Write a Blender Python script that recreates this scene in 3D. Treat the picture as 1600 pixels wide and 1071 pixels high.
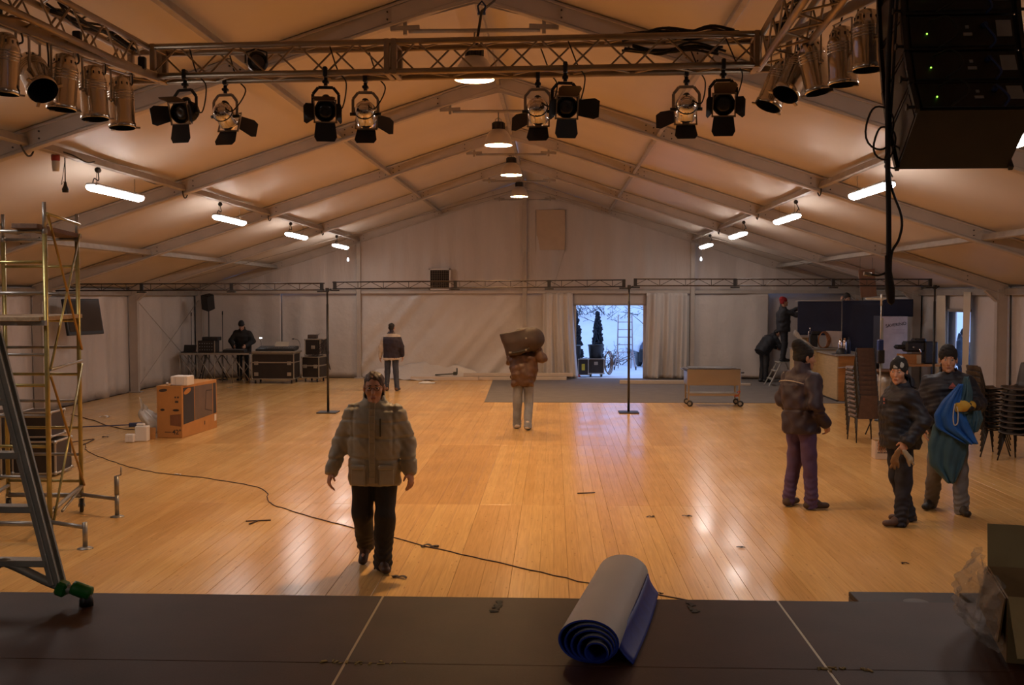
import bpy, math, random
import numpy as np
from mathutils import Vector, Matrix, Euler

S = bpy.context.scene
for o in list(bpy.data.objects):
    bpy.data.objects.remove(o, do_unlink=True)
COL = S.collection
PI = math.pi
RAD = math.radians
random.seed(7)

# ------------------------------------------------------------------ camera, sky, exposure
cam_data = bpy.data.cameras.new('camera')
cam_data.sensor_width = 36.0
cam_data.lens = 36.0 * 1643.0 / 1600.0
cam_data.clip_start = 0.05
cam_data.clip_end = 400.0
cam = bpy.data.objects.new('camera', cam_data)
COL.objects.link(cam)
cam.location = (0.87, 0.0, 2.45)
cam.rotation_euler = (RAD(90 - 2.474), 0.0, RAD(2.2655))
S.camera = cam

world = bpy.data.worlds.new('dusk_sky')
S.world = world
world.use_nodes = True
wn = world.node_tree.nodes
wn['Background'].inputs['Color'].default_value = (0.30, 0.46, 0.90, 1)
wn['Background'].inputs['Strength'].default_value = 1.7

S.view_settings.view_transform = 'Standard'
S.view_settings.look = 'None'
S.view_settings.gamma = 1.0
S.view_settings.use_curve_mapping = False
S.view_settings.exposure = 0.22
S.cycles.max_bounces = 6
S.cycles.diffuse_bounces = 3
S.cycles.glossy_bounces = 3
S.cycles.caustics_reflective = False
S.cycles.caustics_refractive = False

HIGHBAY_STRENGTH = 640.0
HIGHBAY_COLOR = (1.0, 0.60, 0.29)
TUBE_STRENGTH = 30.0
TUBE_COLOR = (1.0, 0.93, 0.90)

# ------------------------------------------------------------------ materials
MATS = {}

def sock(nt, a, b):
    nt.links.new(a, b)

def mat(name, color, rough=0.5, metal=0.0, var=0.10, scale=6.0, bump=0.0, bscale=40.0,
        spec=0.5, coat=0.0, emit=None, estr=0.0, alpha=1.0, trans=0.0, stretch=None, sheen=0.0, bdist=0.01):
    """principled material with procedural tone variation and fine relief"""
    if name in MATS:
        return MATS[name]
    m = bpy.data.materials.new(name)
    m.use_nodes = True
    nt = m.node_tree
    b = nt.nodes['Principled BSDF']
    tc = nt.nodes.new('ShaderNodeTexCoord')
    mp = nt.nodes.new('ShaderNodeMapping')
    if stretch:
        mp.inputs['Scale'].default_value = stretch
    sock(nt, tc.outputs['Object'], mp.inputs['Vector'])
    n = nt.nodes.new('ShaderNodeTexNoise')
    n.inputs['Scale'].default_value = scale
    n.inputs['Detail'].default_value = 5
    sock(nt, mp.outputs['Vector'], n.inputs['Vector'])
    r = nt.nodes.new('ShaderNodeValToRGB')
    lo = tuple(max(0, c * (1 - var)) for c in color[:3]) + (1,)
    hi = tuple(min(1, c * (1 + var)) for c in color[:3]) + (1,)
    r.color_ramp.elements[0].position = 0.30
    r.color_ramp.elements[1].position = 0.70
    r.color_ramp.elements[0].color = lo
    r.color_ramp.elements[1].color = hi
    sock(nt, n.outputs['Fac'], r.inputs['Fac'])
    sock(nt, r.outputs['Color'], b.inputs['Base Color'])
    b.inputs['Roughness'].default_value = rough
    b.inputs['Metallic'].default_value = metal
    b.inputs['Specular IOR Level'].default_value = spec
    b.inputs['Coat Weight'].default_value = coat
    b.inputs['Coat Roughness'].default_value = 0.12
    b.inputs['Alpha'].default_value = alpha
    b.inputs['Transmission Weight'].default_value = trans
    b.inputs['Sheen Weight'].default_value = sheen
    if bump > 0:
        n2 = nt.nodes.new('ShaderNodeTexNoise')
        n2.inputs['Scale'].default_value = bscale
        n2.inputs['Detail'].default_value = 3
        sock(nt, mp.outputs['Vector'], n2.inputs['Vector'])
        bp = nt.nodes.new('ShaderNodeBump')
        bp.inputs['Strength'].default_value = bump
        bp.inputs['Distance'].default_value = bdist
        sock(nt, n2.outputs['Fac'], bp.inputs['Height'])
        sock(nt, bp.outputs['Normal'], b.inputs['Normal'])
    if emit:
        b.inputs['Emission Color'].default_value = tuple(emit) + (1,)
        b.inputs['Emission Strength'].default_value = estr
    MATS[name] = m
    return m

# ------------------------------------------------------------------ mesh building
def rotm(rx=0, ry=0, rz=0):
    return Euler((RAD(rx), RAD(ry), RAD(rz)), 'XYZ').to_matrix()

def frame_z(d, upref=(0, 0, 1)):
    """3x3 with +Z along d"""
    d = Vector(d).normalized()
    u = Vector(upref)
    if abs(d.dot(u)) > 0.98:
        u = Vector((0, 1, 0))
    x = u.cross(d).normalized()
    y = d.cross(x)
    return Matrix((x, y, d)).transposed()

class MB:
    def __init__(self):
        self.v = []; self.f = []; self.s = []; self.m = []
        self.mi = 0
    def mat(self, i):
        self.mi = i
        return self
    def add(self, vs, fs, smooth=False):
        o = len(self.v)
        self.v += [tuple(p) for p in vs]
        for f in fs:
            self.f.append([i + o for i in f]); self.s.append(smooth); self.m.append(self.mi)
        return self
    def box(self, c, s, R=None, bev=0.0):
        x, y, z = s[0] / 2, s[1] / 2, s[2] / 2
        c = Vector(c)
        if bev > 0:
            b = min(bev, x * .49 * 2, y * .49 * 2, z * .49 * 2)
            vs = []; 
            for sx in (-1, 1):
                for sy in (-1, 1):
                    for sz in (-1, 1):
                        vs += [(sx * x, sy * (y - b), sz * (z - b)), (sx * (x - b), sy * y, sz * (z - b)), (sx * (x - b), sy * (y - b), sz * z)]
            def I(sx, sy, sz, k):
                return (((sx > 0) * 4) + ((sy > 0) * 2) + (sz > 0)) * 3 + k
            fs = []
            for sx in (-1, 1):
                q = [I(sx, -1, -1, 0), I(sx, 1, -1, 0), I(sx, 1, 1, 0), I(sx, -1, 1, 0)]
                fs.append(q if sx > 0 else q[::-1])
            for sy in (-1, 1):
                q = [I(-1, sy, -1, 1), I(1, sy, -1, 1), I(1, sy, 1, 1), I(-1, sy, 1, 1)]
                fs.append(q[::-1] if sy > 0 else q)
            for sz in (-1, 1):
                q = [I(-1, -1, sz, 2), I(1, -1, sz, 2), I(1, 1, sz, 2), I(-1, 1, sz, 2)]
                fs.append(q if sz > 0 else q[::-1])
            for sx in (-1, 1):
                for sy in (-1, 1):
                    q = [I(sx, sy, -1, 0), I(sx, sy, -1, 1), I(sx, sy, 1, 1), I(sx, sy, 1, 0)]
                    fs.append(q if sx * sy > 0 else q[::-1])
                for sz in (-1, 1):
                    q = [I(sx, -1, sz, 0), I(sx, 1, sz, 0), I(sx, 1, sz, 2), I(sx, -1, sz, 2)]
                    fs.append(q if sx * sz > 0 else q[::-1])
            for sy in (-1, 1):
                for sz in (-1, 1):
                    q = [I(-1, sy, sz, 1), I(1, sy, sz, 1), I(1, sy, sz, 2), I(-1, sy, sz, 2)]
                    fs.append(q[::-1] if sy * sz > 0 else q)
            for sx in (-1, 1):
                for sy in (-1, 1):
                    for sz in (-1, 1):
                        q = [I(sx, sy, sz, 0), I(sx, sy, sz, 1), I(sx, sy, sz, 2)]
                        fs.append(q if sx * sy * sz > 0 else q[::-1])
        else:
            vs = [(a * x, b_ * y, d * z) for a in (-1, 1) for b_ in (-1, 1) for d in (-1, 1)]
            fs = [(0, 1, 3, 2), (4, 6, 7, 5), (0, 4, 5, 1), (2, 3, 7, 6), (0, 2, 6, 4), (1, 5, 7, 3)]
        if R is not None:
            vs = [R @ Vector(p) for p in vs]
        return self.add([Vector(p) + c for p in vs], fs)
    def bar(self, p0, p1, w, h, up=(0, 0, 1), bev=0.0):
        """rectangular bar from p0 to p1, w across, h along up"""
        p0, p1 = Vector(p0), Vector(p1)
        d = p1 - p0
        Rm = frame_z(d, up)   # x = up x d, y ~ up
        return self.box((p0 + p1) / 2, (w, h, d.length), Rm, bev)
    def cyl(self, p0, p1, r0, r1=None, n=12, caps=True, smooth=True):
        r1 = r0 if r1 is None else r1
        p0, p1 = Vector(p0), Vector(p1)
        Rm = frame_z(p1 - p0)
        vs = []
        for p, r in ((p0, r0), (p1, r1)):
            for i in range(n):
                a = 2 * PI * i / n
                vs.append(p + Rm @ Vector((r * math.cos(a), r * math.sin(a), 0)))
        self.add(vs, [(i, (i + 1) % n, n + (i + 1) % n, n + i) for i in range(n)], smooth)
        if caps:
            k = len(self.v) - 2 * n
            for r, f in ((r0, list(range(n))[::-1]), (r1, [n + i for i in range(n)])):
                if r > 1e-6:
                    self.f.append([k + i for i in f]); self.s.append(False); self.m.append(self.mi)
        return self
    def tube(self, pts, r, n=8, closed=False, caps=True):
        pts = [Vector(p) for p in pts]
        N = len(pts)
        rr = r if isinstance(r, (list, tuple)) else [r] * N
        vs = []
        prev = None
        for i, p in enumerate(pts):
            if closed:
                t = pts[(i + 1) % N] - pts[i - 1]
            else:
                t = pts[min(i + 1, N - 1)] - pts[max(i - 1, 0)]
            t.normalize()
            if prev is None:
                x = frame_z(t).col[0].copy()
            else:
                x = prev - t * prev.dot(t)
                if x.length < 1e-6: x = frame_z(t).col[0].copy()
                x.normalize()
            prev = x
            y = t.cross(x)
            for k in range(n):
                a = 2 * PI * k / n
                vs.append(p + (x * math.cos(a) + y * math.sin(a)) * rr[i])
        fs = []
        for i in range(N if closed else N - 1):
            j = (i + 1) % N
            for k in range(n):
                fs.append((i * n + k, i * n + (k + 1) % n, j * n + (k + 1) % n, j * n + k))
        self.add(vs, fs, True)
        if caps and not closed:
            k = len(self.v) - len(vs)
            for f in (list(range(n))[::-1], [len(vs) - n + i for i in range(n)]):
                self.f.append([k + i for i in f]); self.s.append(False); self.m.append(self.mi)
        return self
    def lathe(self, prof, n=24, o=(0, 0, 0), R=None, smooth=True, arc=2 * PI):
        o = Vector(o)
        vs = []
        full = arc > 2 * PI - 1e-6
        cnt = n if full else n + 1
        for (r, z) in prof:
            for i in range(cnt):
                a = arc * i / n
                p = Vector((r * math.cos(a), r * math.sin(a), z))
                vs.append(o + (R @ p if R is not None else p))
        fs = []
        for j in range(len(prof) - 1):
            for i in range(n):
                i2 = (i + 1) % cnt
                fs.append((j * cnt + i, j * cnt + i2, (j + 1) * cnt + i2, (j + 1) * cnt + i))
        return self.add(vs, fs, smooth)
    def prism(self, poly, h, M=None, o=(0, 0, 0), smooth=False):
        """outline in local xy, extruded 0..h in local z"""
        o = Vector(o)
        n = len(poly)
        vs = [Vector((p[0], p[1], z)) for z in (0, h) for p in poly]
        vs = [o + (M @ p if M is not None else p) for p in vs]
        return self.add(vs, [list(range(n))[::-1], [n + i for i in range(n)]] + [(i, (i + 1) % n, n + (i + 1) % n, n + i) for i in range(n)], smooth)
    def surf(self, fn, nu, nv, thick=0.0, smooth=True):
        """fn(u,v)->point; optional thickness along the normal"""
        P = [[Vector(fn(i / nu, j / nv)) for i in range(nu + 1)] for j in range(nv + 1)]
        idx = lambda i, j: j * (nu + 1) + i
        front = [P[j][i] for j in range(nv + 1) for i in range(nu + 1)]
        fs = [(idx(i, j), idx(i + 1, j), idx(i + 1, j + 1), idx(i, j + 1)) for j in range(nv) for i in range(nu)]
        if thick <= 0:
            return self.add(front, fs, smooth)
        back = []
        for j in range(nv + 1):
            for i in range(nu + 1):
                du = P[j][min(i + 1, nu)] - P[j][max(i - 1, 0)]
                dv = P[min(j + 1, nv)][i] - P[max(j - 1, 0)][i]
                nn = du.cross(dv)
                if nn.length > 1e-9: nn.normalize()
                back.append(P[j][i] - nn * thick)
        K = len(front)
        fs2 = [tuple(K + q for q in f[::-1]) for f in fs]
        rim = [idx(i, 0) for i in range(nu + 1)] + [idx(nu, j) for j in range(1, nv + 1)] + [idx(i, nv) for i in range(nu - 1, -1, -1)] + [idx(0, j) for j in range(nv - 1, 0, -1)]
        fs3 = [(rim[q], K + rim[q], K + rim[(q + 1) % len(rim)], rim[(q + 1) % len(rim)]) for q in range(len(rim))]
        return self.add(front + back, fs + fs2 + fs3, smooth)
    def sphere(self, c, r, n=12, m=8, R=None):
        c = Vector(c)
        rx, ry, rz = (r, r, r) if not isinstance(r, (tuple, list)) else r
        vs = []
        for j in range(1, m):
            t = PI * j / m
            for i in range(n):
                a = 2 * PI * i / n
                p = Vector((rx * math.sin(t) * math.cos(a), ry * math.sin(t) * math.sin(a), rz * math.cos(t)))
                vs.append(c + (R @ p if R is not None else p))
        top = Vector((0, 0, rz)); bot = Vector((0, 0, -rz))
        vs.append(c + (R @ top if R is not None else top)); vs.append(c + (R @ bot if R is not None else bot))
        T, B = len(vs) - 2, len(vs) - 1
        fs = []
        for i in range(n):
            fs.append((T, i, (i + 1) % n))
            fs.append((B, (m - 2) * n + (i + 1) % n, (m - 2) * n + i))
            for j in range(m - 2):
                fs.append((j * n + i, (j + 1) * n + i, (j + 1) * n + (i + 1) % n, j * n + (i + 1) % n))
        return self.add(vs, fs, True)
    def mesh(self, name, mats):
        me = bpy.data.meshes.new(name)
        me.from_pydata(self.v, [], self.f)
        if not isinstance(mats, (list, tuple)): mats = [mats]
        for m in mats: me.materials.append(m)
        me.polygons.foreach_set('use_smooth', self.s)
        me.polygons.foreach_set('material_index', self.m)
        me.update()
        return me

def link(name, me, parent=None, loc=None, rot=None):
    o = bpy.data.objects.new(name, me)
    COL.objects.link(o)
    if parent is not None: o.parent = parent
    if loc is not None: o.location = loc
    if rot is not None: o.rotation_euler = rot
    return o

def obj(name, mb, mats, parent=None, loc=None, rot=None):
    return link(name, mb.mesh(name, mats), parent, loc, rot)

def pieces(name, mb, mats, parent=None):
    """every loose piece of the builder becomes an object of its own"""
    par = list(range(len(mb.v)))
    def find(a):
        while par[a] != a:
            par[a] = par[par[a]]; a = par[a]
        return a
    for f in mb.f:
        r = find(f[0])
        for q in f[1:]: par[find(q)] = r
    groups = {}
    for i, f in enumerate(mb.f): groups.setdefault(find(f[0]), []).append(i)
    out = []
    for fs in groups.values():
        m = MB(); ix = {}
        for i in fs:
            g = []
            for q in mb.f[i]:
                if q not in ix: ix[q] = len(m.v); m.v.append(mb.v[q])
                g.append(ix[q])
            m.f.append(g); m.s.append(mb.s[i]); m.m.append(mb.m[i])
        out.append(obj(name, m, mats, parent))
    return out

def tag(o, label=None, cat=None, group=None, kind=None):
    if label: o['label'] = label
    if cat: o['category'] = cat
    if group: o['group'] = group
    if kind: o['kind'] = kind
    return o

def thing(name, label, cat, loc=(0, 0, 0), rz=0.0, group=None):
    o = bpy.data.objects.new(name, None)
    COL.objects.link(o)
    o.location = loc
    o.rotation_euler = (0, 0, RAD(rz))
    o.empty_display_size = 0.1
    return tag(o, label, cat, group)

def dup(root, loc, rot, label=None, group=None):
    r = root.copy(); COL.objects.link(r)
    r.location = loc; r.rotation_euler = rot
    if label: r['label'] = label
    if group: r['group'] = group
    for ch in list(root.children):
        c = ch.copy(); COL.objects.link(c); c.parent = r
        for g in list(ch.children):
            d = g.copy(); COL.objects.link(d); d.parent = c
    return r

def bez(p0, p1, p2, p3, n=12):
    out = []
    for i in range(n + 1):
        t = i / n; q = 1 - t
        out.append(Vector(p0) * q ** 3 + Vector(p1) * 3 * q * q * t + Vector(p2) * 3 * q * t * t + Vector(p3) * t ** 3)
    return out

def spline(pts, per=6):
    """Catmull-Rom through pts"""
    P = [Vector(p) for p in pts]
    P = [2 * P[0] - P[1]] + P + [2 * P[-1] - P[-2]]
    out = []
    for i in range(1, len(P) - 2):
        for k in range(per):
            t = k / per
            a, b, c, d = P[i - 1], P[i], P[i + 1], P[i + 2]
            out.append(0.5 * ((2 * b) + (c - a) * t + (2 * a - 5 * b + 4 * c - d) * t * t + (-a + 3 * b - 3 * c + d) * t ** 3))
    out.append(P[-2])
    return out

def text_mesh(body, size, extrude=0.001, bold=False):
    cu = bpy.data.curves.new('lettering', 'FONT')
    cu.body = body; cu.size = size; cu.extrude = extrude
    cu.align_x = 'CENTER'; cu.align_y = 'CENTER'
    if bold: cu.offset = size * 0.012
    t = bpy.data.objects.new('lettering_source', cu)
    COL.objects.link(t)
    dg = bpy.context.evaluated_depsgraph_get()
    me = bpy.data.meshes.new_from_object(t.evaluated_get(dg))
    bpy.data.objects.remove(t, do_unlink=True)
    return me

def lettering(name, body, size, m, parent, loc, rot, bold=False):
    me = text_mesh(body, size, 0.0008, bold)
    me.materials.clear(); me.materials.append(m)
    return link(name, me, parent, loc, rot)
# ------------------------------------------------------------------ setting: floor
def wood_floor_material():
    m = bpy.data.materials.new('varnished_pine_boards')
    m.use_nodes = True
    nt = m.node_tree; N = nt.nodes
    b = N['Principled BSDF']
    g = N.new('ShaderNodeNewGeometry')
    sep = N.new('ShaderNodeSeparateXYZ'); sock(nt, g.outputs['Position'], sep.inputs[0])
    def mth(op, a, bb=None):
        n = N.new('ShaderNodeMath'); n.operation = op
        for i, q in enumerate((a, bb)):
            if q is None: continue
            if isinstance(q, (int, float)): n.inputs[i].default_value = q
            else: sock(nt, q, n.inputs[i])
        return n.outputs[0]
    def cell(wx, wy, oy, off):
        ix = mth('FLOOR', mth('DIVIDE', mth('ADD', sep.outputs['X'], 40.0), wx))
        iy = mth('FLOOR', mth('DIVIDE', mth('ADD', sep.outputs['Y'], oy), wy))
        c = N.new('ShaderNodeCombineXYZ'); sock(nt, ix, c.inputs[0]); sock(nt, iy, c.inputs[1]); c.inputs[2].default_value = off
        w = N.new('ShaderNodeTexWhiteNoise'); w.noise_dimensions = '3D'; sock(nt, c.outputs[0], w.inputs['Vector'])
        return w.outputs['Value']
    panel = cell(0.5, 5.0, 37.7, 1.7)
    board = cell(0.125, 5.0, 37.7, 9.2)
    tone = mth('ADD', mth('MULTIPLY', panel, 0.66), mth('MULTIPLY', board, 0.34))
    ramp = N.new('ShaderNodeValToRGB')
    e = ramp.color_ramp.elements
    e[0].position = 0.05; e[0].color = (0.64, 0.36, 0.125, 1)
    e[1].position = 0.95; e[1].color = (0.80, 0.50, 0.19, 1)
    k = e.new(0.5); k.color = (0.72, 0.42, 0.15, 1)
    sock(nt, tone, ramp.inputs[0])
    # grain runs along the boards
    mp = N.new('ShaderNodeMapping'); mp.inputs['Scale'].default_value = (28, 1.1, 1)
    sock(nt, g.outputs['Position'], mp.inputs[0])
    gn = N.new('ShaderNodeTexNoise'); gn.inputs['Scale'].default_value = 1.6; gn.inputs['Detail'].default_value = 6; gn.inputs['Distortion'].default_value = 0.6
    sock(nt, mp.outputs[0], gn.inputs['Vector'])
    gr = N.new('ShaderNodeMapRange'); gr.inputs[1].default_value = 0.3; gr.inputs[2].default_value = 0.75; gr.inputs[3].default_value = 0.84; gr.inputs[4].default_value = 1.08
    sock(nt, gn.outputs['Fac'], gr.inputs[0])
    mul = N.new('ShaderNodeMix'); mul.data_type = 'RGBA'; mul.blend_type = 'MULTIPLY'; mul.inputs[0].default_value = 1
    sock(nt, ramp.outputs[0], mul.inputs[6]); sock(nt, gr.outputs[0], mul.inputs[7])
    # knots and scuffs
    mp2 = N.new('ShaderNodeMapping'); mp2.inputs['Scale'].default_value = (15.0, 4.0, 1)
    sock(nt, g.outputs['Position'], mp2.inputs[0])
    vo = N.new('ShaderNodeTexVoronoi'); vo.inputs['Scale'].default_value = 1.0
    sock(nt, mp2.outputs[0], vo.inputs['Vector'])
    kr = N.new('ShaderNodeMapRange'); kr.inputs[1].default_value = 0.05; kr.inputs[2].default_value = 0.15; kr.inputs[3].default_value = 0.42; kr.inputs[4].default_value = 0.0
    sock(nt, vo.outputs['Distance'], kr.inputs[0])
    kn = N.new('ShaderNodeMix'); kn.data_type = 'RGBA'; kn.inputs[7].default_value = (0.22, 0.10, 0.035, 1)
    sock(nt, kr.outputs[0], kn.inputs[0]); sock(nt, mul.outputs[2], kn.inputs[6])
    sock(nt, kn.outputs[2], b.inputs['Base Color'])
    # gloss worn unevenly
    rn = N.new('ShaderNodeTexNoise'); rn.inputs['Scale'].default_value = 1.3; rn.inputs['Detail'].default_value = 4
    sock(nt, g.outputs['Position'], rn.inputs['Vector'])
    rr = N.new('ShaderNodeMapRange'); rr.inputs[1].default_value = 0.3; rr.inputs[2].default_value = 0.7; rr.inputs[3].default_value = 0.16; rr.inputs[4].default_value = 0.27
    sock(nt, rn.outputs['Fac'], rr.inputs[0]); sock(nt, rr.outputs[0], b.inputs['Roughness'])
    bp = N.new('ShaderNodeBump'); bp.inputs['Strength'].default_value = 0.05; bp.inputs['Distance'].default_value = 0.003
    sock(nt, gn.outputs['Fac'], bp.inputs['Height']); sock(nt, bp.outputs[0], b.inputs['Normal'])
    b.inputs['Specular IOR Level'].default_value = 0.45
    return m

m_floor = wood_floor_material()
m_under = mat('dark_floor_joint', (0.20, 0.10, 0.035), 0.9)

floor = tag(obj('floor', MB().box((0, 11.7, -0.05), (20.5, 40.7, 0.06)), m_under), kind='structure')
ROWS = [(2.3, 7.3), (7.3, 12.3), (12.3, 17.3), (17.3, 22.3), (22.3, 27.3), (27.3, 31.55)]
plank_mesh = MB().box((0, 0, -0.011), (0.1236, 4.994, 0.022), bev=0.0012).mesh('plank', m_floor)
rest = MB()
for ri, (y0, y1) in enumerate(ROWS):
    for i in range(160):
        x = -10 + 0.0625 + i * 0.125
        single = (ri == 1 and -5.5 < x < 7.5) or (ri == 2 and -8 < x < 9.5) or (ri == 3 and -3 < x < 4)
        gap = 0.0012 if i % 4 == 0 else 0.0
        if single:
            p = link('plank', plank_mesh, floor, (x + gap, (y0 + y1) / 2, random.uniform(-0.0012, 0.0006)))
        else:
            rest.box((x + gap, (y0 + y1) / 2, -0.011 + random.uniform(-0.0012, 0.0006)), (0.1236, y1 - y0 - 0.006, 0.022), bev=0.0012)
tag(obj('plank_field', rest, m_floor, floor), kind='stuff')

# ------------------------------------------------------------------ tent fabric and aluminium
m_pvc = mat('tent_roof_fabric', (0.60, 0.51, 0.42), 0.42, var=0.05, scale=0.7, bump=0.05, bscale=3.0, spec=0.35)
m_wallfab = mat('tent_wall_fabric', (0.63, 0.56, 0.51), 0.36, var=0.05, scale=0.9, bump=0.55, bscale=3.2, spec=0.45, bdist=.05)
m_gable = mat('gable_fabric', (0.57, 0.50, 0.455), 0.45, var=0.05, scale=1.0, bump=0.3, bscale=6.0, spec=0.3, bdist=.03, stretch=(3, 3, .5))
m_alu = mat('dull_aluminium_profile', (0.52, 0.45, 0.39), 0.5, metal=0.25, var=0.08, scale=3.0, spec=0.4)
m_aludark = mat('aged_aluminium', (0.36, 0.31, 0.26), 0.5, metal=0.35, var=0.12, scale=5)
m_bolt = mat('dark_bolt', (0.06, 0.05, 0.045), 0.5, metal=0.5)
m_steel = mat('galvanised_steel', (0.42, 0.40, 0.37), 0.38, metal=0.8, var=0.15, scale=9)

FR = [-8.4, -3.4, 1.6, 6.6, 11.6, 16.6, 21.6, 26.6, 31.6]
def zu(x): return 5.70 - 0.325 * abs(x)     # underside of the rafters
def zr(x): return 5.955 - 0.325 * abs(x)    # roof skin

ceiling = tag(thing('ceiling', None, None), kind='structure')
for bi in range(len(FR) - 1):
    y0, y1 = FR[bi] - (.3 if bi == 0 else 0), FR[bi + 1] + (.45 if bi == len(FR) - 2 else 0)
    for sgn in (-1, 1):
        def fn(u, v, y0=y0, y1=y1, sgn=sgn, bi=bi):
            x = sgn * (0.0 + u * 10.25)
            sag = -0.05 * math.sin(PI * v) * math.sin(PI * min(1, u * 1.0)) + 0.012 * math.sin(PI * v) * math.sin(u * 23 + bi * 2.1 + sgn)
            sag += 0.02 * math.sin(PI * v) * abs(math.sin(4 * PI * u))
            return (x, y0 + (y1 - y0) * v, zr(x) + sag)
        mb = MB()
        if sgn > 0: mb.surf(lambda u, v: fn(u, v), 40, 14, 0.0)
        else: mb.surf(lambda u, v: fn(1 - u, v), 40, 14, 0.0)
        obj('roof_panel', mb, m_pvc, ceiling)

def rafter_mesh(sgn):
    mb = MB()
    L = 10.0
    a = math.atan(0.325)
    # local: along x from ridge to eave
    def P(x, dz): return (sgn * x, 0, zu(x) + dz)
    up = (sgn * math.sin(a), 0, math.cos(a))
    mb.bar(P(0.02, .125), P(L, .125), 0.075, 0.19, up, 0.004)
    mb.bar(P(0.02, .017), P(L, .017), 0.125, 0.034, up, 0.006)
    mb.bar(P(0.02, .228), P(L, .228), 0.125, 0.034, up, 0.006)
    mb.bar(P(0.02, .055), P(L, .055), 0.092, 0.012, up)
    mb.mat(1)
    for x in (0.55, 0.95, 2.3, 2.42, 2.58, 2.7, 4.85, 5.15, 7.35, 7.65, 9.2):
        for dz in (0.09, 0.17):
            mb.cyl((sgn * x, -0.047, zu(x) + dz), (sgn * x, -0.036, zu(x) + dz), 0.011, n=6)
    return mb
raf = {s: rafter_mesh(s).mesh('rafter', [m_alu, m_bolt]) for s in (-1, 1)}
gus = MB()
for yy in (-0.052, 0.046):
    gus.prism([(-0.9, 5.70 - .9 * .325 + .03), (0, 5.66), (.9, 5.70 - .9 * .325 + .03), (.9, 5.70 - .9 * .325 + .20), (0, 5.90), (-.9, 5.70 - .9 * .325 + .20)], 0.012, Matrix(((1, 0, 0), (0, 0, -1), (0, 1, 0))).to_3x3(), (0, yy + .006, 0))
gus_me = gus.mesh('ridge_plate', m_alu)
for k, y in enumerate(FR):
    for s in (-1, 1):
        link('rafter', raf[s], ceiling, (0, y, 0))
    link('ridge_plate', gus_me, ceiling, (0, y, 0))
    # collar rod under the ridge with end clamps
    mb = MB().cyl((-0.72, 0, 5.36), (0.72, 0, 5.36), 0.024, n=8)
    for s in (-1, 1):
        mb.bar((s * .60, 0, 5.40), (s * .92, 0, 5.405 - 0.02), 0.05, 0.05)
        mb.bar((s * .76, 0, 5.32), (s * .76, 0, zu(.76) + .03), 0.04, 0.04)
    obj('collar_rod', mb, m_aludark, ceiling, (0, y, 0))
for xp in (0, -2.5, 2.5, -5, 5, -7.5, 7.5):
    me = MB().box((0, 0, 0), (0.06, 4.92, 0.10), rotm(0, math.degrees(math.atan(0.325)) * (1 if xp > 0 else -1 if xp < 0 else 0), 0), 0.006).mesh('purlin', m_aludark)
    for bi in range(len(FR) - 1):
        link('purlin', me, ceiling, (xp, FR[bi] + 2.5, zr(xp) - 0.15))
# wind bracing wires in the last bay of the roof
for s in (-1, 1):
    obj('bracing_wire', MB().tube([(s * 9.7, 26.75, zr(9.7) - .2), (s * .3, 31.45, zr(.3) - .22)], 0.008, 6), m_aludark, ceiling)

# ------------------------------------------------------------------ fabric folds
def folds(u, L, seed, amp=0.03, n=7):
    r = random.Random(seed)
    t = 0
    for i in range(n):
        w = (1.2 + i * 1.35) * (0.8 + 0.4 * r.random())
        t += math.sin(u * L * w + r.random() * 6.28) * (0.5 + r.random()) / (1 + i * 0.55)
    return amp * t

def drape(p0, p1, z0, z1, seed, amp=0.03, nx=60, nz=16, lean=0.0, diag=0.0, kink=0.0, top=None, n=7, thick=0.004, pinch=0.0):
    """hanging cloth from p0 to p1 (xy), normal to the left of the run"""
    p0, p1 = Vector((p0[0], p0[1], 0)), Vector((p1[0], p1[1], 0))
    d = p1 - p0; L = d.length; d = d / L
    nrm = Vector((d.y, -d.x, 0))
    rr = random.Random(seed + 99)
    ph = [rr.random() * 6.28 for _ in range(6)]
    def fn(u, v):
        zt = z1 if top is None else top((p0 + d * (u * L)).x)
        z = z0 + (zt - z0) * v
        a = folds(u + diag * (1 - v) * 0.25, L, seed, amp, n) * (0.45 + 0.75 * (1 - v))
        if kink > 0:
            a += kink * (math.sin(u * L * 2.1 + (1 - v) * 5 + ph[0]) * math.sin(v * 5 + ph[1] + u * 3) + 0.6 * math.sin(u * L * 4.3 - v * 8 + ph[2]) * (1 - v))
        a += lean * (1 - v) ** 2
        uu = u
        if pinch: uu = u + pinch * math.sin(PI * u) * (1 - abs(2 * v - 1)) 
        return p0 + d * (uu * L) + nrm * a + Vector((0, 0, z))
    return MB().surf(fn, nx, nz, thick)

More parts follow.
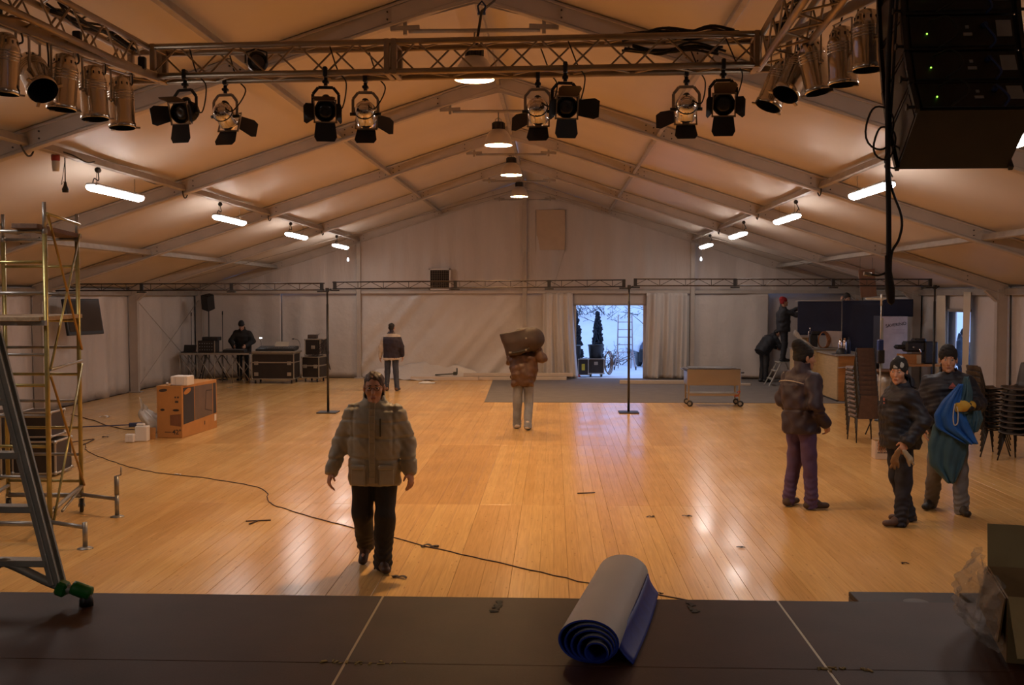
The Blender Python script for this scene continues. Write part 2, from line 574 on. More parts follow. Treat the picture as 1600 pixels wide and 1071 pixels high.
# ------------------------------------------------------------------ side walls
def haunch(sgn):
    """knee plate and lower chord where rafter meets column"""
    mb = MB()
    a = math.atan(0.325)
    mb.prism([(sgn * 9.92, 2.28), (sgn * 9.92, zu(9.92) + .22), (sgn * 9.60, zu(9.60) + .22), (sgn * 9.60, zu(9.60) - .01)], 0.09, Matrix(((1, 0, 0), (0, 0, -1), (0, 1, 0))).to_3x3(), (0, 0.045, 0))
    mb.bar((sgn * 9.88, 0, 2.28), (sgn * 9.56, 0, zu(9.56) - .012), 0.13, 0.03, (sgn * .5, 0, .85), 0.004)
    return mb
for side, sgn in (('left', -1), ('right', 1)):
    w = tag(thing('wall_' + side, None, None), kind='structure')
    cm = MB().box((0, 0, 1.30), (0.20, 0.11, 2.60), bev=0.006)
    cm.box((sgn * -0.105, 0, 1.2), (0.02, 0.13, 2.4), bev=0.004)
    cm.box((-sgn * 0.02, 0, 0.012), (0.34, 0.22, 0.024), bev=0.004)
    cme = cm.mesh('column', m_alu)
    hm = haunch(sgn).mesh('knee_plate', m_alu)
    em = MB().box((sgn * 9.98, 0, 2.56), (0.10, 4.9, 0.14), bev=0.006).mesh('eave_beam', m_aludark)
    for k, y in enumerate(FR):
        link('column', cme, w, (sgn * 9.90, y, 0))
        link('knee_plate', hm, w, (0, y, 0))
        if k < len(FR) - 1:
            link('eave_beam', em, w, (0, y + 2.5, 0))
            if sgn > 0 and abs(y - 21.6) < .1:
                continue
            p0, p1 = ((-10.06, y), (-10.06, y + 5)) if sgn < 0 else ((10.06, y + 5), (10.06, y))
            obj('fabric_panel', drape(p0, p1, 0.0, 2.66, 40 + k * 3 + sgn, 0.032, 80, 10, n=11), m_wallfab, w)
    if sgn < 0:
        for a_, b_ in (((-9.86, 26.75, .15), (-9.86, 31.4, 2.35)), ((-9.86, 31.4, .15), (-9.86, 26.75, 2.35))):
            obj('bracing_wire', MB().tube([a_, b_], 0.009, 6), m_aludark, w)
        wall_left = w
    else:
        wall_right = w
# right wall bay with the side exit, its flaps tied back
Y0R, Y1R = 23.59, 24.88
obj('fabric_panel', drape((10.06, 26.6), (10.06, Y1R), 0.0, 2.66, 511, 0.022, 50, 12, n=9), m_wallfab, wall_right)
obj('fabric_panel', drape((10.06, Y0R), (10.06, 21.6), 0.0, 2.66, 512, 0.018, 40, 12, n=9), m_wallfab, wall_right)
obj('door_header', drape((10.06, Y1R), (10.06, Y0R), 2.11, 2.66, 513, 0.006, 20, 5, n=4), m_wallfab, wall_right)
obj('door_lintel', MB().bar((10.04, Y0R - .05, 2.15), (10.04, Y1R + .05, 2.15), .05, .05), m_aludark, wall_right)
m_flap = mat('cream_door_flap', (0.78, 0.66, 0.50), 0.5, var=0.05, scale=1.5, bump=0.08, bscale=6)
obj('door_flap', drape((9.93, Y1R + .42), (9.93, Y1R - .08), 0.03, 2.56, 514, 0.035, 30, 14, n=6, pinch=0.08), m_flap, wall_right)
obj('door_flap', drape((9.93, Y0R + .06), (9.93, Y0R - .40), 0.03, 2.56, 517, 0.035, 30, 14, n=6, pinch=-0.08), m_flap, wall_right)

# added unseen sheets behind the wall fabric block daylight leaking through its gaps
for side, sgn in (('left', -1), ('right', 1)):
    bb = tag(thing('baseboard_' + side, None, None), kind='structure')
    me = MB().box((sgn * 10.24, 0, 1.36), (.03, 5.02, 2.92)).mesh('outer_lining', m_wallfab)
    for k in range(len(FR) - 1):
        if sgn > 0 and abs(FR[k] - 21.6) < .1:
            for ya, yb, za, zb in ((21.59, Y0R, -.1, 2.82), (Y1R, 26.61, -.1, 2.82), (Y0R, Y1R, 2.14, 2.82)):
                obj('outer_lining', MB().box((10.24, (ya + yb) / 2, (za + zb) / 2), (.03, yb - ya, zb - za)), m_wallfab, bb)
        else:
            link('outer_lining', me, bb, (0, FR[k] + 2.5, 0))
bb = tag(thing('baseboard_back', None, None), kind='structure')  # added unseen sheets against light leaks at the back wall
for xa, xb in ((-10.3, 1.48), (3.62, 10.3)):
    obj('outer_lining', MB().box(((xa + xb) / 2, 31.96, 1.40), (xb - xa, .03, 3.0)), m_wallfab, bb)
obj('outer_lining', MB().box((2.55, 31.96, 2.55), (2.2, .03, .66)), m_wallfab, bb)
for s in (-1, 1):
    obj('corner_flap', MB().box((s * 10.22, 31.75, 1.4), (.03, .6, 2.9)), m_wallfab, bb)

# ------------------------------------------------------------------ far gable wall
YB = 31.62
wb = tag(thing('wall_back', None, None), kind='structure')
for xp in (-5, 0, 5):
    mb = MB().box((xp, YB - 0.10, zu(xp) / 2), (0.13, 0.11, zu(xp)), bev=0.006)
    mb.box((xp - .045, YB - .165, zu(xp) / 2), (0.018, 0.02, zu(xp) - .02)).box((xp + .045, YB - .165, zu(xp) / 2), (0.018, 0.02, zu(xp) - .02))
    mb.box((xp, YB - .12, 0.012), (0.26, 0.24, 0.024))
    obj('gable_post', mb, m_alu, wb)
for xa, xb in ((-9.8, -5.08), (-4.93, -0.07), (0.07, 4.93), (5.07, 9.8)):
    obj('gable_rail', MB().box(((xa + xb) / 2, YB - .06, 2.60), (xb - xa, 0.07, 0.09), bev=0.005), m_alu, wb)
for xa, xb, sd in ((-10, -5, 61), (-5, 0, 62), (0, 5, 63), (5, 10, 64)):
    obj('gable_fabric', drape((xa, YB), (xb, YB), 2.58, 5.8, sd, 0.026, 120, 8, n=13, top=lambda x: zr(x) - 0.02), m_gable, wb)
obj('fabric_panel', drape((-10, YB + .02), (-7.4, YB + .02), 0.0, 2.64, 71, 0.05, 60, 14, n=8), m_wallfab, wb)
obj('fabric_panel', drape((-7.4, YB + .02), (-5.0, YB + .02), 0.0, 2.64, 72, 0.05, 60, 14, n=8), m_wallfab, wb)
obj('fabric_panel', drape((-5.0, YB + .02), (0.0, YB + .02), 0.0, 2.64, 73, 0.035, 110, 46, n=9, diag=1.8, kink=0.035, lean=.05), m_wallfab, wb)
obj('fabric_panel', drape((0.0, YB + .02), (1.55, YB + .02), 0.0, 2.64, 74, 0.03, 50, 24, n=7, kink=0.01), m_wallfab, wb)
obj('fabric_panel', drape((3.55, YB + .02), (5.0, YB + .02), 0.0, 2.64, 75, 0.03, 50, 14, n=7), m_wallfab, wb)
obj('fabric_panel', drape((5.0, YB + .02), (7.25, YB - .05), 0.05, 2.56, 76, 0.02, 60, 30, n=7, kink=0.012), m_wallfab, wb)
obj('fabric_panel', drape((7.2, YB + .25), (10.0, YB + .25), 0.0, 2.64, 77, 0.012, 50, 10, n=8), m_gable, wb)
obj('door_header', drape((1.40, YB + .02), (3.70, YB + .02), 2.20, 2.64, 78, 0.006, 24, 5, n=4), m_gable, wb)
# loose skirt of the wall lying on the floor boards
def skirt(u, v):
    x = -4.6 + 3.2 * u
    w = 0.25 + 0.75 * math.sin(PI * min(1, u * 1.15)) ** 2
    return (x + 0.25 * v, YB - 0.05 - v * 0.95 * w, 0.05 + 0.42 * (1 - v) ** 2.2 * (0.4 + .6 * math.sin(PI * u)) + 0.03 * math.sin(u * 17 + v * 5) * (1 - v) + 0.012 * math.sin(u * 41 + v * 7) - 0.035 * v)
obj('wall_skirt', MB().surf(skirt, 48, 16, 0.004), m_wallfab, wb)
# pulled-back door curtains
def curtain(xa, xb, seed, bulge, flare):
    rr = random.Random(seed); ph = [rr.random() * 6.28 for _ in range(8)]
    def fn(u, v):
        z = 0.03 + 2.55 * v
        xc = xa + (xb - xa) * u
        pull = flare * (1 - v) ** 1.5 * (u if flare > 0 else (1 - u))
        f = 0.055 * math.sin(u * 19 + ph[0] + 0.8 * v) + 0.035 * math.sin(u * 37 + ph[1] - v * 1.4) + 0.02 * math.sin(u * 9 + v * 6 + ph[2])
        f *= 0.55 + 0.8 * (1 - v)
        f += bulge * math.sin(PI * u) * math.sin(PI * min(1, (1 - v) * 1.1)) 
        f += 0.05 * (1 - v) ** 4 * math.sin(u * 11 + ph[3])
        return (xc + pull, YB - 0.14 - f, z)
    return MB().surf(fn, 64, 26, 0.005)
obj('door_curtain', curtain(0.55, 1.44, 5, 0.10, 0.18), m_wallfab, wb)
obj('door_curtain', curtain(3.64, 4.85, 9, 0.06, -0.05), m_wallfab, wb)
# stitched repair panel near the ridge, with its guy cords
m_patch = mat('tan_patch_fabric', (0.50, 0.37, 0.26), 0.55, var=0.04)
mb = MB().box((0.78, YB - .05, 4.46), (0.86, 0.012, 1.20), bev=.004)
obj('stitched_patch', mb, m_patch, wb)
mb = MB()
for a_, b_ in (((0.35, 3.87), (0.25, 2.75)), ((1.21, 3.87), (0.85, 2.70)), ((.33, 3.8), (.33, 5.06)), ((1.23, 3.8), (1.23, 5.06))):
    mb.tube([(a_[0], YB - .06, a_[1]), (b_[0], YB - .06, b_[1])], 0.006, 5)
obj('patch_cord', mb, m_aludark, wb)
# near gable behind the camera closes the hall
wf = tag(thing('wall_front', None, None), kind='structure')
obj('gable_fabric', drape((10.3, -8.3), (-10.3, -8.3), -0.05, 2.6, 91, 0.01, 100, 6, n=9, top=lambda x: zr(x) + .05), m_gable, wf)

# ------------------------------------------------------------------ outside
m_snow = mat('dusk_snow', (0.82, 0.85, 0.90), 0.7, var=0.05, scale=1.5, bump=0.3, bscale=4)
def hill(u, v):
    x = -40 + 95 * u
    y = YB + 0.35 + 45 * v
    d = y - YB
    h = -0.06 + (0.0 if d < 8 else 0.5 * (d - 8))
    h += 0.10 * math.sin(x * 0.9 + y * .7) * min(1, max(0, d - 8) * .3) + 0.05 * math.sin(x * 2.3 - y) * min(1, max(0, d - 8) * .4)
    return (x, y, h)
tag(obj('ground', MB().surf(hill, 120, 70, 0.0), m_snow), kind='structure')
def yard(u, v):
    return (10.3 + 44 * u, 5 + 26.95 * v, -0.06 + 0.33 * max(0, 44 * u - 8))
tag(obj('ground', MB().surf(yard, 40, 30, 0.0), m_snow), kind='structure')
# ------------------------------------------------------------------ high-bay lamps hung under the ridge
m_shade = mat('spun_aluminium_shade', (0.55, 0.50, 0.46), 0.35, metal=0.55, var=0.06)
m_shade_in = mat('white_reflector_inside', (0.85, 0.82, 0.78), 0.3)
m_black = mat('black_plastic', (0.018, 0.017, 0.017), 0.45)
m_blackmetal = mat('black_painted_steel', (0.02, 0.019, 0.02), 0.42, var=0.2)
m_bulb = mat('lit_highbay_glass', (1, 1, 1), 0.5, emit=HIGHBAY_COLOR, estr=HIGHBAY_STRENGTH)
m_tube = mat('lit_tube_diffuser', (1, 1, 1), 0.5, emit=TUBE_COLOR, estr=TUBE_STRENGTH)

def highbay(y, zb, label):
    t = thing('highbay_lamp', label, 'lamp', (0, y, zb), 0, 'high-bay lamps under the ridge')
    outer = [(0.222, 0), (0.218, 0.03), (0.205, 0.085), (0.18, 0.15), (0.145, 0.205), (0.11, 0.235), (0.10, 0.245)]
    inner = [(r - 0.006, z + (0.0 if i == 0 else 0.0)) for i, (r, z) in enumerate(outer)][::-1]
    mb = MB().lathe(outer, 28); mb.mat(1).lathe(inner, 28)
    mb.mat(0).lathe([(0.216, 0), (0.222, 0)], 28)
    obj('shade', mb, [m_shade, m_shade_in], t)
    mb = MB().lathe([(0, .36), (.085, .36), (.092, .345), (.092, .25), (.10, .24), (0, .24)], 20)
    for i in range(10):
        a = i * PI / 5
        mb.box((0.096 * math.cos(a), 0.096 * math.sin(a), .30), (.012, .006, .10), rotm(0, 0, math.degrees(a)))
    obj('gear_housing', mb, m_black, t)
    obj('lit_lens', MB().lathe([(0, 0.118), (0.08, 0.120), (0.150, 0.130), (0.150, 0.136), (0, 0.14)], 28), m_bulb, t)
    top = 5.36 - zb
    mb = MB().cyl((0, 0, .36), (0, 0, top), 0.010, n=8)
    mb.tube([(0.0, -.02, .43), (.045, -.02, .40), (.045, 0, .36)], .006, 5).tube([(0.0, -.02, .43), (-.045, -.02, .40), (-.045, 0, .36)], .006, 5)
    obj('hanger', mb, m_aludark, t)
    return t
highbay(11.6, 4.83, 'nearest round high-bay lamp, seen through the lighting truss')
highbay(16.6, 4.83, 'second high-bay lamp from the camera, dome-shaded, just below the lighting truss')
highbay(21.6, 4.94, 'third high-bay lamp from the camera, hanging under the ridge')
highbay(26.6, 4.98, 'farthest high-bay lamp, closest to the gable wall')

# ------------------------------------------------------------------ tube lamps along the purlins
def tube_lamp(x, y, z, label, grp, tilt=0.0):
    t = thing('tube_lamp', label, 'lamp', (x, y, z), 0, grp)
    L = 1.62
    def sec(y0, y1, prof):
        mb = MB()
        n = len(prof)
        vs = [(p[0], yy, p[1]) for yy in (y0, y1) for p in prof]
        mb.add(vs, [(i, (i + 1) % n, n + (i + 1) % n, n + i) for i in range(n)], True)
        mb.add(vs[:n], [list(range(n))]); mb.add(vs[n:], [list(range(n))[::-1]])
        return mb
    prof = [(0.085 * math.cos(a), -0.055 * math.sin(a)) for a in [PI * i / 10 for i in range(11)]]
    mb = MB()
    # rounded diffuser body
    def fn(u, v):
        a = PI * u
        e = min(v, 1 - v) * L
        k = 1.0 if e > 0.05 else math.sqrt(max(0.0, 1 - ((0.05 - e) / 0.05) ** 2)) * 0.95 + 0.05
        return (0.082 * math.cos(a) * k, -L / 2 + L * v, -0.062 * math.sin(a) * k)
    vv = [0, .004, .01, .02, .03] + [0.06 + .88 * i / 6 for i in range(7)] + [.97, .98, .99, .996, 1]
    P = []
    for v in vv:
        for i in range(13): P.append(fn(i / 12, v))
    fs = [(j * 13 + i, j * 13 + i + 1, (j + 1) * 13 + i + 1, (j + 1) * 13 + i) for j in range(len(vv) - 1) for i in range(12)]
    mb.add(P, [f[::-1] for f in fs], True)
    obj('lit_diffuser', mb, m_tube, t)
    obj('tray', MB().box((0, 0, .022), (0.150, L - .03, .045), bev=.015), mat('grey_lamp_tray', (.35, .34, .33), .5), t)
    up = zr(x) - 0.20 - z
    for s in (-1, 1):
        mb = MB().tube([(0, s * .62, .045), (0, s * .62, up)], .005, 5)
        mb.box((0, s * .62, .05), (.05, .03, .02))
        obj('suspension_wire', mb, m_aludark, t)
    mb = MB().sphere((0.02, -.62, up - .02), (.04, .06, .04), 8, 6)
    mb.tube(spline([(0.02, -.62, up - .03), (.06, -.7, up - .16), (.03, -.76, .10), (0, -.74, .04)], 5), .008, 5)
    obj('junction_plug', mb, m_black, t)
    return t
for xx, yy, lb in ((-5.05, 9.1, 'white tube lamp on the left slope outside the picture, above the scaffold'), (-5.05, -.9, 'white tube lamp behind the camera, left slope'), (5.04, -.9, 'white tube lamp behind the camera, right slope')):
    tube_lamp(xx, yy, 3.87, lb, 'tube lamps outside the picture')  # unseen lamps added to brighten the stage side of the hall
nm = ['nearest', 'second', 'third', 'farthest']
for i, y in enumerate((14.1, 19.1, 24.1, 29.1)):
    tube_lamp(-5.05, y, 3.87, {0: 'long white tube lamp nearest the scaffold tower, left slope', 1: 'second white tube lamp along the left roof slope', 2: 'third white tube lamp along the left roof slope', 3: 'white tube lamp on left slope nearest the gable wall'}[i], 'tube lamps along the left slope')
for i, y in enumerate((9.1, 14.1, 19.1, 24.1, 29.1)):
    tube_lamp(5.04, y, 3.86, {0: 'white tube lamp cut off by the right picture edge beside the loudspeaker array', 1: 'white tube lamp on right slope crossed by the hanging cable', 2: 'third white tube lamp counted from the right edge', 3: 'fourth white tube lamp counted from the right edge', 4: 'white tube lamp on right slope nearest the gable wall'}[i], 'tube lamps along the right slope')
# feed cable sagging along the purlins, with knots at the rafters
for s in (-1, 1):
    pts = []
    for k in range(4):
        y = 11.6 + 5 * k
        pts += [(s * 5.0, y - .25, zu(5) + .14), (s * 5.0, y - .05, zu(5) - .03), (s * 5.0, y + .08, zu(5) - .03), (s * 5.0, y + .3, zu(5) + .12), (s * 5.02, y + 1.2, zu(5) + .06), (s * 5.0, y + 2.5, zu(5) + .10), (s * 5.02, y + 3.8, zu(5) + .05)]
    pts.append((s * 5.0, 31.3, zu(5) + .1))
    o = obj('feed_cable', MB().tube(spline(pts, 4), .011, 6), m_black)
    tag(o, 'dark feed cable tied along the %s row of tube lamps' % ('left' if s < 0 else 'right'), 'cable')
# ------------------------------------------------------------------ lighting trusses
m_truss = mat('worn_truss_aluminium', (0.40, 0.30, 0.20), 0.42, metal=0.55, var=0.15, scale=5)
m_chrome = mat('polished_reflector', (0.92, 0.86, 0.84), 0.07, metal=1.0, var=0.05)
m_par = mat('polished_par_can', (0.78, 0.71, 0.62), 0.16, metal=0.97, var=0.10, scale=9, bump=0.14, bscale=26, stretch=(1, 1, 0.25))
m_brass = mat('warm_brushed_bracket', (0.45, 0.36, 0.27), 0.4, metal=0.6)
m_lens = mat('dark_fresnel_lens', (0.03, 0.03, 0.035), 0.12, coat=0.6)
m_cable = mat('black_rubber_cable', (0.02, 0.017, 0.015), 0.6)

def truss(name, label, loc, rz, L, joints, grp=None, pitch=0.24):
    t = thing(name, label, 'truss', loc, rz, grp)
    a = 0.12
    ch = MB().cyl((0, 0, 0), (L, 0, 0), 0.025, n=10).mesh('chord', m_truss)
    for sy in (-1, 1):
        for sz in (-1, 1):
            link('chord', ch, t, (0, sy * a, sz * a))
    n = int(L / pitch)
    p = L / n
    def br(v0, v1): return MB().cyl(v0, v1, 0.0085, n=6, caps=False).mesh('brace', m_truss)
    kinds = {}
    for face in range(4):
        for d in (0, 1):
            lo, hi = (-a, a) if d == 0 else (a, -a)
            if face == 0: kinds[face, d] = br((0, -a, lo), (p, -a, hi))
            if face == 1: kinds[face, d] = br((0, a, -lo), (p, a, -hi))
            if face == 2: kinds[face, d] = br((0, lo, a), (p, hi, a))
            if face == 3: kinds[face, d] = br((0, -lo, -a), (p, -hi, -a))
    for face in range(4):
        for i in range(n):
            link('brace', kinds[face, i % 2], t, (i * p, 0, 0))
    fr = MB()
    for s in (-1, 1):
        fr.box((0, s * a, 0), (.045, .05, .29), bev=.006).box((0, 0, s * a), (.045, .2, .05), bev=.006)
    for x in joints:
        link('joint_frame', fr.mesh('joint_frame', m_truss), t, (x, 0, 0))
    return t

TA = -2.87
FT0 = (-2.48, 8.82, 4.405)
truss('lighting_truss', 'long square lighting truss spanning the hall in front', FT0, TA, 4.99, (0.03, 2.0, 2.06, 4.96))
ca, sa = math.cos(RAD(TA)), math.sin(RAD(TA))
def ontruss(s, off=0.0, z=0.0):      # s along the front truss, off towards the camera
    return Vector((FT0[0] + ca * s + sa * off, FT0[1] + sa * s - ca * off, FT0[2] + z))
truss('side_truss', 'square truss running towards the camera, upper left', tuple(ontruss(-0.13, -.10)), TA - 90, 3.2, (0.03, 3.15), 'side trusses')
truss('side_truss', 'square truss running towards the camera, upper right beside loudspeakers', tuple(ontruss(5.12, -.10)), TA - 90, 3.2, (0.03, 3.15), 'side trusses')

# shackle and hoist chain from ridge to truss
t = thing('truss_hoist', 'rigging strap and blue shackle from the ridge down to the lighting truss', 'hoist', tuple(ontruss(2.72, 0, .12)))
obj('strap', MB().tube([(0, 0, 0), (0.0, .6, .42), (0, 2.7, 1.10)], .012, 6), m_cable, t)
obj('shackle', MB().tube([(-.02, .60, .40), (-.035, .62, .47), (0, .64, .52), (.035, .62, .47), (.02, .60, .40)], .010, 6).cyl((-.035, .6, .40), (.035, .6, .40), .012, n=8), mat('blue_shackle', (.03, .06, .16), .4, metal=.5), t)

# ------------------------------------------------------------------ fresnel spotlights with barn doors
def fresnel(label, s, front, face_cam, yaw, pitch, leaves, name='fresnel_spotlight', grp=None):
    """s: place along truss; leaves: (top, bottom, left, right) opening angles, None = closed away"""
    zc = -0.12
    p = ontruss(s, 0.12 if front else -0.12, zc)
    t = thing(name, label, 'spotlight', tuple(p), 0, grp)
    # clamp on the chord
    mb = MB().box((0, 0, 0.005), (.035, .075, .085), bev=.008).cyl((0, -.045, -.02), (0, .045, -.02), .011, n=8)
    mb.cyl((0, 0, -.04), (0, 0, -.105), .016, n=10).box((0, 0, -.075), (.05, .05, .025), bev=.006)
    obj('hook_clamp', mb, m_black, t)
    # yoke
    yk = [(-.105, 0, -.30), (-.105, 0, -.175), (-.06, 0, -.12), (.06, 0, -.12), (.105, 0, -.175), (.105, 0, -.30)]
    mb = MB()
    for i in range(5): mb.bar(yk[i], yk[i + 1], .024, .008, (0, 1, 0))
    Ry = rotm(0, 0, yaw)
    me = MB()
    me.add([Ry @ Vector(v) for v in mb.v], mb.f)
    obj('yoke', me, m_brass if not face_cam else m_black, t)
    c = Vector((0, 0, -.30))
    R3 = Ry @ (rotm(pitch, 0, 0) if face_cam else (rotm(0, 0, 180) @ rotm(pitch, 0, 0)))
    # local axis: beam along -Y
    Rb = R3 @ rotm(90, 0, 0)          # lathe z -> -Y... local z maps to -y after +90 about x
    body = MB()
    prof = [(0, -.135), (.03, -.133), (.055, -.122), (.074, -.10), (.082, -.07), (.082, .04), (.088, .045), (.088, .085), (.078, .088)]
    body.lathe(prof, 24, c, Rb)
    obj('housing', body, m_chrome if not face_cam else m_blackmetal, t)
    bk = MB()
    for k in range(5 if face_cam else 1):
        bk.lathe([(.084, -.06 + k * .022), (.090, -.056 + k * .022), (.084, -.052 + k * .022)], 20, c, Rb)
    for q in (-1, 1):
        bk.cyl(c + Ry @ Vector((q * .082, 0, 0)), c + Ry @ Vector((q * .13, 0, 0)), .014, n=8)
    bk.sphere(c + R3 @ Vector((0, .04, .09)), (.035, .05, .03), 10, 6, R3)
    obj('cooling_fins', bk, m_black, t)
    obj('lens', MB().lathe([(0, .070), (.03, .076), (.076, .070), (.076, .06)], 24, c, Rb), m_lens, t)
    fr = MB()
    for q in (-1, 1):
        fr.box(c + R3 @ Vector((q * .088, -.09, 0)), (.012, .012, .19), R3).box(c + R3 @ Vector((0, -.09, q * .088)), (.19, .012, .012), R3)
    pieces('barn_door_frame', fr, m_brass, t)
    for k, ang in enumerate(leaves):
        if ang is None: continue
        w0, w1, h = .155, .185, .15
        if k in (2, 3): w0, w1, h = .125, .165, .165
        poly = [(-w0 / 2, 0), (w0 / 2, 0), (w1 / 2, h * .75), (w1 / 2 - .02, h), (-w1 / 2 + .02, h), (-w1 / 2, h * .75)]
        # leaf in local frame: hinge at edge, extends outward (rot by ang forward)
        base = {0: Matrix.Identity(3), 1: rotm(0, 180, 0), 2: rotm(0, -90, 0), 3: rotm(0, 90, 0)}[k]
        lm = MB()
        Q = R3 @ base @ rotm(ang, 0, 0) @ rotm(90, 0, 0)
        o_ = c + R3 @ (base @ Vector((0, -.095, .092)))
        lm.prism(poly, .0025, Q, o_)
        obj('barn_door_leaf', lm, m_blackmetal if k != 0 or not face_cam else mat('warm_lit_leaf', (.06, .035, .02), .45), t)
    # tail cable up to the truss
    pts = [c + R3 @ Vector((0, .11, .05)), c + Vector((.10, .12 if face_cam else -.14, .02)), c + Vector((.16, .05, .22)), Vector((.10, .0, .02)), Vector((.02, .06, .24))]
    obj('tail_cable', MB().tube(spline(pts, 6), .006, 5), m_cable, t)
    return t
g = 'barn-door spotlights on the front truss'
fresnel('black spotlight with barn doors facing camera, leftmost on the long truss', .30, True, True, -14, 16, (68, 18, 62, 50), grp=g)
fresnel('shiny-backed spotlight second from left on the long truss', .555, False, False, -8, 24, (None, -12, 52, None), grp=g)
fresnel('black spotlight with barn doors facing camera, left of the truss joint', 1.49, True, True, 8, 18, (72, 10, 66, 72), grp=g)
fresnel('shiny-backed spotlight just left of the truss joint', 1.765, False, False, 4, 24, (None, -12, 40, None), grp=g)
fresnel('shiny-backed spotlight nearest the middle, right of the ridge lamp', 3.215, False, False, -4, 24, (None, -12, None, 30), grp=g)
fresnel('black spotlight facing camera with wide right leaf, right of the ridge lamp', 3.45, True, True, 10, 18, (52, 14, 62, 12), grp=g)
fresnel('shiny-backed spotlight second from right on the long truss', 4.43, False, False, -3, 24, (None, -12, None, 28), grp=g)
fresnel('black spotlight with barn doors facing camera, rightmost on the long truss', 4.70, True, True, -4, 18, (50, 12, 70, 70), grp=g)

# round flood sitting inside the truss
p = ontruss(.86, -.02, 0.0)
t = thing('flood_lamp', 'round flood lamp with dark rim inside the left half of the truss', 'lamp', tuple(p))
obj('housing', MB().lathe([(0, -.07), (.05, -.06), (.075, -.02), (.08, .03)], 18, (0, 0, .005), rotm(90, 0, 35)), m_shade, t)
obj('rim', MB().lathe([(.062, .03), (.085, .03), (.088, .045), (.062, .05)], 18, (0, 0, .005), rotm(90, 0, 35)), m_black, t)
obj('bracket', MB().tube([(-.09, .0, .0), (-.09, 0, .09), (.0, 0, .12), (.09, 0, .09), (.09, 0, 0)], .008, 6), m_black, t)

# cable bundles lying on the trusses
def bundle(label, pts, n, r, seed):
    rr = random.Random(seed)
    mb = MB()
    for i in range(n):
        q = [Vector(p) + Vector((rr.uniform(-.05, .05), rr.uniform(-.04, .04), rr.uniform(-.02, .05))) for p in pts]
        mb.tube(spline(q, 5), r, 5)
    tag(obj('cable_bundle', mb, m_cable), label, 'cable')
bundle('dark cable bundle lying on the right end of the long truss', [ontruss(3.95, 0, .13), ontruss(4.2, .02, .16), ontruss(4.42, -.02, .14), ontruss(4.62, 0, .17), ontruss(4.8, .02, .14)], 6, .012, 3)
bundle('dark cable bundle drooping inside the right end of the long truss', [ontruss(3.95, -.08, .06), ontruss(4.2, -.05, .02), ontruss(4.45, -.05, .05), ontruss(4.7, -.02, .02)], 5, .011, 4)
def onside(left, d, off=0., z=0.):
    b = ontruss(-.13 if left else 5.12, -.10)
    return b + Vector((sa * d, -ca * d, 0)) + Vector((ca, sa, 0)) * off + Vector((0, 0, z))
bundle('dark cable loops tangled in the upper left side truss', [onside(True, .35, .05, .08), onside(True, .7, -.02, .12), onside(True, 1.1, .04, .06), onside(True, 1.5, 0, .1)], 6, .010, 5)
bundle('dark cable loops tangled in the upper right side truss', [onside(False, .4, -.02, .10), onside(False, .8, .03, .14), onside(False, 1.2, -.04, .1), onside(False, 1.7, 0, .12)], 6, .010, 6)

# ------------------------------------------------------------------ PAR cans on their flat bars
def parbar(label, p0, p1):
    t = thing('lamp_bar', label, 'bar', tuple(p0))
    d = Vector(p1) - Vector(p0)
    obj('flat_bar', MB().bar((0, 0, 0), d, .028, .078, (0, 0, 1), .006), m_brass, t)
    cl = MB()
    for k in (0.1, .45, .8):
        cl.box(d * k + Vector((0, 0, .07)), (.06, .05, .10), bev=.008)
    pieces('bar_clamp', cl, m_black, t)
    return t
parbar('flat lamp bar carrying the row of silver cans, upper left', (-2.42, 8.72, 4.275), (-2.86, 6.35, 4.275))
parbar('flat lamp bar carrying the row of silver cans, upper right', (2.54, 8.45, 4.425), (3.20, 6.35, 4.425))

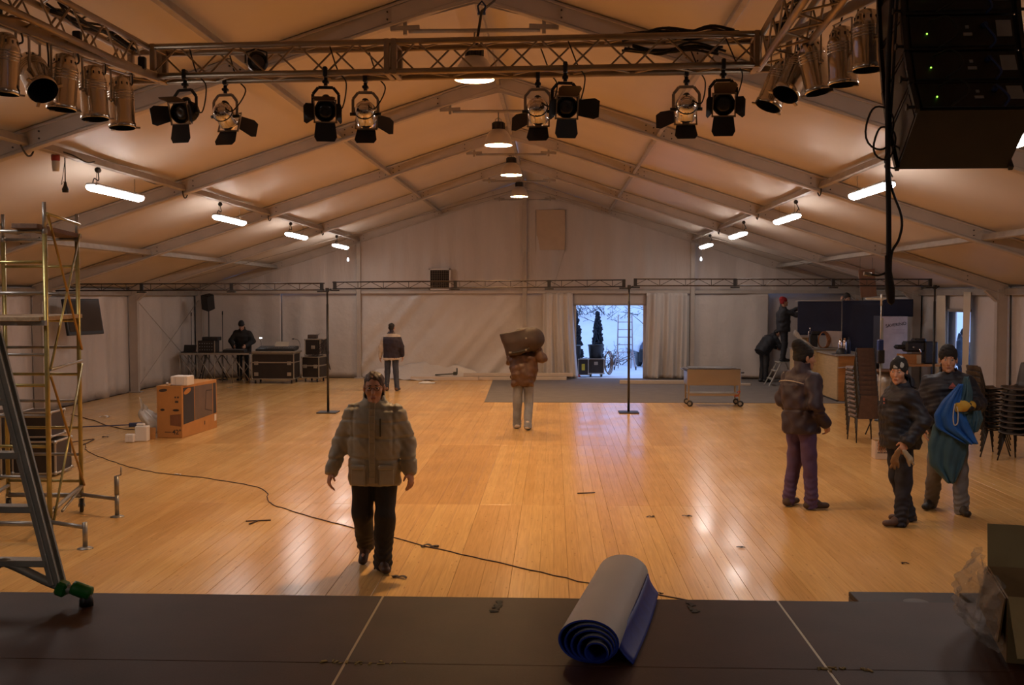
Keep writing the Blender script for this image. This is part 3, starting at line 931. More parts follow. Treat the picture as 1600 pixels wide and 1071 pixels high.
def parcan(label, x, y, ztop, rx, ry, grp, yawbar):
    """silver PAR can hung below a lamp bar; rx, ry tilt in degrees"""
    t = thing('par_can', label, 'spotlight', (x, y, ztop), 0, grp)
    R3 = rotm(rx, ry, 0)
    piv = Vector((0, 0, -.20))
    Rz = rotm(0, 0, yawbar)
    mb = MB()
    for s in (-1, 1):
        mb.bar(Rz @ Vector((s * .118, 0, .03)), Rz @ Vector((s * .118, 0, -.22)), .006, .026, (0, 1, 0))
    mb.bar(Rz @ Vector((-.118, 0, .03)), Rz @ Vector((.118, 0, .03)), .026, .006, (0, 0, 1))
    for s in (-1, 1):
        mb.cyl(Rz @ Vector((s * .10, 0, -.20)), Rz @ Vector((s * .145, 0, -.20)), .012, n=8)
    obj('yoke', mb, m_brass, t)
    def tr(v): return piv + R3 @ (Vector(v) - piv)
    o_ = tr((0, 0, 0)); 
    prof = [(0, .0), (.035, -.002), (.062, -.015), (.078, -.045), (.086, -.085), (.095, -.10), (.096, -.135), (.098, -.14), (.098, -.36), (.104, -.37), (.104, -.40), (.099, -.405)]
    prof_in = [(.094, -.40), (.090, -.20), (.05, -.12), (0, -.10)]
    mb = MB().lathe(prof, 30, o_, R3)
    for z in (-.12, -.14, -.16, -.18, -.36):
        mb.lathe([(.097, z), (.1015, z - .006), (.097, z - .012)], 30, o_, R3)
    obj('can', mb, m_par, t)
    obj('can_interior', MB().lathe(prof_in, 24, o_, R3), mat('sooty_interior', (.012, .011, .010), .9), t)  # inside of the can in a flat near-black
    mb = MB()
    for k in range(12):
        a = k * PI / 6
        mb.box(o_ + R3 @ Vector((.082 * math.cos(a), .082 * math.sin(a), -.066)), (.004, .011, .022), R3 @ rotm(0, 0, math.degrees(a)))
    obj('vent_slots', mb, m_bolt, t)
    mb = MB()
    for k in range(3):
        a = k * 2 * PI / 3 + .5
        mb.box(o_ + R3 @ Vector((.116 * math.cos(a), .116 * math.sin(a), -.398)), (.034, .022, .012), R3 @ rotm(0, 0, math.degrees(a)))
    pieces('gel_clip', mb, m_brass, t)
    a0 = o_ + R3 @ Vector((.0, .09, -.05))
    obj('tail_cable', MB().tube(spline([a0, a0 + Vector((.02, .10, .04)), Vector((.03, .09, .12)), Vector((0, .02, .10))], 5), .007, 5), m_cable, t)
    return t
def lx(y): return -2.45 - .187 * (8.6 - y)
def rxx(y): return 2.557 + .313 * (8.4 - y)
g = 'silver cans on the left lamp bar'
parcan('silver can lamp cut off by the left picture edge', lx(6.90), 6.90, 4.20, 0, 4, g, 80)
parcan('silver can lamp tilted so its dark mouth faces camera, upper left', lx(7.20), 7.20, 4.19, -32, -38, g, 100)
parcan('upright silver can lamp behind the tilted one, upper left', lx(7.50), 7.50, 4.20, -3, 3, g, 75)
parcan('upright silver can lamp second from the left truss corner', lx(7.85), 7.85, 4.19, -2, -4, g, 75)
parcan('upright silver can lamp nearest the left truss corner', lx(8.20), 8.20, 4.18, -3, -3, g, 75)
g = 'silver cans on the right lamp bar'
parcan('silver can lamp nearest the right truss corner, tilted left', rxx(8.27), 8.27, 4.30, -8, 24, g, 105)
parcan('tilted silver can lamp second from the right truss corner', rxx(8.02), 8.02, 4.32, -20, 28, g, 105)
parcan('glittering silver can lamp in the middle of right bar', rxx(7.78), 7.78, 4.33, -6, -10, g, 100)
parcan('upright silver can lamp second from the loudspeaker array', rxx(7.43), 7.43, 4.32, -2, -2, g, 105)
parcan('upright silver can lamp touching the loudspeaker array in view', rxx(7.15), 7.15, 4.36, -2, -1, g, 105)

# ------------------------------------------------------------------ flown loudspeaker array
m_cab = mat('black_speaker_paint', (0.012, 0.011, 0.011), 0.5, var=0.25, bump=.1, bscale=120)
m_side = mat('worn_side_panel', (0.045, 0.028, 0.018), 0.55, var=0.35, scale=7)  # mottled brown, lighter than the cabinet
m_label = mat('grey_label_plate', (0.30, 0.30, 0.31), 0.5)
m_led = mat('green_led', (.1, .6, .05), .4, emit=(0.35, 1.0, 0.08), estr=2.0)
m_bluecon = mat('blue_connector', (0.02, 0.04, 0.16), 0.4)
joints = [(6.0, 3.487, 37), (6.12, 3.665, 27), (6.21, 3.87, 18), (6.275, 4.09, 11), (6.315, 4.315, 6)]
names = ['lowest loudspeaker cabinet of the hanging array', 'second cabinet from the bottom of the hanging loudspeaker array', 'third cabinet from the bottom of the hanging loudspeaker array', 'fourth cabinet from the bottom of the hanging loudspeaker array', 'loudspeaker cabinet at the top picture edge']
XA0, XA1 = 2.905, 3.535
for i, (yy, zz, tl) in enumerate(joints):
    t = thing('array_loudspeaker', names[i], 'loudspeaker', (3.22, yy, zz), 0, 'cabinets of the hanging loudspeaker array')
    t.rotation_euler = (RAD(-tl), 0, RAD(-1.5))
    H = .235; W = .315; D = .46
    # trapezoid: rear (towards stage) lower than front
    mb = MB()
    vs = [(-W, 0, .004), (W, 0, .004), (W, D, 0), (-W, D, 0), (-W, 0, H - .012), (W, 0, H - .012), (W, D, H + .05), (-W, D, H + .05)]
    mb.add(vs, [(3, 2, 1, 0), (4, 5, 6, 7), (0, 1, 5, 4), (2, 3, 7, 6), (1, 2, 6, 5), (3, 0, 4, 7)])
    obj('cabinet', mb, m_cab, t)
    mb = MB()
    for s in (-1, 1):
        mb.prism([(.06, .02), (D - .05, .02), (D - .05, H + .02), (.06, H - .03)], .006, Matrix(((0, 0, s), (1, 0, 0), (0, 1, 0))).to_3x3(), (s * W, 0, 0))
    pieces('side_panel', mb, m_side, t)
    mb = MB()
    for s in (-1, 1):
        mb.bar((s * (W + .012), -.012, -.01), (s * (W + .012), -.012, H + .01), .024, .03, (0, 1, 0)).bar((s * (W + .012), D - .02, -.02), (s * (W + .012), D - .02, H + .05), .024, .03, (0, 1, 0))
        mb.cyl((s * (W + .01), -.012, .02), (s * (W + .065), -.012, .02), .010, n=8).cyl((s * (W + .06), -.012, .02), (s * (W + .07), -.012, .02), .02, n=8)
    pieces('rigging_bar', mb, m_blackmetal, t)
    if i < 5:
        pl = obj('amplifier_panel', MB().box((0, -.006, H * .5), (W * 1.86, .012, H * .82), bev=.004), m_cab, t)
        mb = MB().box((.235, -.014, H * .55), (.085, .004, .105))
        obj('label_plate', mb, m_label, t)
        obj('power_led', MB().sphere((-.20, -.016, H * .42), .005, 8, 6), m_led, t)
        mb = MB().cyl((.12, -.012, H * .62), (.12, -.05, H * .58), .016, n=10).tube(spline([(.12, -.05, H * .58), (.10, -.10, H * .4), (.15, -.09, H * .05), (.13, -.05, -.02)], 5), .008, 5)
        obj('power_connector', mb, m_bluecon, t)
        mb = MB().box((.03, -.014, H * .4), (.05, .004, .02)).box((.03, -.014, H * .6), (.02, .004, .02))
        obj('switch_row', mb, m_label, t)
        mb = MB().tube(spline([(-.18, -.02, H * .75), (-.10, -.09, H * .7), (-.06, -.11, H * .2), (-.15, -.05, -.01)], 5), .006, 5)
        obj('signal_lead', mb, m_cable, t)
# loops of cable beside the array and the drop to the floor
t = thing('array_cable', 'black cable loops and long cable dropping from the loudspeaker array', 'cable', (2.845, 6.35, 2.0))
base = Vector((2.845, 6.35, 2.0))
lo = []
for (r, cx, cz, n) in ((.13, -.05, 1.45, 22), (.10, -.02, 1.36, 20), (.07, .03, 1.28, 16)):
    lo.append([(cx + r * .62 * math.sin(a) * (1 if math.sin(a) > 0 else 1.0), .02 * math.cos(3 * a), cz + r * math.cos(a)) for a in [2 * PI * k / n for k in range(n)]])
for q in lo:
    obj('cable_loop', MB().tube(q, .006, 6, closed=True), m_cable, t)
mb = MB()
mb.tube(spline([(.0, -.1, 2.5), (-.01, -.02, 1.9), (0, 0, 1.3), (.012, 0, .9), (.015, 0, .62), (.022, 0, .46)], 6), .016, 8)
mb.tube(spline([(.02, -.1, 2.4), (.02, -.02, 1.8), (.012, .01, 1.2), (.085, .0, .93), (.075, 0, .80), (.03, 0, .70), (.03, 0, .5)], 6), .008, 6)
mb.tube(spline([(.028, 0, .70), (.01, .0, .61), (-.04, .0, .58), (-.09, 0, .585)], 6), .006, 6)
obj('drop_cable', mb, m_cable, t)
obj('plug_bundle', MB().lathe([(0, 0), (.022, .02), (.03, .10), (.02, .22), (.012, .3), (0, .3)], 10, (.035, 0, .40), rotm(0, -6, 0)), m_cable, t)
obj('cable_tip', MB().cyl((-.085, 0, .585), (-.13, 0, .59), .012, n=8), m_steel, t)
mb = MB().tube(spline([(.78, .0, 2.30), (.87, 0, 2.20), (.88, 0, 2.05), (.78, 0, 1.92)], 7), .011, 6)
obj('side_lead', mb, m_cable, t)
mb = MB().bar((.83, 0, 1.80), (.90, 0, 1.805), .012, .012).bar((.90, 0, 1.805), (.80, 0, 1.70), .012, .012)
obj('bracket_arm', mb, m_blackmetal, t)

# hanging socket and siren-like fitting on the left slope
t = thing('hanging_socket', 'black plug socket dangling from the left roof slope', 'socket', (-5.05, 12.6, 3.82))
obj('cord', MB().tube([(0.0, 0, 0), (.0, 0, .42)], .007, 5).tube([(-.02, 0, .03), (-.05, 0, -.01), (-.03, .01, .12), (-.005, 0, .26)], .004, 4), m_cable, t)
obj('plug', MB().lathe([(0, -.10), (.035, -.10), (.04, -.06), (.022, -.02), (.012, .03), (0, .03)], 12), m_black, t)
t = thing('power_coupler', 'white and red power coupler hanging near the left tube lamp', 'connector', (-5.02, 12.3, 4.08))
obj('sleeve', MB().lathe([(0, -.14), (.035, -.14), (.045, -.08), (.045, .02), (0, .02)], 14), mat('white_plastic', (.7, .66, .6), .45), t)
obj('collar', MB().lathe([(.045, -.02), (.05, .0), (.05, .05), (.03, .06)], 14), mat('red_plastic', (.35, .03, .02), .45), t)
obj('lead', MB().tube(spline([(0, 0, .05), (.02, .05, .10), (.12, .2, .07), (.17, .45, .02), (.16, .7, .06)], 5), .009, 6), m_cable, t)
# ------------------------------------------------------------------ stage
def stage_material():
    m = mat('phenolic_stage_ply', (0.052, 0.020, 0.011), 0.50, var=0.30, scale=2.2, bump=0.10, bscale=220, spec=0.22)
    return m
m_stage = stage_material()
m_stagerim = mat('stage_aluminium_rim', (0.42, 0.36, 0.24), 0.4, metal=0.5)
m_tape = mat('torn_gaffer_residue', (0.03, 0.03, 0.025), 0.7, var=.4, scale=30)
SZ, SE = 0.92, 5.29
deck_lbl = {(0, 0): 'brown stage deck carrying the carpet roll, front row', (0, -1): 'brown stage deck under the green-footed ladder, front row', (0, 1): 'brown stage deck beside the open carton, front row',
            (1, 0): 'brown stage deck in the second row, bottom centre', (1, -1): 'brown stage deck in the second row, bottom left corner', (1, 1): 'brown stage deck in the second row, bottom right corner',
            (0, -2): 'brown stage deck outside the left picture edge, front row', (1, -2): 'brown stage deck outside the left picture edge, second row', (2, 0): 'brown stage deck in the third row, centre', (2, -1): 'brown stage deck in the third row, left', (2, 1): 'brown stage deck in the third row, right'}
for r in range(3):
    for c in ((-2, -1, 0, 1) if r < 2 else (-1, 0, 1)):
        x0 = c * 2.0
        y1 = SE - r * 0.985
        dz = 0.0
        t = thing('stage_deck', deck_lbl[(r, c)], 'stage deck', (x0 + 1.0, y1 - .49, 0), 0, 'brown stage decks')
        obj('ply_top', MB().box((0, 0, SZ - .010 + dz), (1.990, .982, .020), bev=.002), m_stage, t)
        fr = MB()
        for s in (-1, 1):
            fr.box((s * .9955, 0, SZ - .050 + dz), (.009, .983, .097)).box((0, s * .4895, SZ - .055 + dz), (1.982, .006, .09))
        obj('rim_profile', fr, m_stagerim, t)
        for sx in (-1, 1):
            for sy in (-1, 1):
                obj('leg', MB().cyl((sx * .93, sy * .44, 0), (sx * .93, sy * .44, SZ - .03), .024, n=10), m_steel, t)
# torn tape marks on the decks
for nm_, pos, sz in (('patch of torn black tape on the stage deck left of the carpet roll', (0.592, 5.13, SZ + .0022), (.05, .17)), ('patch of torn black tape on the stage deck right of the carpet roll', (1.555, 5.15, SZ + .0022), (.045, .15))):
    mb = MB()
    rr = random.Random(int(pos[0] * 100))
    for k in range(9):
        mb.box((rr.uniform(-.5, .5) * sz[0] * .6, (k / 8 - .5) * sz[1], 0), (sz[0] * rr.uniform(.4, .9), sz[1] * .12, .0016), rotm(0, 0, rr.uniform(-8, 8)))
    tag(obj('tape_residue', mb, m_tape, None, pos), nm_, 'tape')
m_flake = mat('straw_flake', (.35, .25, .08), .8)
for k, (x, y, lb) in enumerate(((1.985, 4.31, 'yellowish straw flakes at the right deck corner'), (0.0, 4.31, 'pale chips at the left deck corner'))):
    mb = MB(); rr = random.Random(k)
    for i in range(16):
        mb.box((rr.uniform(-.02, .20) if k == 0 else rr.uniform(-.1, .25), rr.uniform(-.02, .02) - .0, .002), (rr.uniform(.008, .035), rr.uniform(.004, .012), .003), rotm(0, 0, rr.uniform(0, 180)))
    tag(obj('debris_flakes', mb, m_flake, None, (x, y, SZ)), lb, 'debris')

# low dark steps in front of the stage edge, right
for k, (x0, x1, lb) in enumerate(((2.62, 3.235, 'dark low step in front of the stage edge, right of the decks'), (3.265, 3.9, 'dark low step at the stage edge, partly behind the open carton'))):
    t = thing('stage_step', lb, 'step', ((x0 + x1) / 2, 5.82, 0), 0, 'dark steps at the stage edge')
    w = x1 - x0
    obj('tread', MB().box((0, 0, .69), (w, .84, .03), bev=.004), mat('dark_step_ply', (.030, .018, .014), .5, var=.3, spec=.2), t)
    obj('frame', MB().box((0, -.40, .62), (w, .03, .11)).box((0, .40, .62), (w, .03, .11)).box((-w / 2 + .015, 0, .62), (.03, .8, .11)).box((w / 2 - .015, 0, .62), (.03, .8, .11)), m_blackmetal, t)
    for sx in (-1, 1):
        for sy in (-1, 1):
            obj('leg', MB().box((sx * (w / 2 - .03), sy * .37, .285), (.04, .04, .57)), m_blackmetal, t)
    obj('drain_plate', MB().lathe([(0, .003), (.06, .003), (.07, 0)], 20, (0.02, .22, .705)), mat('dark_disc', (.07, .055, .045), .5), t)

# ------------------------------------------------------------------ rolled carpet
m_cgrey = mat('grey_carpet_backing', (0.84, 0.81, 0.78), 0.62, var=.04, scale=3)
m_cblue = mat('blue_carpet_face', (0.016, 0.05, 0.42), 0.5, var=.15, scale=20)
p_f = Vector((1.016, 4.34, SZ)); p_b = Vector((1.235, 5.46, SZ))
ax = (p_b - p_f); Lr = ax.length; ax.normalize(); sx_ = Vector((ax.y, -ax.x, 0))
t = thing('carpet_roll', 'rolled grey-backed blue carpet lying on the stage edge', 'carpet roll', tuple(p_f))
def spiral(k, inset=0.0):
    pts = []
    turns = 5.0
    n = 150
    for i in range(n + 1):
        a = i / n * turns * 2 * PI
        f = i / n
        rx = .034 + (.134 - .034) * f ** .8
        rz = .032 + (.094 - .032) * f ** .75
        cx = .045 * (1 - f) 
        cz = .034 + .060 * f ** .8 + .004
        pts.append((cx + rx * math.cos(a - .6), cz - rz * math.sin(-(a - .6))))
    # loose tail lying on the deck to the right
    last = pts[-1]
    return pts
sp = spiral(0)
zmin = min(p[1] for p in sp)
sp = [(a, b - zmin + .006) for a, b in sp]
def sheet(off, m, name, extra):
    mb = MB()
    P0, P1 = [], []
    n = len(sp)
    for i, (a, b) in enumerate(sp):
        t0 = sp[max(i - 1, 0)]; t1 = sp[min(i + 1, n - 1)]
        dx, dz = t1[0] - t0[0], t1[1] - t0[1]
        l = math.hypot(dx, dz) or 1
        nx, nz = dz / l, -dx / l
        w = off
        P0.append(sx_ * (a + nx * w) + Vector((0, 0, b + nz * w)))
        P1.append(P0[-1] + ax * Lr)
    vs = P0 + P1
    mb.add(vs, [(i, i + 1, n + i + 1, n + i) for i in range(n - 1)], True)
    return mb, P0, P1
mo, A0, A1 = sheet(0.0035, None, '', 0)
mi_, B0, B1 = sheet(-0.0035, None, '', 0)
obj('backing', mo, m_cgrey, t)
n = len(A0)
pile = MB(); pile.v = list(mi_.v); pile.f = [f[::-1] for f in mi_.f]; pile.s = list(mi_.s); pile.m = list(mi_.m)
for X0, X1 in ((A0, B0), (A1, B1)):
    pile.add(X0 + X1, [(i, i + 1, n + i + 1, n + i) for i in range(n - 1)])
obj('pile', pile, m_cblue, t)
# loose outer end tucked out to the right
def tail(u, v):
    s = .136 + .052 * u
    z = .105 - .098 * u ** .6
    skew = .02 * (1 - v)
    return sx_ * (s - skew * (1 - u) + .012 * math.sin(v * 3)) + ax * (Lr * (0.02 + .94 * v)) + Vector((0, 0, z))
obj('loose_end', MB().surf(tail, 8, 16, .006), m_cblue, t)

# ------------------------------------------------------------------ open carton with bubble wrap
m_card = mat('brown_cardboard', (0.36, 0.235, 0.11), 0.75, var=.06, scale=8, bump=.06, bscale=90)
m_cardin = mat('greenish_cardboard_inside', (0.42, 0.34, 0.17), 0.8, var=.06, scale=8)
t = thing('open_carton', 'open brown cardboard carton with raised flap, bottom right corner', 'carton', (2.77, 4.42, SZ), -14)
W_, D_, H_ = .62, .56, .27
th = .007
obj('wall_panel', MB().box((0, D_ / 2, H_ / 2), (th, D_, H_)), m_card, t)
obj('wall_panel', MB().box((W_ / 2, 0, H_ / 2), (W_, th, H_)), m_cardin, t)
obj('wall_panel', MB().box((W_, D_ / 2, H_ / 2), (th, D_, H_)), m_card, t)
obj('wall_panel', MB().box((W_ / 2, D_, H_ / 2), (W_, th, H_)), m_card, t)
obj('bottom_panel', MB().box((W_ / 2, D_ / 2, .008), (W_ - .01, D_ - .01, .008)), m_card, t)
fl = obj('flap', MB().box((W_ / 2, 0.02, .10), (W_, th, .21), rotm(-10, 0, 0)), m_cardin, t, (0, D_, H_ - .01))
obj('print_mark', MB().box((.22, -.012, .05), (.012, .003, .03)).box((.26, -.012, .05), (.012, .003, .03)).box((.30, -.012, .05), (.012, .003, .03)), mat('faded_print', (.12, .06, .03), .8), fl)
obj('flap', MB().box((W_ / 2, -.14, .0), (W_, .30, th), rotm(0, 0, 0)), m_cardin, t, (0, 0, H_), (RAD(38), 0, 0))
obj('flap', MB().box((-.01, D_ / 2, -.095), (th, D_ - .02, .19), rotm(0, 7, 0)), m_card, t, (-.012, 0, H_))
m_film = bpy.data.materials.new('clear_bubble_wrap'); m_film.use_nodes = True
_n = m_film.node_tree; _b = _n.nodes['Principled BSDF']
_b.inputs['Base Color'].default_value = (.72, .68, .60, 1); _b.inputs['Roughness'].default_value = .12; _b.inputs['Alpha'].default_value = .30; _b.inputs['Specular IOR Level'].default_value = .9
_v = _n.nodes.new('ShaderNodeTexVoronoi'); _v.inputs['Scale'].default_value = 55; _bp = _n.nodes.new('ShaderNodeBump'); _bp.inputs['Strength'].default_value = .8; _bp.inputs['Distance'].default_value = .01
_tc = _n.nodes.new('ShaderNodeTexCoord'); sock(_n, _tc.outputs['Object'], _v.inputs['Vector']); sock(_n, _v.outputs['Distance'], _bp.inputs['Height']); sock(_n, _bp.outputs['Normal'], _b.inputs['Normal'])
def film(u, v):
    z = .03 + .33 * v
    y = .02 + (D_ - .02) * u
    bulge = .02 + .14 * math.sin(PI * u) ** .6 * math.sin(PI * (.08 + .86 * v)) ** .8
    wr = .012 * math.sin(u * 17 + v * 9) + .009 * math.sin(v * 31 - u * 8) + .006 * math.sin(u * 41 + v * 23)
    return (-bulge - .012 + wr, y, z)
wrap = thing('bubble_wrap', 'crumpled clear bubble wrap bulging from the open carton', 'plastic wrap', (2.77, 4.42, SZ), -14)
obj('film', MB().surf(film, 40, 40), m_film, wrap)
obj('film_fold', MB().surf(lambda u, v: (-.02 - .05 * math.sin(PI * u) + .01 * math.sin(u * 20 + v * 12), .02 + .5 * u, .06 + .26 * v + .02 * math.sin(u * 9)), 30, 24), m_film, wrap)

# ------------------------------------------------------------------ stepladder on the stage
m_lad = mat('ladder_aluminium', (0.40, 0.385, 0.33), 0.42, metal=0.3, var=.12)
m_green = mat('green_plastic', (0.010, 0.16, 0.018), 0.45, var=.15)
t = thing('stepladder', 'aluminium stepladder with green feet at the left stage edge', 'ladder', (-1.56, 5.10, SZ))
slope = Vector((-.345, .10, 1.20)); 
def rl(z): return Vector((-.04, -.02, .10)) + slope * ((z - .10) / 1.20)
b0, b1 = rl(.10), rl(2.3)
mb = MB().bar(b0, b1, .030, .078, (0.2, 1, 0), .003)
mb.bar(b0 + Vector((.022, -.03, 0)), b1 + Vector((.022, -.03, 0)), .032, .012, (0.2, 1, 0)).bar(b0 + Vector((.022, .03, 0)), b1 + Vector((.022, .03, 0)), .032, .012, (0.2, 1, 0))
obj('rail', mb, m_lad, t)
bl0, bl1 = b0 + Vector((-.62, 0, 0)), rl(2.3) + Vector((-.16, 0, 0))
obj('rail', MB().bar(bl0, bl1, .030, .078, (-.1, 1, 0), .003), m_lad, t)
for z in (.21, .475, .74, 1.005, 1.27, 1.535, 1.80):
    pr = rl(z); k = (z - .1) / 2.2
    pl = pr + Vector((-.62 + .46 * k, 0, 0))
    obj('tread', MB().bar(pl, pr, .085, .032, (0, 0.0, 1), .004), m_lad, t)
# rear support pair
for xo in (-.04, -.56):
    q0 = Vector((xo - .02, -.95, .03)); q1 = rl(2.3) + Vector((0 if xo > -.1 else -.16, -.06, 0))
    obj('rear_leg', MB().bar(q0, q1, .028, .05, (0, 1, 0.3), .003), m_lad, t)
# stabiliser bar with green sockets
mb = MB().tube(spline([(-.74, -.03, .05), (-.60, -.03, .10), (-.34, -.03, .20), (-.27, -.03, .205), (-.06, -.03, .11), (.09, -.03, .065)], 5), .024, 8)
obj('stabiliser', mb, m_lad, t)
obj('green_socket', MB().box((-.005, -.03, .085), (.055, .062, .072), rotm(0, 20, 0), .010), m_green, t)
obj('green_socket', MB().lathe([(0, 0), (.034, .004), (.036, .02), (.036, .095), (.03, .10), (0, .10)], 12, (.045, -.03, .092), rotm(0, 110, 0)), m_green, t)
obj('rubber_foot', MB().lathe([(0, 0), (.034, 0), (.032, .03), (.024, .055), (0, .06)], 14, (.115, -.03, 0.0)), m_black, t)
obj('rubber_foot', MB().lathe([(0, 0), (.034, 0), (.032, .03), (.024, .055), (0, .06)], 14, (-.74, -.03, 0.0)), m_black, t)

# ------------------------------------------------------------------ rolling scaffold tower
m_gold = mat('yellow_passivated_tube', (0.38, 0.325, 0.13), 0.34, metal=0.7, var=.25, scale=6)
m_galv = mat('grey_galvanised_tube', (0.30, 0.29, 0.27), 0.4, metal=.7, var=.2)
m_amber = mat('amber_brace_paint', (0.36, 0.20, 0.03), .45, var=.15)
m_plank = mat('weathered_scaffold_board', (0.10, 0.045, 0.02), .7, var=.3, scale=5, stretch=(8, 1, 8))
t = thing('scaffold_tower', 'rolling scaffold tower of golden tubes on castors at the left edge', 'scaffold', (-4.14, 10.2, 0))
Bp, Cp, Dp, Ap = Vector((0, 0, 0)), Vector((-.365, 1.5, 0)), Vector((-1.215, 1.5, 0)), Vector((-.85, 0, 0))
U = lambda p, z: p + Vector((0, 0, z))
for p in (Ap, Bp, Cp, Dp):
    po = obj('upright', MB().cyl(U(p, .18), U(p, 3.12), .024, n=12), m_gold, t)
    obj('spigot', MB().cyl(U(p, 3.12), U(p, 3.385), .019, n=10).lathe([(.02, 0), (.028, .005), (.028, .05), (.02, .055)], 12, U(p, 3.07)), m_galv, po)
for (p, q) in ((Ap, Bp), (Dp, Cp)):
    for k in range(10):
        z = 3.10 - .305 * k
        obj('rung', MB().cyl(U(p, z), U(q, z), .017, n=10), m_gold if k % 2 else m_galv, t)
def off(p, dx=.03): return p + Vector((dx, 0, 0))
for a_, za, b_, zb, mm in ((Bp, 3.27, Cp, 1.86, m_amber), (Cp, 3.16, Bp, 1.74, m_gold), (Bp, 1.67, Cp, .31, m_amber), (Cp, 1.69, Bp, .20, m_gold),
                            (Ap, 3.27, Dp, 1.86, m_amber), (Dp, 1.69, Ap, .20, m_gold)):
    o = .035 if a_ in (Bp, Cp) else -.035
    obj('brace', MB().cyl(U(off(a_, o), za), U(off(b_, o), zb), .013, n=8), mm, t)
for z, mm in ((3.27, m_gold), (1.73, m_galv)):
    obj('guard_rail', MB().cyl(U(off(Bp), z), U(off(Cp), z), .016, n=8), mm, t)
    obj('guard_rail', MB().cyl(U(off(Ap, -.03), z), U(off(Dp, -.03), z), .016, n=8), mm, t)
# boards
mb = MB().bar(U(Bp, 3.145) + Vector((-.15, -.10, 0)), U(Cp, 3.145) + Vector((-.13, .12, 0)), .24, .048, (0, 0, 1), .004)
obj('scaffold_board', mb, m_plank, t)
for k in range(3):
    o = Vector((-.14 - k * .255, 0, 0))
    obj('platform_board', MB().bar(U(Bp, 2.235) + o + Vector((0, -.12, 0)), U(Cp, 2.235) + o + Vector((0, .12, 0)), .245, .045, (0, 0, 1), .004), mat('pale_platform_board', (.30, .21, .12), .7, var=.2, scale=5, stretch=(8, 1, 8)), t)
obj('platform_hook', MB().bar(U(Ap, 2.195) + Vector((0, -.05, 0)), U(Bp, 2.195) + Vector((.02, -.05, 0)), .05, .05), m_galv, t)
# chassis and castors
for (p, q) in ((Bp, Cp), (Ap, Dp)):
    obj('base_rail', MB().cyl(U(p, .30), U(q, .30), .022, n=10), m_galv, t)
for (p, q) in ((Ap, Bp), (Dp, Cp)):
    obj('base_rail', MB().cyl(U(p, .19), U(q, .19), .026, n=10), m_galv, t)
def castor(p):
    c = obj('castor', MB().lathe([(0, -.022), (.07, -.022), (.08, -.014), (.08, .014), (.07, .022), (0, .022)], 18, U(p, .08), rotm(0, 90, 25)), m_black, t)
    fk = MB().box(U(p, .14) + Vector((.03, 0, 0)), (.006, .05, .12), rotm(0, 0, 25)).box(U(p, .14) + Vector((-.03, 0, 0)), (.006, .05, .12), rotm(0, 0, 25)).cyl(U(p, .175), U(p, .25), .024, n=10)
    obj('fork', fk, m_galv, c)
    obj('hub', MB().cyl(U(p, .08) + Vector((-.034, -.014, 0)), U(p, .08) + Vector((.034, .014, 0)), .02, n=10), m_steel, c)
for p in (Ap, Bp, Cp, Dp): castor(p)
# outriggers
for p, q, h in ((Bp, Vector((.455, -.225, 0)), .21), (Cp, Vector((.15, 1.25, 0)), .20)):
    arm = MB().cyl(U(p, h), U(q, h), .021, n=10)
    arm.cyl(U(p, h + .06) * .35 + U(q, h) * .65, U(p, .02), .013, n=8) if False else None
    o = obj('outrigger', arm, m_galv, t)
    mb = MB().cyl(U(q, .02), U(q, h + .05), .024, n=10).lathe([(0, 0), (.075, 0), (.075, .006), (.03, .022), (0, .022)], 18, U(q, 0))
    if p is Cp:
        mb.cyl(U(q, h + .05), U(q, .46), .026, n=10).cyl(U(q, .46), U(q, .47) + Vector((.05, 0, 0)), .007, n=6).cyl(U(q, .47) + Vector((.05, 0, 0)), U(q, .56) + Vector((.055, 0, 0)), .009, n=6)
    obj('jack_foot', mb, m_galv, o)
obj('brace_strut', MB().cyl(U(Cp, .28), U(Bp, .21) * .65 + U(Cp, .21) * .35 + Vector((.0, .0, 0)), .014, n=8), m_galv, t)

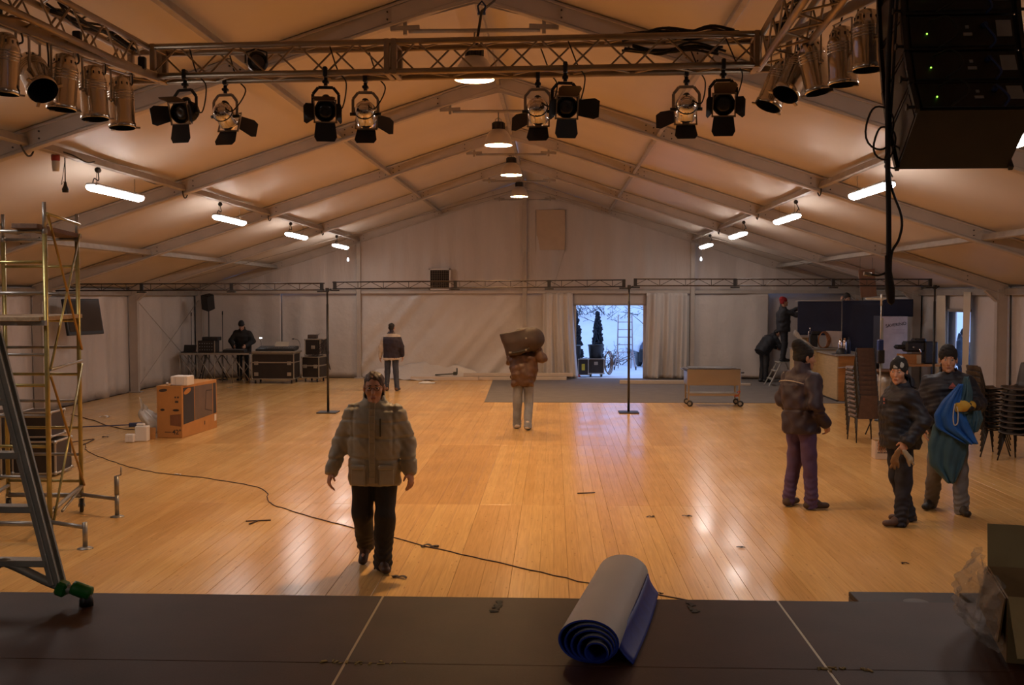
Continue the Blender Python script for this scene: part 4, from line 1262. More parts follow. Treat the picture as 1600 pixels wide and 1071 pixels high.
# ------------------------------------------------------------------ flight cases behind the scaffold
m_case = mat('black_laminate_case', (0.022, 0.016, 0.014), 0.45, var=.2, bump=.05, bscale=80)
m_edge = mat('case_aluminium_edging', (0.48, 0.43, 0.36), 0.35, metal=.7, var=.1)
def flightcase(name, label, loc, rz, w, d, h, base=.12, lid=None, latches=(), castors=True, cat='case', panel=None, grp=None):
    t = thing(name, label, cat, loc, rz, grp)
    pm = panel or m_case
    obj('case_body', MB().box((0, 0, base + h / 2), (w - .02, d - .02, h - .02)), pm, t)
    e = .026
    mb = MB()
    for sx in (-1, 1):
        for sy in (-1, 1):
            mb.box((sx * (w / 2 - e / 2), sy * (d / 2 - e / 2), base + h / 2), (e, e, h), bev=.004)
        for z in (base + e / 2, base + h - e / 2):
            mb.box((sx * (w / 2 - e / 2), 0, z), (e, d, e), bev=.004)
    for sy in (-1, 1):
        for z in (base + e / 2, base + h - e / 2):
            mb.box((0, sy * (d / 2 - e / 2), z), (w, e, e), bev=.004)
    if lid:
        for sy in (-1, 1): mb.box((0, sy * (d / 2 - .01), base + lid), (w, .026, .03))
        for sx in (-1, 1): mb.box((sx * (w / 2 - .01), 0, base + lid), (.026, d, .03))
    obj('edging', mb, m_edge, t)
    cn = MB()
    for sx in (-1, 1):
        for sy in (-1, 1):
            for z in (base + .02, base + h - .02):
                cn.sphere((sx * (w / 2 - .012), sy * (d / 2 - .012), z), .03, 8, 6)
    obj('ball_corners', cn, m_steel, t)
    for (lx_, lz) in latches:
        la = obj('latch', MB().box((lx_, -d / 2 - .002, base + lz), (.115, .012, .10), bev=.004), m_edge, t)
        obj('latch_key', MB().box((lx_, -d / 2 - .012, base + lz), (.05, .012, .03), bev=.004), m_steel, la)
    if castors:
        for sx in (-1, 1):
            for sy in (-1, 1):
                p = Vector((sx * (w / 2 - .09), sy * (d / 2 - .08), 0))
                c = obj('castor', MB().lathe([(0, -.016), (.045, -.016), (.05, -.01), (.05, .01), (.045, .016), (0, .016)], 14, p + Vector((0, 0, .05)), rotm(0, 90, 30)), m_black, t)
                obj('castor_fork', MB().box(p + Vector((0, 0, base - .012)), (.09, .09, .02)).box(p + Vector((0.024, 0, .07)), (.005, .04, .08), rotm(0, 0, 30)).box(p + Vector((-.024, 0, .07)), (.005, .04, .08), rotm(0, 0, 30)), m_steel, c)
    return t
flightcase('flight_case', 'upright dark flight case at the left edge behind the scaffold', (-6.85, 13.95, 0), 8, .62, .6, .86, .03, None, (), False)
flightcase('flight_case', 'dark flight case with pale edging behind the stepladder rail', (-6.22, 14.25, 0), 4, .60, .58, .46, .03, None, (), False)
flightcase('flight_case', 'dark flight case standing on another one behind the scaffold rungs', (-6.25, 14.3, .49), 4, .46, .5, .36, .03, None, (), False)
# ------------------------------------------------------------------ goal-post truss across the hall
m_dktruss = mat('dark_lattice_truss', (0.050, 0.036, 0.030), 0.5, metal=.4, var=.2)
def lattice_span(label, x0, x1, y0, y1, za0, za1, cuts):
    L = math.hypot(x1 - x0, y1 - y0)
    t = thing('lattice_truss', label, 'truss', (x0, y0, za0), math.degrees(math.atan2(y1 - y0, x1 - x0)), 'dark lattice trusses across the hall')
    dz = (za1 - za0)
    def zz(s): return dz * s / L
    h = .14
    for q in (0, h):
        obj('chord', MB().cyl((0, 0, q), (L, 0, dz + q), .013, n=8), m_dktruss, t)
    n = int(round(L / .27)); p = L / n
    for i in range(n):
        a_, b_ = (0, h) if i % 2 == 0 else (h, 0)
        obj('brace', MB().cyl((i * p, 0, a_ + zz(i * p)), ((i + 1) * p, 0, b_ + zz((i + 1) * p)), .006, n=5, caps=False), m_dktruss, t)
        if i % 2 == 0 and i: obj('upright', MB().cyl((i * p, 0, zz(i * p)), (i * p, 0, h + zz(i * p)), .007, n=5, caps=False), m_dktruss, t)
    for c in cuts:
        s = c * L
        obj('joint_bracket', MB().box((s, 0, zz(s) + h / 2), (.07, .05, h + .03), bev=.004).box((s, 0, zz(s) - .035), (.19, .08, .03), bev=.004), m_blackmetal, t)
    return t
lattice_span('dark lattice truss over the disc jockey corner, left third', -9.80, -3.97, 22.02, 22.08, 2.585, 2.60, (0.005, .33, .66, .99))
lattice_span('dark lattice truss crossing the vent grille, middle third', -3.80, 2.38, 22.08, 22.30, 2.625, 2.672, (0.008, .42, .74, .995))
lattice_span('dark lattice truss ending over the bar, right third', 2.56, 8.82, 22.30, 22.5, 2.69, 2.685, (0.005, .34, .67, .995))
def polestand(label, x, y, zt):
    t = thing('pole_stand', label, 'stand', (x, y, 0), 0, 'black pole stands under the lattice truss')
    obj('base_plate', MB().box((0, 0, .012), (.42, .42, .022), bev=.005), m_blackmetal, t)
    obj('pole', MB().cyl((0, 0, .02), (0, 0, zt - .3), .026, n=10).cyl((0, 0, zt - 1.2), (0, 0, zt), .020, n=10).lathe([(.03, 0), (.032, .03), (.03, .06)], 10, (0, 0, 1.25)), m_blackmetal, t)
    obj('pole_head', MB().box((0, 0, zt), (.07, .07, .09), bev=.01).bar((0, 0, zt - .02), (.09, 0, zt + .02), .03, .03), m_blackmetal, t)
polestand('black pole stand behind the walking man in grey jacket', -3.905, 22.05, 2.60)
polestand('black pole stand in front of the gable doorway', 2.462, 22.30, 2.66)
polestand('black pole stand at the right end of the lattice truss', 8.89, 22.5, 2.66)

# ------------------------------------------------------------------ vent grille on the gable
t = thing('vent_grille', 'square dark vent grille in a pale frame on the gable wall', 'vent', (-2.55, YB - .10, 2.66))
obj('grille_frame', MB().box((0, 0, .02), (.66, .05, .045)).box((0, 0, .625), (.66, .05, .045)).box((-.31, 0, .32), (.045, .05, .65)).box((.31, 0, .32), (.045, .05, .65)), m_wallfab, t)
obj('backing', MB().box((0, .015, .32), (.6, .012, .6)), mat('dark_vent_void', (.02, .017, .015), .9), t)
slat = MB().box((0, 0, .32), (.012, .03, .58)).mesh('slat', mat('vent_slat_metal', (.16, .12, .09), .5, metal=.4))
for k in range(11): link('slat', slat, t, (-.275 + k * .055, -.005, 0))
bar_ = MB().box((0, 0, 0), (.58, .02, .008)).mesh('cross_wire', MATS['vent_slat_metal'])
for k in range(8): link('cross_wire', bar_, t, (0, -.02, .07 + k * .072))

# tiny pull switches under the last tube lamps
for x, lb in ((-5.0, 'small lit pull switch under the last left tube lamp'), (5.02, 'small lit pull switch under the last right tube lamp')):
    t = thing('pull_switch', lb, 'switch', (x, 29.9, 3.52))
    obj('cord', MB().cyl((0, 0, .06), (0, 0, .42), .004, n=5), m_cable, t)
    obj('bulb', MB().lathe([(0, -.06), (.03, -.04), (.034, 0), (.02, .05), (0, .06)], 10), mat('glowing_switch', (.8, .85, .9), .4, emit=(.8, .9, 1), estr=1.5), t)

# ------------------------------------------------------------------ television on the left wall
m_screen = mat('dark_glossy_screen', (0.03, 0.024, 0.02), 0.12, coat=.5)
t = thing('wall_television', 'black flat television hung on the left tent wall', 'television', (-9.45, 22.75, 2.02))
t.rotation_euler = (RAD(-9), 0, RAD(80))
obj('bezel', MB().box((0, .03, 0), (1.28, .07, .80), bev=.012), m_black, t)
obj('screen', MB().box((0, -.008, .02), (1.19, .006, .69)), m_screen, t)
obj('wall_arm', MB().bar((0, .06, .05), (0, .42, .10), .08, .06).bar((-.2, .06, .2), (.2, .06, .2), .03, .03), m_blackmetal, t)

# ------------------------------------------------------------------ cardboard television box and packing foam
m_cardo = mat('orange_brown_carton', (0.50, 0.235, 0.07), .7, var=.06, scale=6)
m_print = mat('dark_carton_print', (.07, .05, .04), .7)
m_foam = mat('white_packing_foam', (.78, .72, .66), .7, var=.03, bump=.1, bscale=60)
m_bag = mat('milky_plastic_bag', (.66, .62, .56), .3, var=.05, alpha=.85)
t = thing('television_carton', 'large printed cardboard television carton standing on the floor', 'carton', (-5.57, 17.94, 0), -4.5)
W_, D_, H_ = .46, 1.52, .91
obj('carton_body', MB().box((-W_ / 2, D_ / 2, H_ / 2), (W_, D_, H_), bev=.006), m_cardo, t)
RX = Matrix(((0, 0, 1), (1, 0, 0), (0, 1, 0))).to_3x3()      # plane facing +x, drawn in (y,z)
mb = MB().prism([(.05, .23), (.50, .25), (.50, .86), (.05, .87)], .002, RX, (.001, 0, 0))
obj('dark_print_panel', mb, mat('charcoal_print', (.028, .028, .03), .55), t)
mb = MB().prism([(.53, .25), (1.32, .28), (1.32, .85), (.53, .86)], .002, RX, (.001, 0, 0))
pp = obj('picture_print', mb, mat('olive_picture_print', (.13, .085, .04), .4, var=.2, scale=3), t)
fr = MB()
for a_, b_ in (((.98, .40), (1.03, .74)), ((1.03, .74), (1.30, .73)), ((.98, .40), (1.28, .345))):
    fr.bar((.004, a_[0], a_[1]), (.004, b_[0], b_[1]), .02, .004, (1, 0, 0))
obj('picture_frame_print', fr, m_print, pp)
mb = MB().prism([(1.35, .28), (1.49, .285), (1.47, .85), (1.35, .85)], .002, RX, (.001, 0, 0))
obj('dark_print_panel', mb, MATS['charcoal_print'], t)
def ell(cx, cz, a, b, rot):
    return [(cx + a * math.cos(q) * math.cos(rot) - b * math.sin(q) * math.sin(rot), cz + a * math.cos(q) * math.sin(rot) + b * math.sin(q) * math.cos(rot)) for q in [2 * PI * k / 20 for k in range(20)]]
obj('oval_emblem', MB().prism(ell(.22, .80, .15, .045, .18), .002, RX, (.003, 0, 0)), m_cardo, t)
RY = Matrix(((1, 0, 0), (0, 0, -1), (0, 1, 0))).to_3x3()     # plane facing -y
obj('oval_emblem', MB().prism(ell(-.34, .83, .075, .028, .12), .002, RY, (0, -.001, 0)), m_print, t)
obj('handle_hole', MB().prism(ell(-.355, .49, .04, .02, 0), .003, RY, (0, -.001, 0)), m_bolt, t)
obj('handle_hole', MB().prism(ell(-.11, .485, .06, .02, 0), .003, RY, (0, -.001, 0)), m_bolt, t)
obj('print_block', MB().prism([(-.22, .22), (-.02, .20), (-.02, .42), (-.22, .40)], .002, RY, (0, -.001, 0)), mat('brown_print', (.20, .085, .04), .6), t)
obj('print_marks', MB().box((-.12, -.001, .71), (.03, .003, .03)).box((-.07, -.001, .71), (.03, .003, .03)).box((-.095, -.001, .63), (.06, .003, .04)), m_print, t)
lettering('size_lettering', '42"', .12, m_print, t, (-.10, -.003, .10), (RAD(90), 0, 0), True)
obj('small_print', MB().box((-.26, -.001, .10), (.12, .003, .012)), m_print, t)
obj('barcode_label', MB().box((.002, 1.44, .20), (.003, .09, .12)), m_foam, t)
obj('grip_slot', MB().box((.002, .95, .16), (.003, .03, .07)), m_bolt, t)
def foam(label, loc, rz, boxes, grp='white packing foam pieces'):
    mb = MB()
    for c, s in boxes: mb.box(c, s, bev=.012)
    o = obj('packing_foam', mb, m_foam, None, loc, (0, 0, RAD(rz)))
    tag(o, label, 'packing foam', grp)
foam('white ribbed packing foam on top of the television carton', (-5.63, 18.15, .912), -4, [((0, 0, .08), (.30, .3, .165)), ((-.125, -.155, .08), (.05, .02, .15)), ((.03, -.155, .08), (.18, .02, .16))])
foam('tiny white foam scrap on the far corner of the television carton', (-5.92, 18.2, .912), 0, [((0, 0, .018), (.05, .05, .035))])
foam('tall white packing foam block beside the television carton', (-6.12, 17.55, 0), 4, [((0, 0, .13), (.21, .16, .26)), ((-.03, .02, .28), (.13, .1, .04))])
foam('low white packing foam block in front of the taller one', (-6.27, 17.40, 0), 4, [((0, 0, .07), (.15, .12, .14)), ((.03, -.062, .06), (.085, .01, .10))])
t = thing('cardboard_scrap', 'small torn cardboard piece leaning on the television carton', 'cardboard', (-6.06, 17.80, 0))
obj('board', MB().box((0, 0, .10), (.14, .012, .20), rotm(-8, 0, 0)), m_cardo, t)
def bagfn(u, v):
    a = 2 * PI * u
    r = (.17 + .05 * math.sin(3 * a + 1) + .03 * math.sin(7 * a)) * (math.sin(PI * (.06 + .88 * v)) ** .7)
    x = r * math.cos(a) - .10 * v ** 2 + .05 * math.sin(v * 5)
    return (x, r * .7 * math.sin(a), .03 + .42 * v + .02 * math.sin(5 * a))
t = thing('plastic_bag', 'milky plastic bag slumped behind the foam blocks', 'bag', (-6.19, 18.15, 0.02))
obj('bag_body', MB().surf(bagfn, 28, 14), m_bag, t)
obj('bag_corner', MB().surf(lambda u, v: (-.22 + .16 * u + .05 * v, .02 * math.sin(9 * u), .36 + .20 * (1 - u) * (1 - v) + .12 * (1 - v) - .14 * u * v), 8, 8), m_bag, t)

# ------------------------------------------------------------------ disc jockey corner
m_alubar = mat('bright_lattice_bar', (.46, .42, .37), .35, metal=.7)
t = thing('folding_table', 'long dark table with a metal lattice front in the far left corner', 'table', (-8.78, 29.55, 0))
obj('table_top', MB().box((0, .35, .845), (2.05, .75, .035), bev=.006), m_black, t)
obj('top_edge', MB().box((0, -.03, .835), (2.02, .02, .05)), m_alubar, t)
for x in (-1.0, -.51, 0, .51, 1.0):
    for y in (0, .68):
        obj('leg', MB().cyl((x, y, 0), (x, y, .83), .014, n=8), m_alubar, t)
for k in range(4):
    x = -1.02 + .51 * k
    for y in (0, .68):
        obj('lattice_bar', MB().cyl((x, y, .80), (x + .51, y, .06), .013, n=6), m_alubar, t)
    obj('lattice_bar', MB().cyl((x + .51, .68, .80), (x, .68, .06), .013, n=6), m_alubar, t)
for x in (-.77, -.26, .25, .76):
    obj('lattice_bar', MB().cyl((x, .34, .05), (x, .34, .82), .013, n=6), m_alubar, t)
# things on the table
t = thing('amplifier_rack', 'black rack case with knobs on the lattice-front table', 'rack', (-9.05, 29.85, .864))
obj('rack_body', MB().box((0, 0, .17), (.50, .42, .34), bev=.01), m_case, t)
obj('rack_edging', MB().box((.245, -.2, .17), (.02, .03, .34)).box((-.245, -.2, .17), (.02, .03, .34)), m_edge, t)
mb = MB()
for r_ in range(3):
    for c_ in range(6): mb.cyl((-.18 + c_ * .07, -.21, .08 + r_ * .09), (-.18 + c_ * .07, -.225, .08 + r_ * .09), .012, n=8)
pieces('knob', mb, m_label, t)
tag(obj('rack_player', MB().box((0, 0, .05), (.46, .35, .10), bev=.008).box((-.1, -.178, .05), (.2, .004, .03)), m_black, None, (-8.96, 29.88, 1.206)), 'flat black player lying on the rack case', 'player')
t = thing('laptop', 'dark laptop lying open at the left end of the table', 'laptop', (-9.62, 29.8, .864))
obj('keyboard_base', MB().box((0, 0, .012), (.36, .25, .022), bev=.004), m_black, t)
obj('lid', MB().box((0, .14, .10), (.36, .012, .22), rotm(-20, 0, 0)), m_black, t)
t = thing('control_deck', 'dark controller with grey strip in front of the man in black', 'controller', (-8.25, 29.75, .864))
obj('deck_body', MB().box((0, 0, .045), (.62, .34, .09), rotm(4, 0, 0), .008), m_black, t)
obj('fader_strip', MB().box((0, -.10, .09), (.5, .08, .006)), m_label, t)
flightcase('flight_case', 'wide black flight case with silver latches under the mixing desk', (-7.07, 29.75, 0), 0, 1.22, .70, .74, .12, .48, ((-.47, .46), (.47, .46), (-.47, .15), (.47, .15)))
t = thing('mixing_desk', 'dark mixing desk standing on the wide flight case', 'mixing desk', (-7.03, 29.75, .865))
obj('desk_tray', MB().box((0, 0, .03), (1.26, .74, .05), bev=.006), m_edge, t)
obj('desk_body', MB().box((0, .03, .10), (1.12, .55, .09), rotm(8, 0, 0), .01), m_black, t)
mb = MB()
for r_ in range(4):
    for c_ in range(16): mb.cyl((-.5 + c_ * .066, -.17 + r_ * .1, .135 + r_ * .013), (-.5 + c_ * .066, -.17 + r_ * .1, .155 + r_ * .013), .012, n=6)
obj('desk_knobs', mb, m_label, t)
tag(obj('paper_folder', MB().box((0, 0, .012), (.38, .26, .024), rotm(28, 0, 4)), mat('tan_paper', (.42, .33, .24), .7), None, (-6.93, 29.92, 1.08)), 'tan folder propped on the mixing desk', 'folder')
t = thing('gooseneck_lamp', 'lit gooseneck lamp at the left end of the mixing desk', 'lamp', (-7.55, 29.95, 1.0))
obj('neck', MB().tube(spline([(0, 0, 0), (0, 0, .15), (-.03, -.02, .26), (.01, -.08, .28)], 5), .008, 6), m_black, t)
obj('lit_head', MB().sphere((.02, -.10, .275), (.035, .03, .02), 10, 6), mat('lit_led_head', (1, 1, 1), .5, emit=(.9, .95, 1), estr=18), t)
t = thing('gooseneck_lamp', 'unlit gooseneck arm at the right end of the mixing desk', 'lamp', (-6.42, 29.95, 1.0))
obj('neck', MB().tube(spline([(0, 0, 0), (0, 0, .12), (-.06, -.02, .22), (-.16, -.05, .25)], 5), .007, 6), m_black, t)
obj('head', MB().sphere((-.18, -.05, .25), (.035, .02, .018), 10, 6), m_black, t)
flightcase('flight_case', 'narrow black flight case on castors right of the mixing desk', (-6.06, 30.2, 0), -10, .54, .62, .62, .12, .36, ((-.16, .34), (.16, .34)))
flightcase('rack_case', 'small rack case with butterfly latch stacked on the narrow flight case', (-6.02, 30.22, .745), -10, .48, .5, .48, .02, None, ((0.02, .24),), False)
t = thing('wireless_receiver', 'small dark receiver with aerial on top of the rack case', 'receiver', (-6.10, 30.2, 1.25))
obj('receiver_body', MB().box((0, 0, .06), (.26, .22, .11), bev=.008), mat('brown_black_box', (.06, .035, .025), .5), t)
obj('aerial', MB().cyl((.1, 0, .1), (.16, 0, .26), .005, n=5).cyl((.14, .05, .1), (.24, .05, .18), .012, n=6), m_steel, t)
t = thing('cable_tangle', 'tangle of cables hanging at the narrow flight case', 'cable', (-5.80, 29.9, .74))
mb = MB(); rr = random.Random(4)
for k in range(7):
    mb.tube(spline([(rr.uniform(-.5, .1), 0, .02), (rr.uniform(-.3, .1), rr.uniform(-.06, .06), rr.uniform(.02, .10)), (rr.uniform(-.1, .15), -.02, rr.uniform(.0, .5)), (rr.uniform(0, .2), -.02, rr.uniform(.1, .6)), (.16 + .02 * k, -.04, rr.uniform(-.5, -.1))], 5), .009, 5)
obj('leads', mb, m_cable, t)
t = thing('tripod_loudspeaker_stand', 'black tripod stand holding the loudspeaker in the far left corner', 'stand', (-9.28, 30.6, 0))
obj('pole', MB().cyl((0, 0, .2), (0, 0, 2.12), .018, n=8), m_blackmetal, t)
for k in range(3):
    a = k * 2 * PI / 3 + .4
    obj('leg', MB().cyl((0, 0, 1.10), (.5 * math.cos(a), .5 * math.sin(a), .02), .014, n=8), m_blackmetal, t)
obj('collar', MB().cyl((0, 0, 1.05), (0, 0, 1.16), .03, n=10), m_blackmetal, t)
t = thing('loudspeaker', 'black loudspeaker tilted on a tripod in the far left corner', 'loudspeaker', (-9.28, 30.6, 2.06), -32)
obj('cabinet', MB().prism([(-.15, -.13), (.15, -.13), (.10, .15), (-.10, .15)], .44, rotm(16, 14, 0), (0, 0, .03)), m_cab, t)
obj('grille', MB().box((.05, -.14, .25), (.27, .02, .40), rotm(16, 14, 0), .01), mat('speaker_grille', (.03, .025, .022), .6, bump=.3, bscale=200), t)
for i, (x, y, z1, lb) in enumerate(((-9.70, 30.3, 1.95, 'thin black microphone stand at the corner column'), (-8.92, 30.75, 1.98, 'thin black microphone stand behind the rack'))):
    t = thing('microphone_stand', lb, 'stand', (x, y, 0))
    obj('pole', MB().cyl((0, 0, .02), (0, 0, z1), .010, n=6), m_blackmetal, t)
    obj('round_base', MB().lathe([(0, .03), (.02, .03), (.14, .012), (.14, 0), (0, 0)], 16), m_blackmetal, t)
    obj('clip', MB().cyl((0, 0, z1 - .05), (.02, -.05, z1 + .05), .018, n=8), m_blackmetal, t)

# ------------------------------------------------------------------ grey carpet, beams, wheeled trolley
m_carpet = mat('grey_needle_felt', (.155, .135, .125), .85, var=.10, scale=3, bump=.3, bscale=300)
tag(obj('floor_carpet', MB().prism([(-.74, 24.37), (9.6, 24.45), (9.6, 31.5), (-.93, 31.5)], .006), m_carpet), 'grey felt carpet laid in front of the gable doorway', 'carpet')
m_beam = mat('pale_timber_beam', (.62, .50, .40), .6, var=.06, scale=4, stretch=(1, 8, 8))
def beam(label, p0, p1, w, h, grp):
    p0, p1 = Vector(p0), Vector(p1)
    t = thing('timber_beam', label, 'beam', tuple(p0), 0, grp)
    d = p1 - p0
    obj('beam_body', MB().bar((0, 0, h / 2), (d.x, d.y, d.z + h / 2), w, h, (0, 0, 1), .006), m_beam, t)
    obj('end_plate', MB().box((d.x, d.y, d.z + h / 2), (.015, w, h)), m_alu, t)
g = 'pale beams lying on the floor'
beam('long pale beam lying on the grey carpet behind the trolley', (2.74, 29.75, .006), (5.36, 29.65, .006), .12, .10, g)
beam('short pale beam under the trolley on the grey carpet', (5.1, 29.30, .006), (6.3, 29.25, .006), .12, .06, g)
beam('long pale beam along the foot of the gable wall, front one', (-1.75, 30.95, 0), (1.25, 31.0, .006), .13, .09, g)
beam('long pale beam lying on others at the gable wall', (-1.8, 31.15, .09), (1.45, 31.18, .096), .12, .10, g)
beam('pale beam at the gable wall left of the pile', (-3.35, 30.9, 0), (-1.35, 30.85, 0), .14, .10, g)
beam('pale beam under the raised one at the gable wall', (-1.9, 31.17, 0), (1.2, 31.2, 0.006), .12, .085, g)
t = thing('clamp_fitting', 'dark steel fitting on the beam pile at the gable wall', 'fitting', (-2.05, 31.12, .12))
obj('fitting_body', MB().box((0, 0, .06), (.12, .08, .10), bev=.01).bar((-.6, 0, .02), (.0, 0, .05), .05, .03).cyl((.05, 0, .05), (.05, 0, .22), .02, n=8), mat('greenish_dark_steel', (.05, .055, .04), .5), t)
tag(obj('steel_peg', MB().cyl((0, 0, 0), (0, 0, .20), .025, n=8).lathe([(.04, .18), (.04, .22), (0, .22)], 10), m_bolt, None, (.14, 31.15, .19)), 'small dark steel peg standing on the beam pile', 'peg')
tag(obj('paper_scrap', MB().surf(lambda u, v: (.45 * u + .03 * math.sin(v * 9), .3 * v, .01 + .05 * math.sin(PI * u) * math.sin(PI * v) + .012 * math.sin(u * 15) * math.sin(v * 11)), 16, 10), m_foam, None, (-2.95, 29.55, .0)), 'crumpled white sheet on the boards near the gable wall', 'paper')

m_inox = mat('warm_stainless_steel', (.52, .44, .33), .28, metal=.9, var=.06, scale=2)
t = thing('steel_trolley', 'stainless steel grill trolley on four castors, right of centre', 'trolley', (4.45, 23.55, 0))
tw, td = 1.18, .62
mb = MB()
for sy in (0, td): mb.box((0, sy, .66), (tw, .012, .36), bev=.004)
for sx in (-1, 1): mb.box((sx * tw / 2, td / 2, .66), (.012, td, .36), bev=.004)
mb.box((0, td / 2, .50), (tw - .02, td - .02, .012))
obj('tub', mb, m_inox, t)
obj('cover_plate', MB().box((-.02, td / 2 + .05, .858), (tw - .12, td - .1, .02), bev=.004).box((-.02, td / 2, .845), (tw + .03, td + .03, .012)), mat('dark_grill_plate', (.10, .08, .07), .4, metal=.6), t)
for sx in (-1, 1):
    for sy in (0.03, td - .03):
        lg = obj('leg', MB().box((sx * (tw / 2 - .03), sy, .32), (.035, .035, .36)), m_inox, t)
        p = Vector((sx * (tw / 2 - .03) + .03, sy, .07))
        cs = obj('castor', MB().lathe([(0, -.02), (.055, -.02), (.07, -.012), (.07, .012), (.055, .02), (0, .02)], 16, p, rotm(0, 90, 70 if sx > 0 else 60)), m_black, t)
        obj('castor_hub', MB().cyl(p + Vector((-.012, -.028, 0)), p + Vector((.012, .028, 0)), .035, n=12), m_steel, cs)
obj('lower_shelf', MB().box((0, td / 2, .275), (tw - .08, td - .06, .02)).box((0, 0.02, .27), (tw - .06, .02, .05)), m_inox, t)
obj('push_handle', MB().tube([(-tw / 2, .06, .80), (-tw / 2 - .08, .06, .82), (-tw / 2 - .08, td - .06, .82), (-tw / 2, td - .06, .80)], .014, 8), mat('blue_grip', (.10, .16, .34), .4), t)  # handle's blue stands in for a bluish reflection at this end
obj('drain_tap', MB().cyl((tw / 2, .1, .76), (tw / 2 + .09, .1, .76), .016, n=8), m_bolt, t)
obj('gas_valve', MB().box((tw / 2 - .09, .02, .25), (.09, .05, .04)).tube(spline([(tw / 2 - .05, 0, .27), (tw / 2 - .02, -.03, .36), (tw / 2 - .08, -.02, .33)], 4), .012, 6), mat('red_brass_valve', (.40, .10, .04), .4), t)

# ------------------------------------------------------------------ cables and scraps on the boards
def floor_cable(label, pts, r=.009, seed=1):
    rr = random.Random(seed)
    q = spline([(a, b, r) for a, b in pts], 7)
    for i, p in enumerate(q):
        if 0 < i < len(q) - 1: p.x += rr.uniform(-.012, .012); p.y += rr.uniform(-.02, .02)
    tag(obj('floor_cable', MB().tube(q, r, 6), mat('dusty_cable', (.06, .03, .022), .6)), label, 'cable')
FC = [(-6.95, 17.2), (-6.5, 16.3), (-5.75, 15.4), (-4.8, 14.45), (-3.75, 13.9), (-2.85, 13.2), (-2.53, 12.35), (-2.15, 11.85), (-1.27, 11.0), (-.35, 10.18), (.45, 9.52), (1.2, 8.9), (2.0, 8.4), (2.6, 7.8)]
floor_cable('long dark cable snaking across the boards from scaffold to carpet roll', FC, .0055)
floor_cable('dark cable running along the left wall to the carton', [(-9.2, 21.5), (-8.4, 20.6), (-7.2, 19.2), (-6.4, 18.9)], .007, 2)
floor_cable('thin cable loop near the left scaffold castor', [(-6.95, 16.1), (-7.3, 16.9), (-7.05, 17.7), (-6.9, 17.0)], .008, 3)
m_scrap = mat('dark_tape_scrap', (.05, .03, .025), .7, var=.3)
scraps = [((-.34, 10.16), .16, 'knotted tape tag tied round the long floor cable'), ((-.47, 9.02), .13, 'dark tape scrap in front of the walking man'), ((1.28, 13.05), .22, 'thin dark splinter lying beyond the carpet roll'),
          ((1.95, 11.65), .08, 'dark scrap on the boards right of centre'), ((2.36, 11.70), .10, 'reddish scrap of tape left of the purple-trousered man'), ((-2.35, 11.28), .26, 'thin T-shaped stick lying on the boards, left foreground'),
          ((-8.25, 21.0), .25, 'broken plastic pieces near the left tent wall'), ((2.7, 10.25), .07, 'small dark chip right of the carpet roll'), ((-6.95, 18.0), .10, 'small brown wad beside the foam blocks'), ((1.75, 8.62), .05, 'tiny screw on the boards near the stage'),
          ((-4.3, 14.2), .09, 'pale paper chip on the boards, left of centre'), ((4.1, 9.7), .06, 'dark chip between the right-hand men and the stage')]
for k, ((x, y), L, lb) in enumerate(scraps):
    rr = random.Random(k + 20)
    mb = MB()
    pts = [(rr.uniform(-.5, .5) * L, rr.uniform(-.35, .35) * L, rr.uniform(.004, .02)) for _ in range(4)]
    if 'stick' in lb or 'splinter' in lb:
        mb.bar((-L / 2, -.03, .008), (L / 2, .03, .008), .012, .012)
        if 'stick' in lb: mb.bar((0, 0, .008), (-.05, -.18, .008), .012, .012)
    else:
        mb.surf(lambda u, v: (L * (u - .5) + .01 * math.sin(7 * v), L * .35 * (v - .5) + .2 * L * math.sin(u * 4), .006 + .03 * L / .1 * abs(math.sin(u * 5 + k)) * .4), 10, 3, .002)
        mb.box((pts[0][0], pts[0][1], .01), (L * .3, L * .15, .012), rotm(0, 0, rr.uniform(0, 90)))
    tag(obj('floor_scrap', mb, m_foam if 'pale' in lb or 'plastic' in lb else m_scrap, None, (x, y, 0)), lb, 'scrap')
tag(obj('dust_broom', MB().bar((0, 0, .03), (1.5, .6, .04), .02, .02).box((1.55, .62, .04), (.30, .10, .07), rotm(0, 0, 22), .01), mat('blue_broom', (.04, .05, .12), .6), None, (-8.55, 18.9, 0)), 'broom with blue head lying by the left wall behind the scaffold', 'broom')
# ------------------------------------------------------------------ bar corner on the right
m_ply = mat('pale_plywood', (.50, .34, .16), .55, var=.10, scale=3, stretch=(1, 1, 6))
m_orange = mat('orange_varnished_wood', (.48, .20, .05), .45, var=.15, scale=3, stretch=(1, 1, 6))
t = thing('bar_counter', 'plywood bar counter with a small folded shelf, right of the doorway', 'counter', (7.5, 24.85, 0))
obj('counter_side', MB().box((.02, 1.05, .54), (.03, 2.1, 1.06), bev=.003), m_ply, t)
obj('counter_end', MB().box((.40, 0.02, .54), (.78, .03, 1.06), bev=.003), m_orange, t)
obj('counter_back', MB().box((.78, 1.05, .54), (.03, 2.1, 1.06)), m_orange, t)
obj('worktop', MB().box((.40, 1.05, 1.085), (.86, 2.16, .035), bev=.005), mat('grey_worktop', (.33, .28, .24), .4), t)
obj('fold_shelf', MB().box((.30, -.22, .82), (.55, .42, .022), rotm(-6, 0, 6)), mat('grey_shelf', (.25, .2, .16), .5), t)
obj('plinth', MB().box((.02, 1.05, .02), (.05, 2.1, .04)), m_black, t)
t = thing('timber_panel', 'upright timber panel behind the bar counter', 'panel', (7.35, 27.6, 0), 6)
obj('panel_board', MB().box((.12, 0, .70), (.30, .05, 1.40), bev=.004), m_ply, t)
obj('panel_cap', MB().box((.22, -.03, 1.24), (.22, .06, .30), bev=.004), m_orange, t)
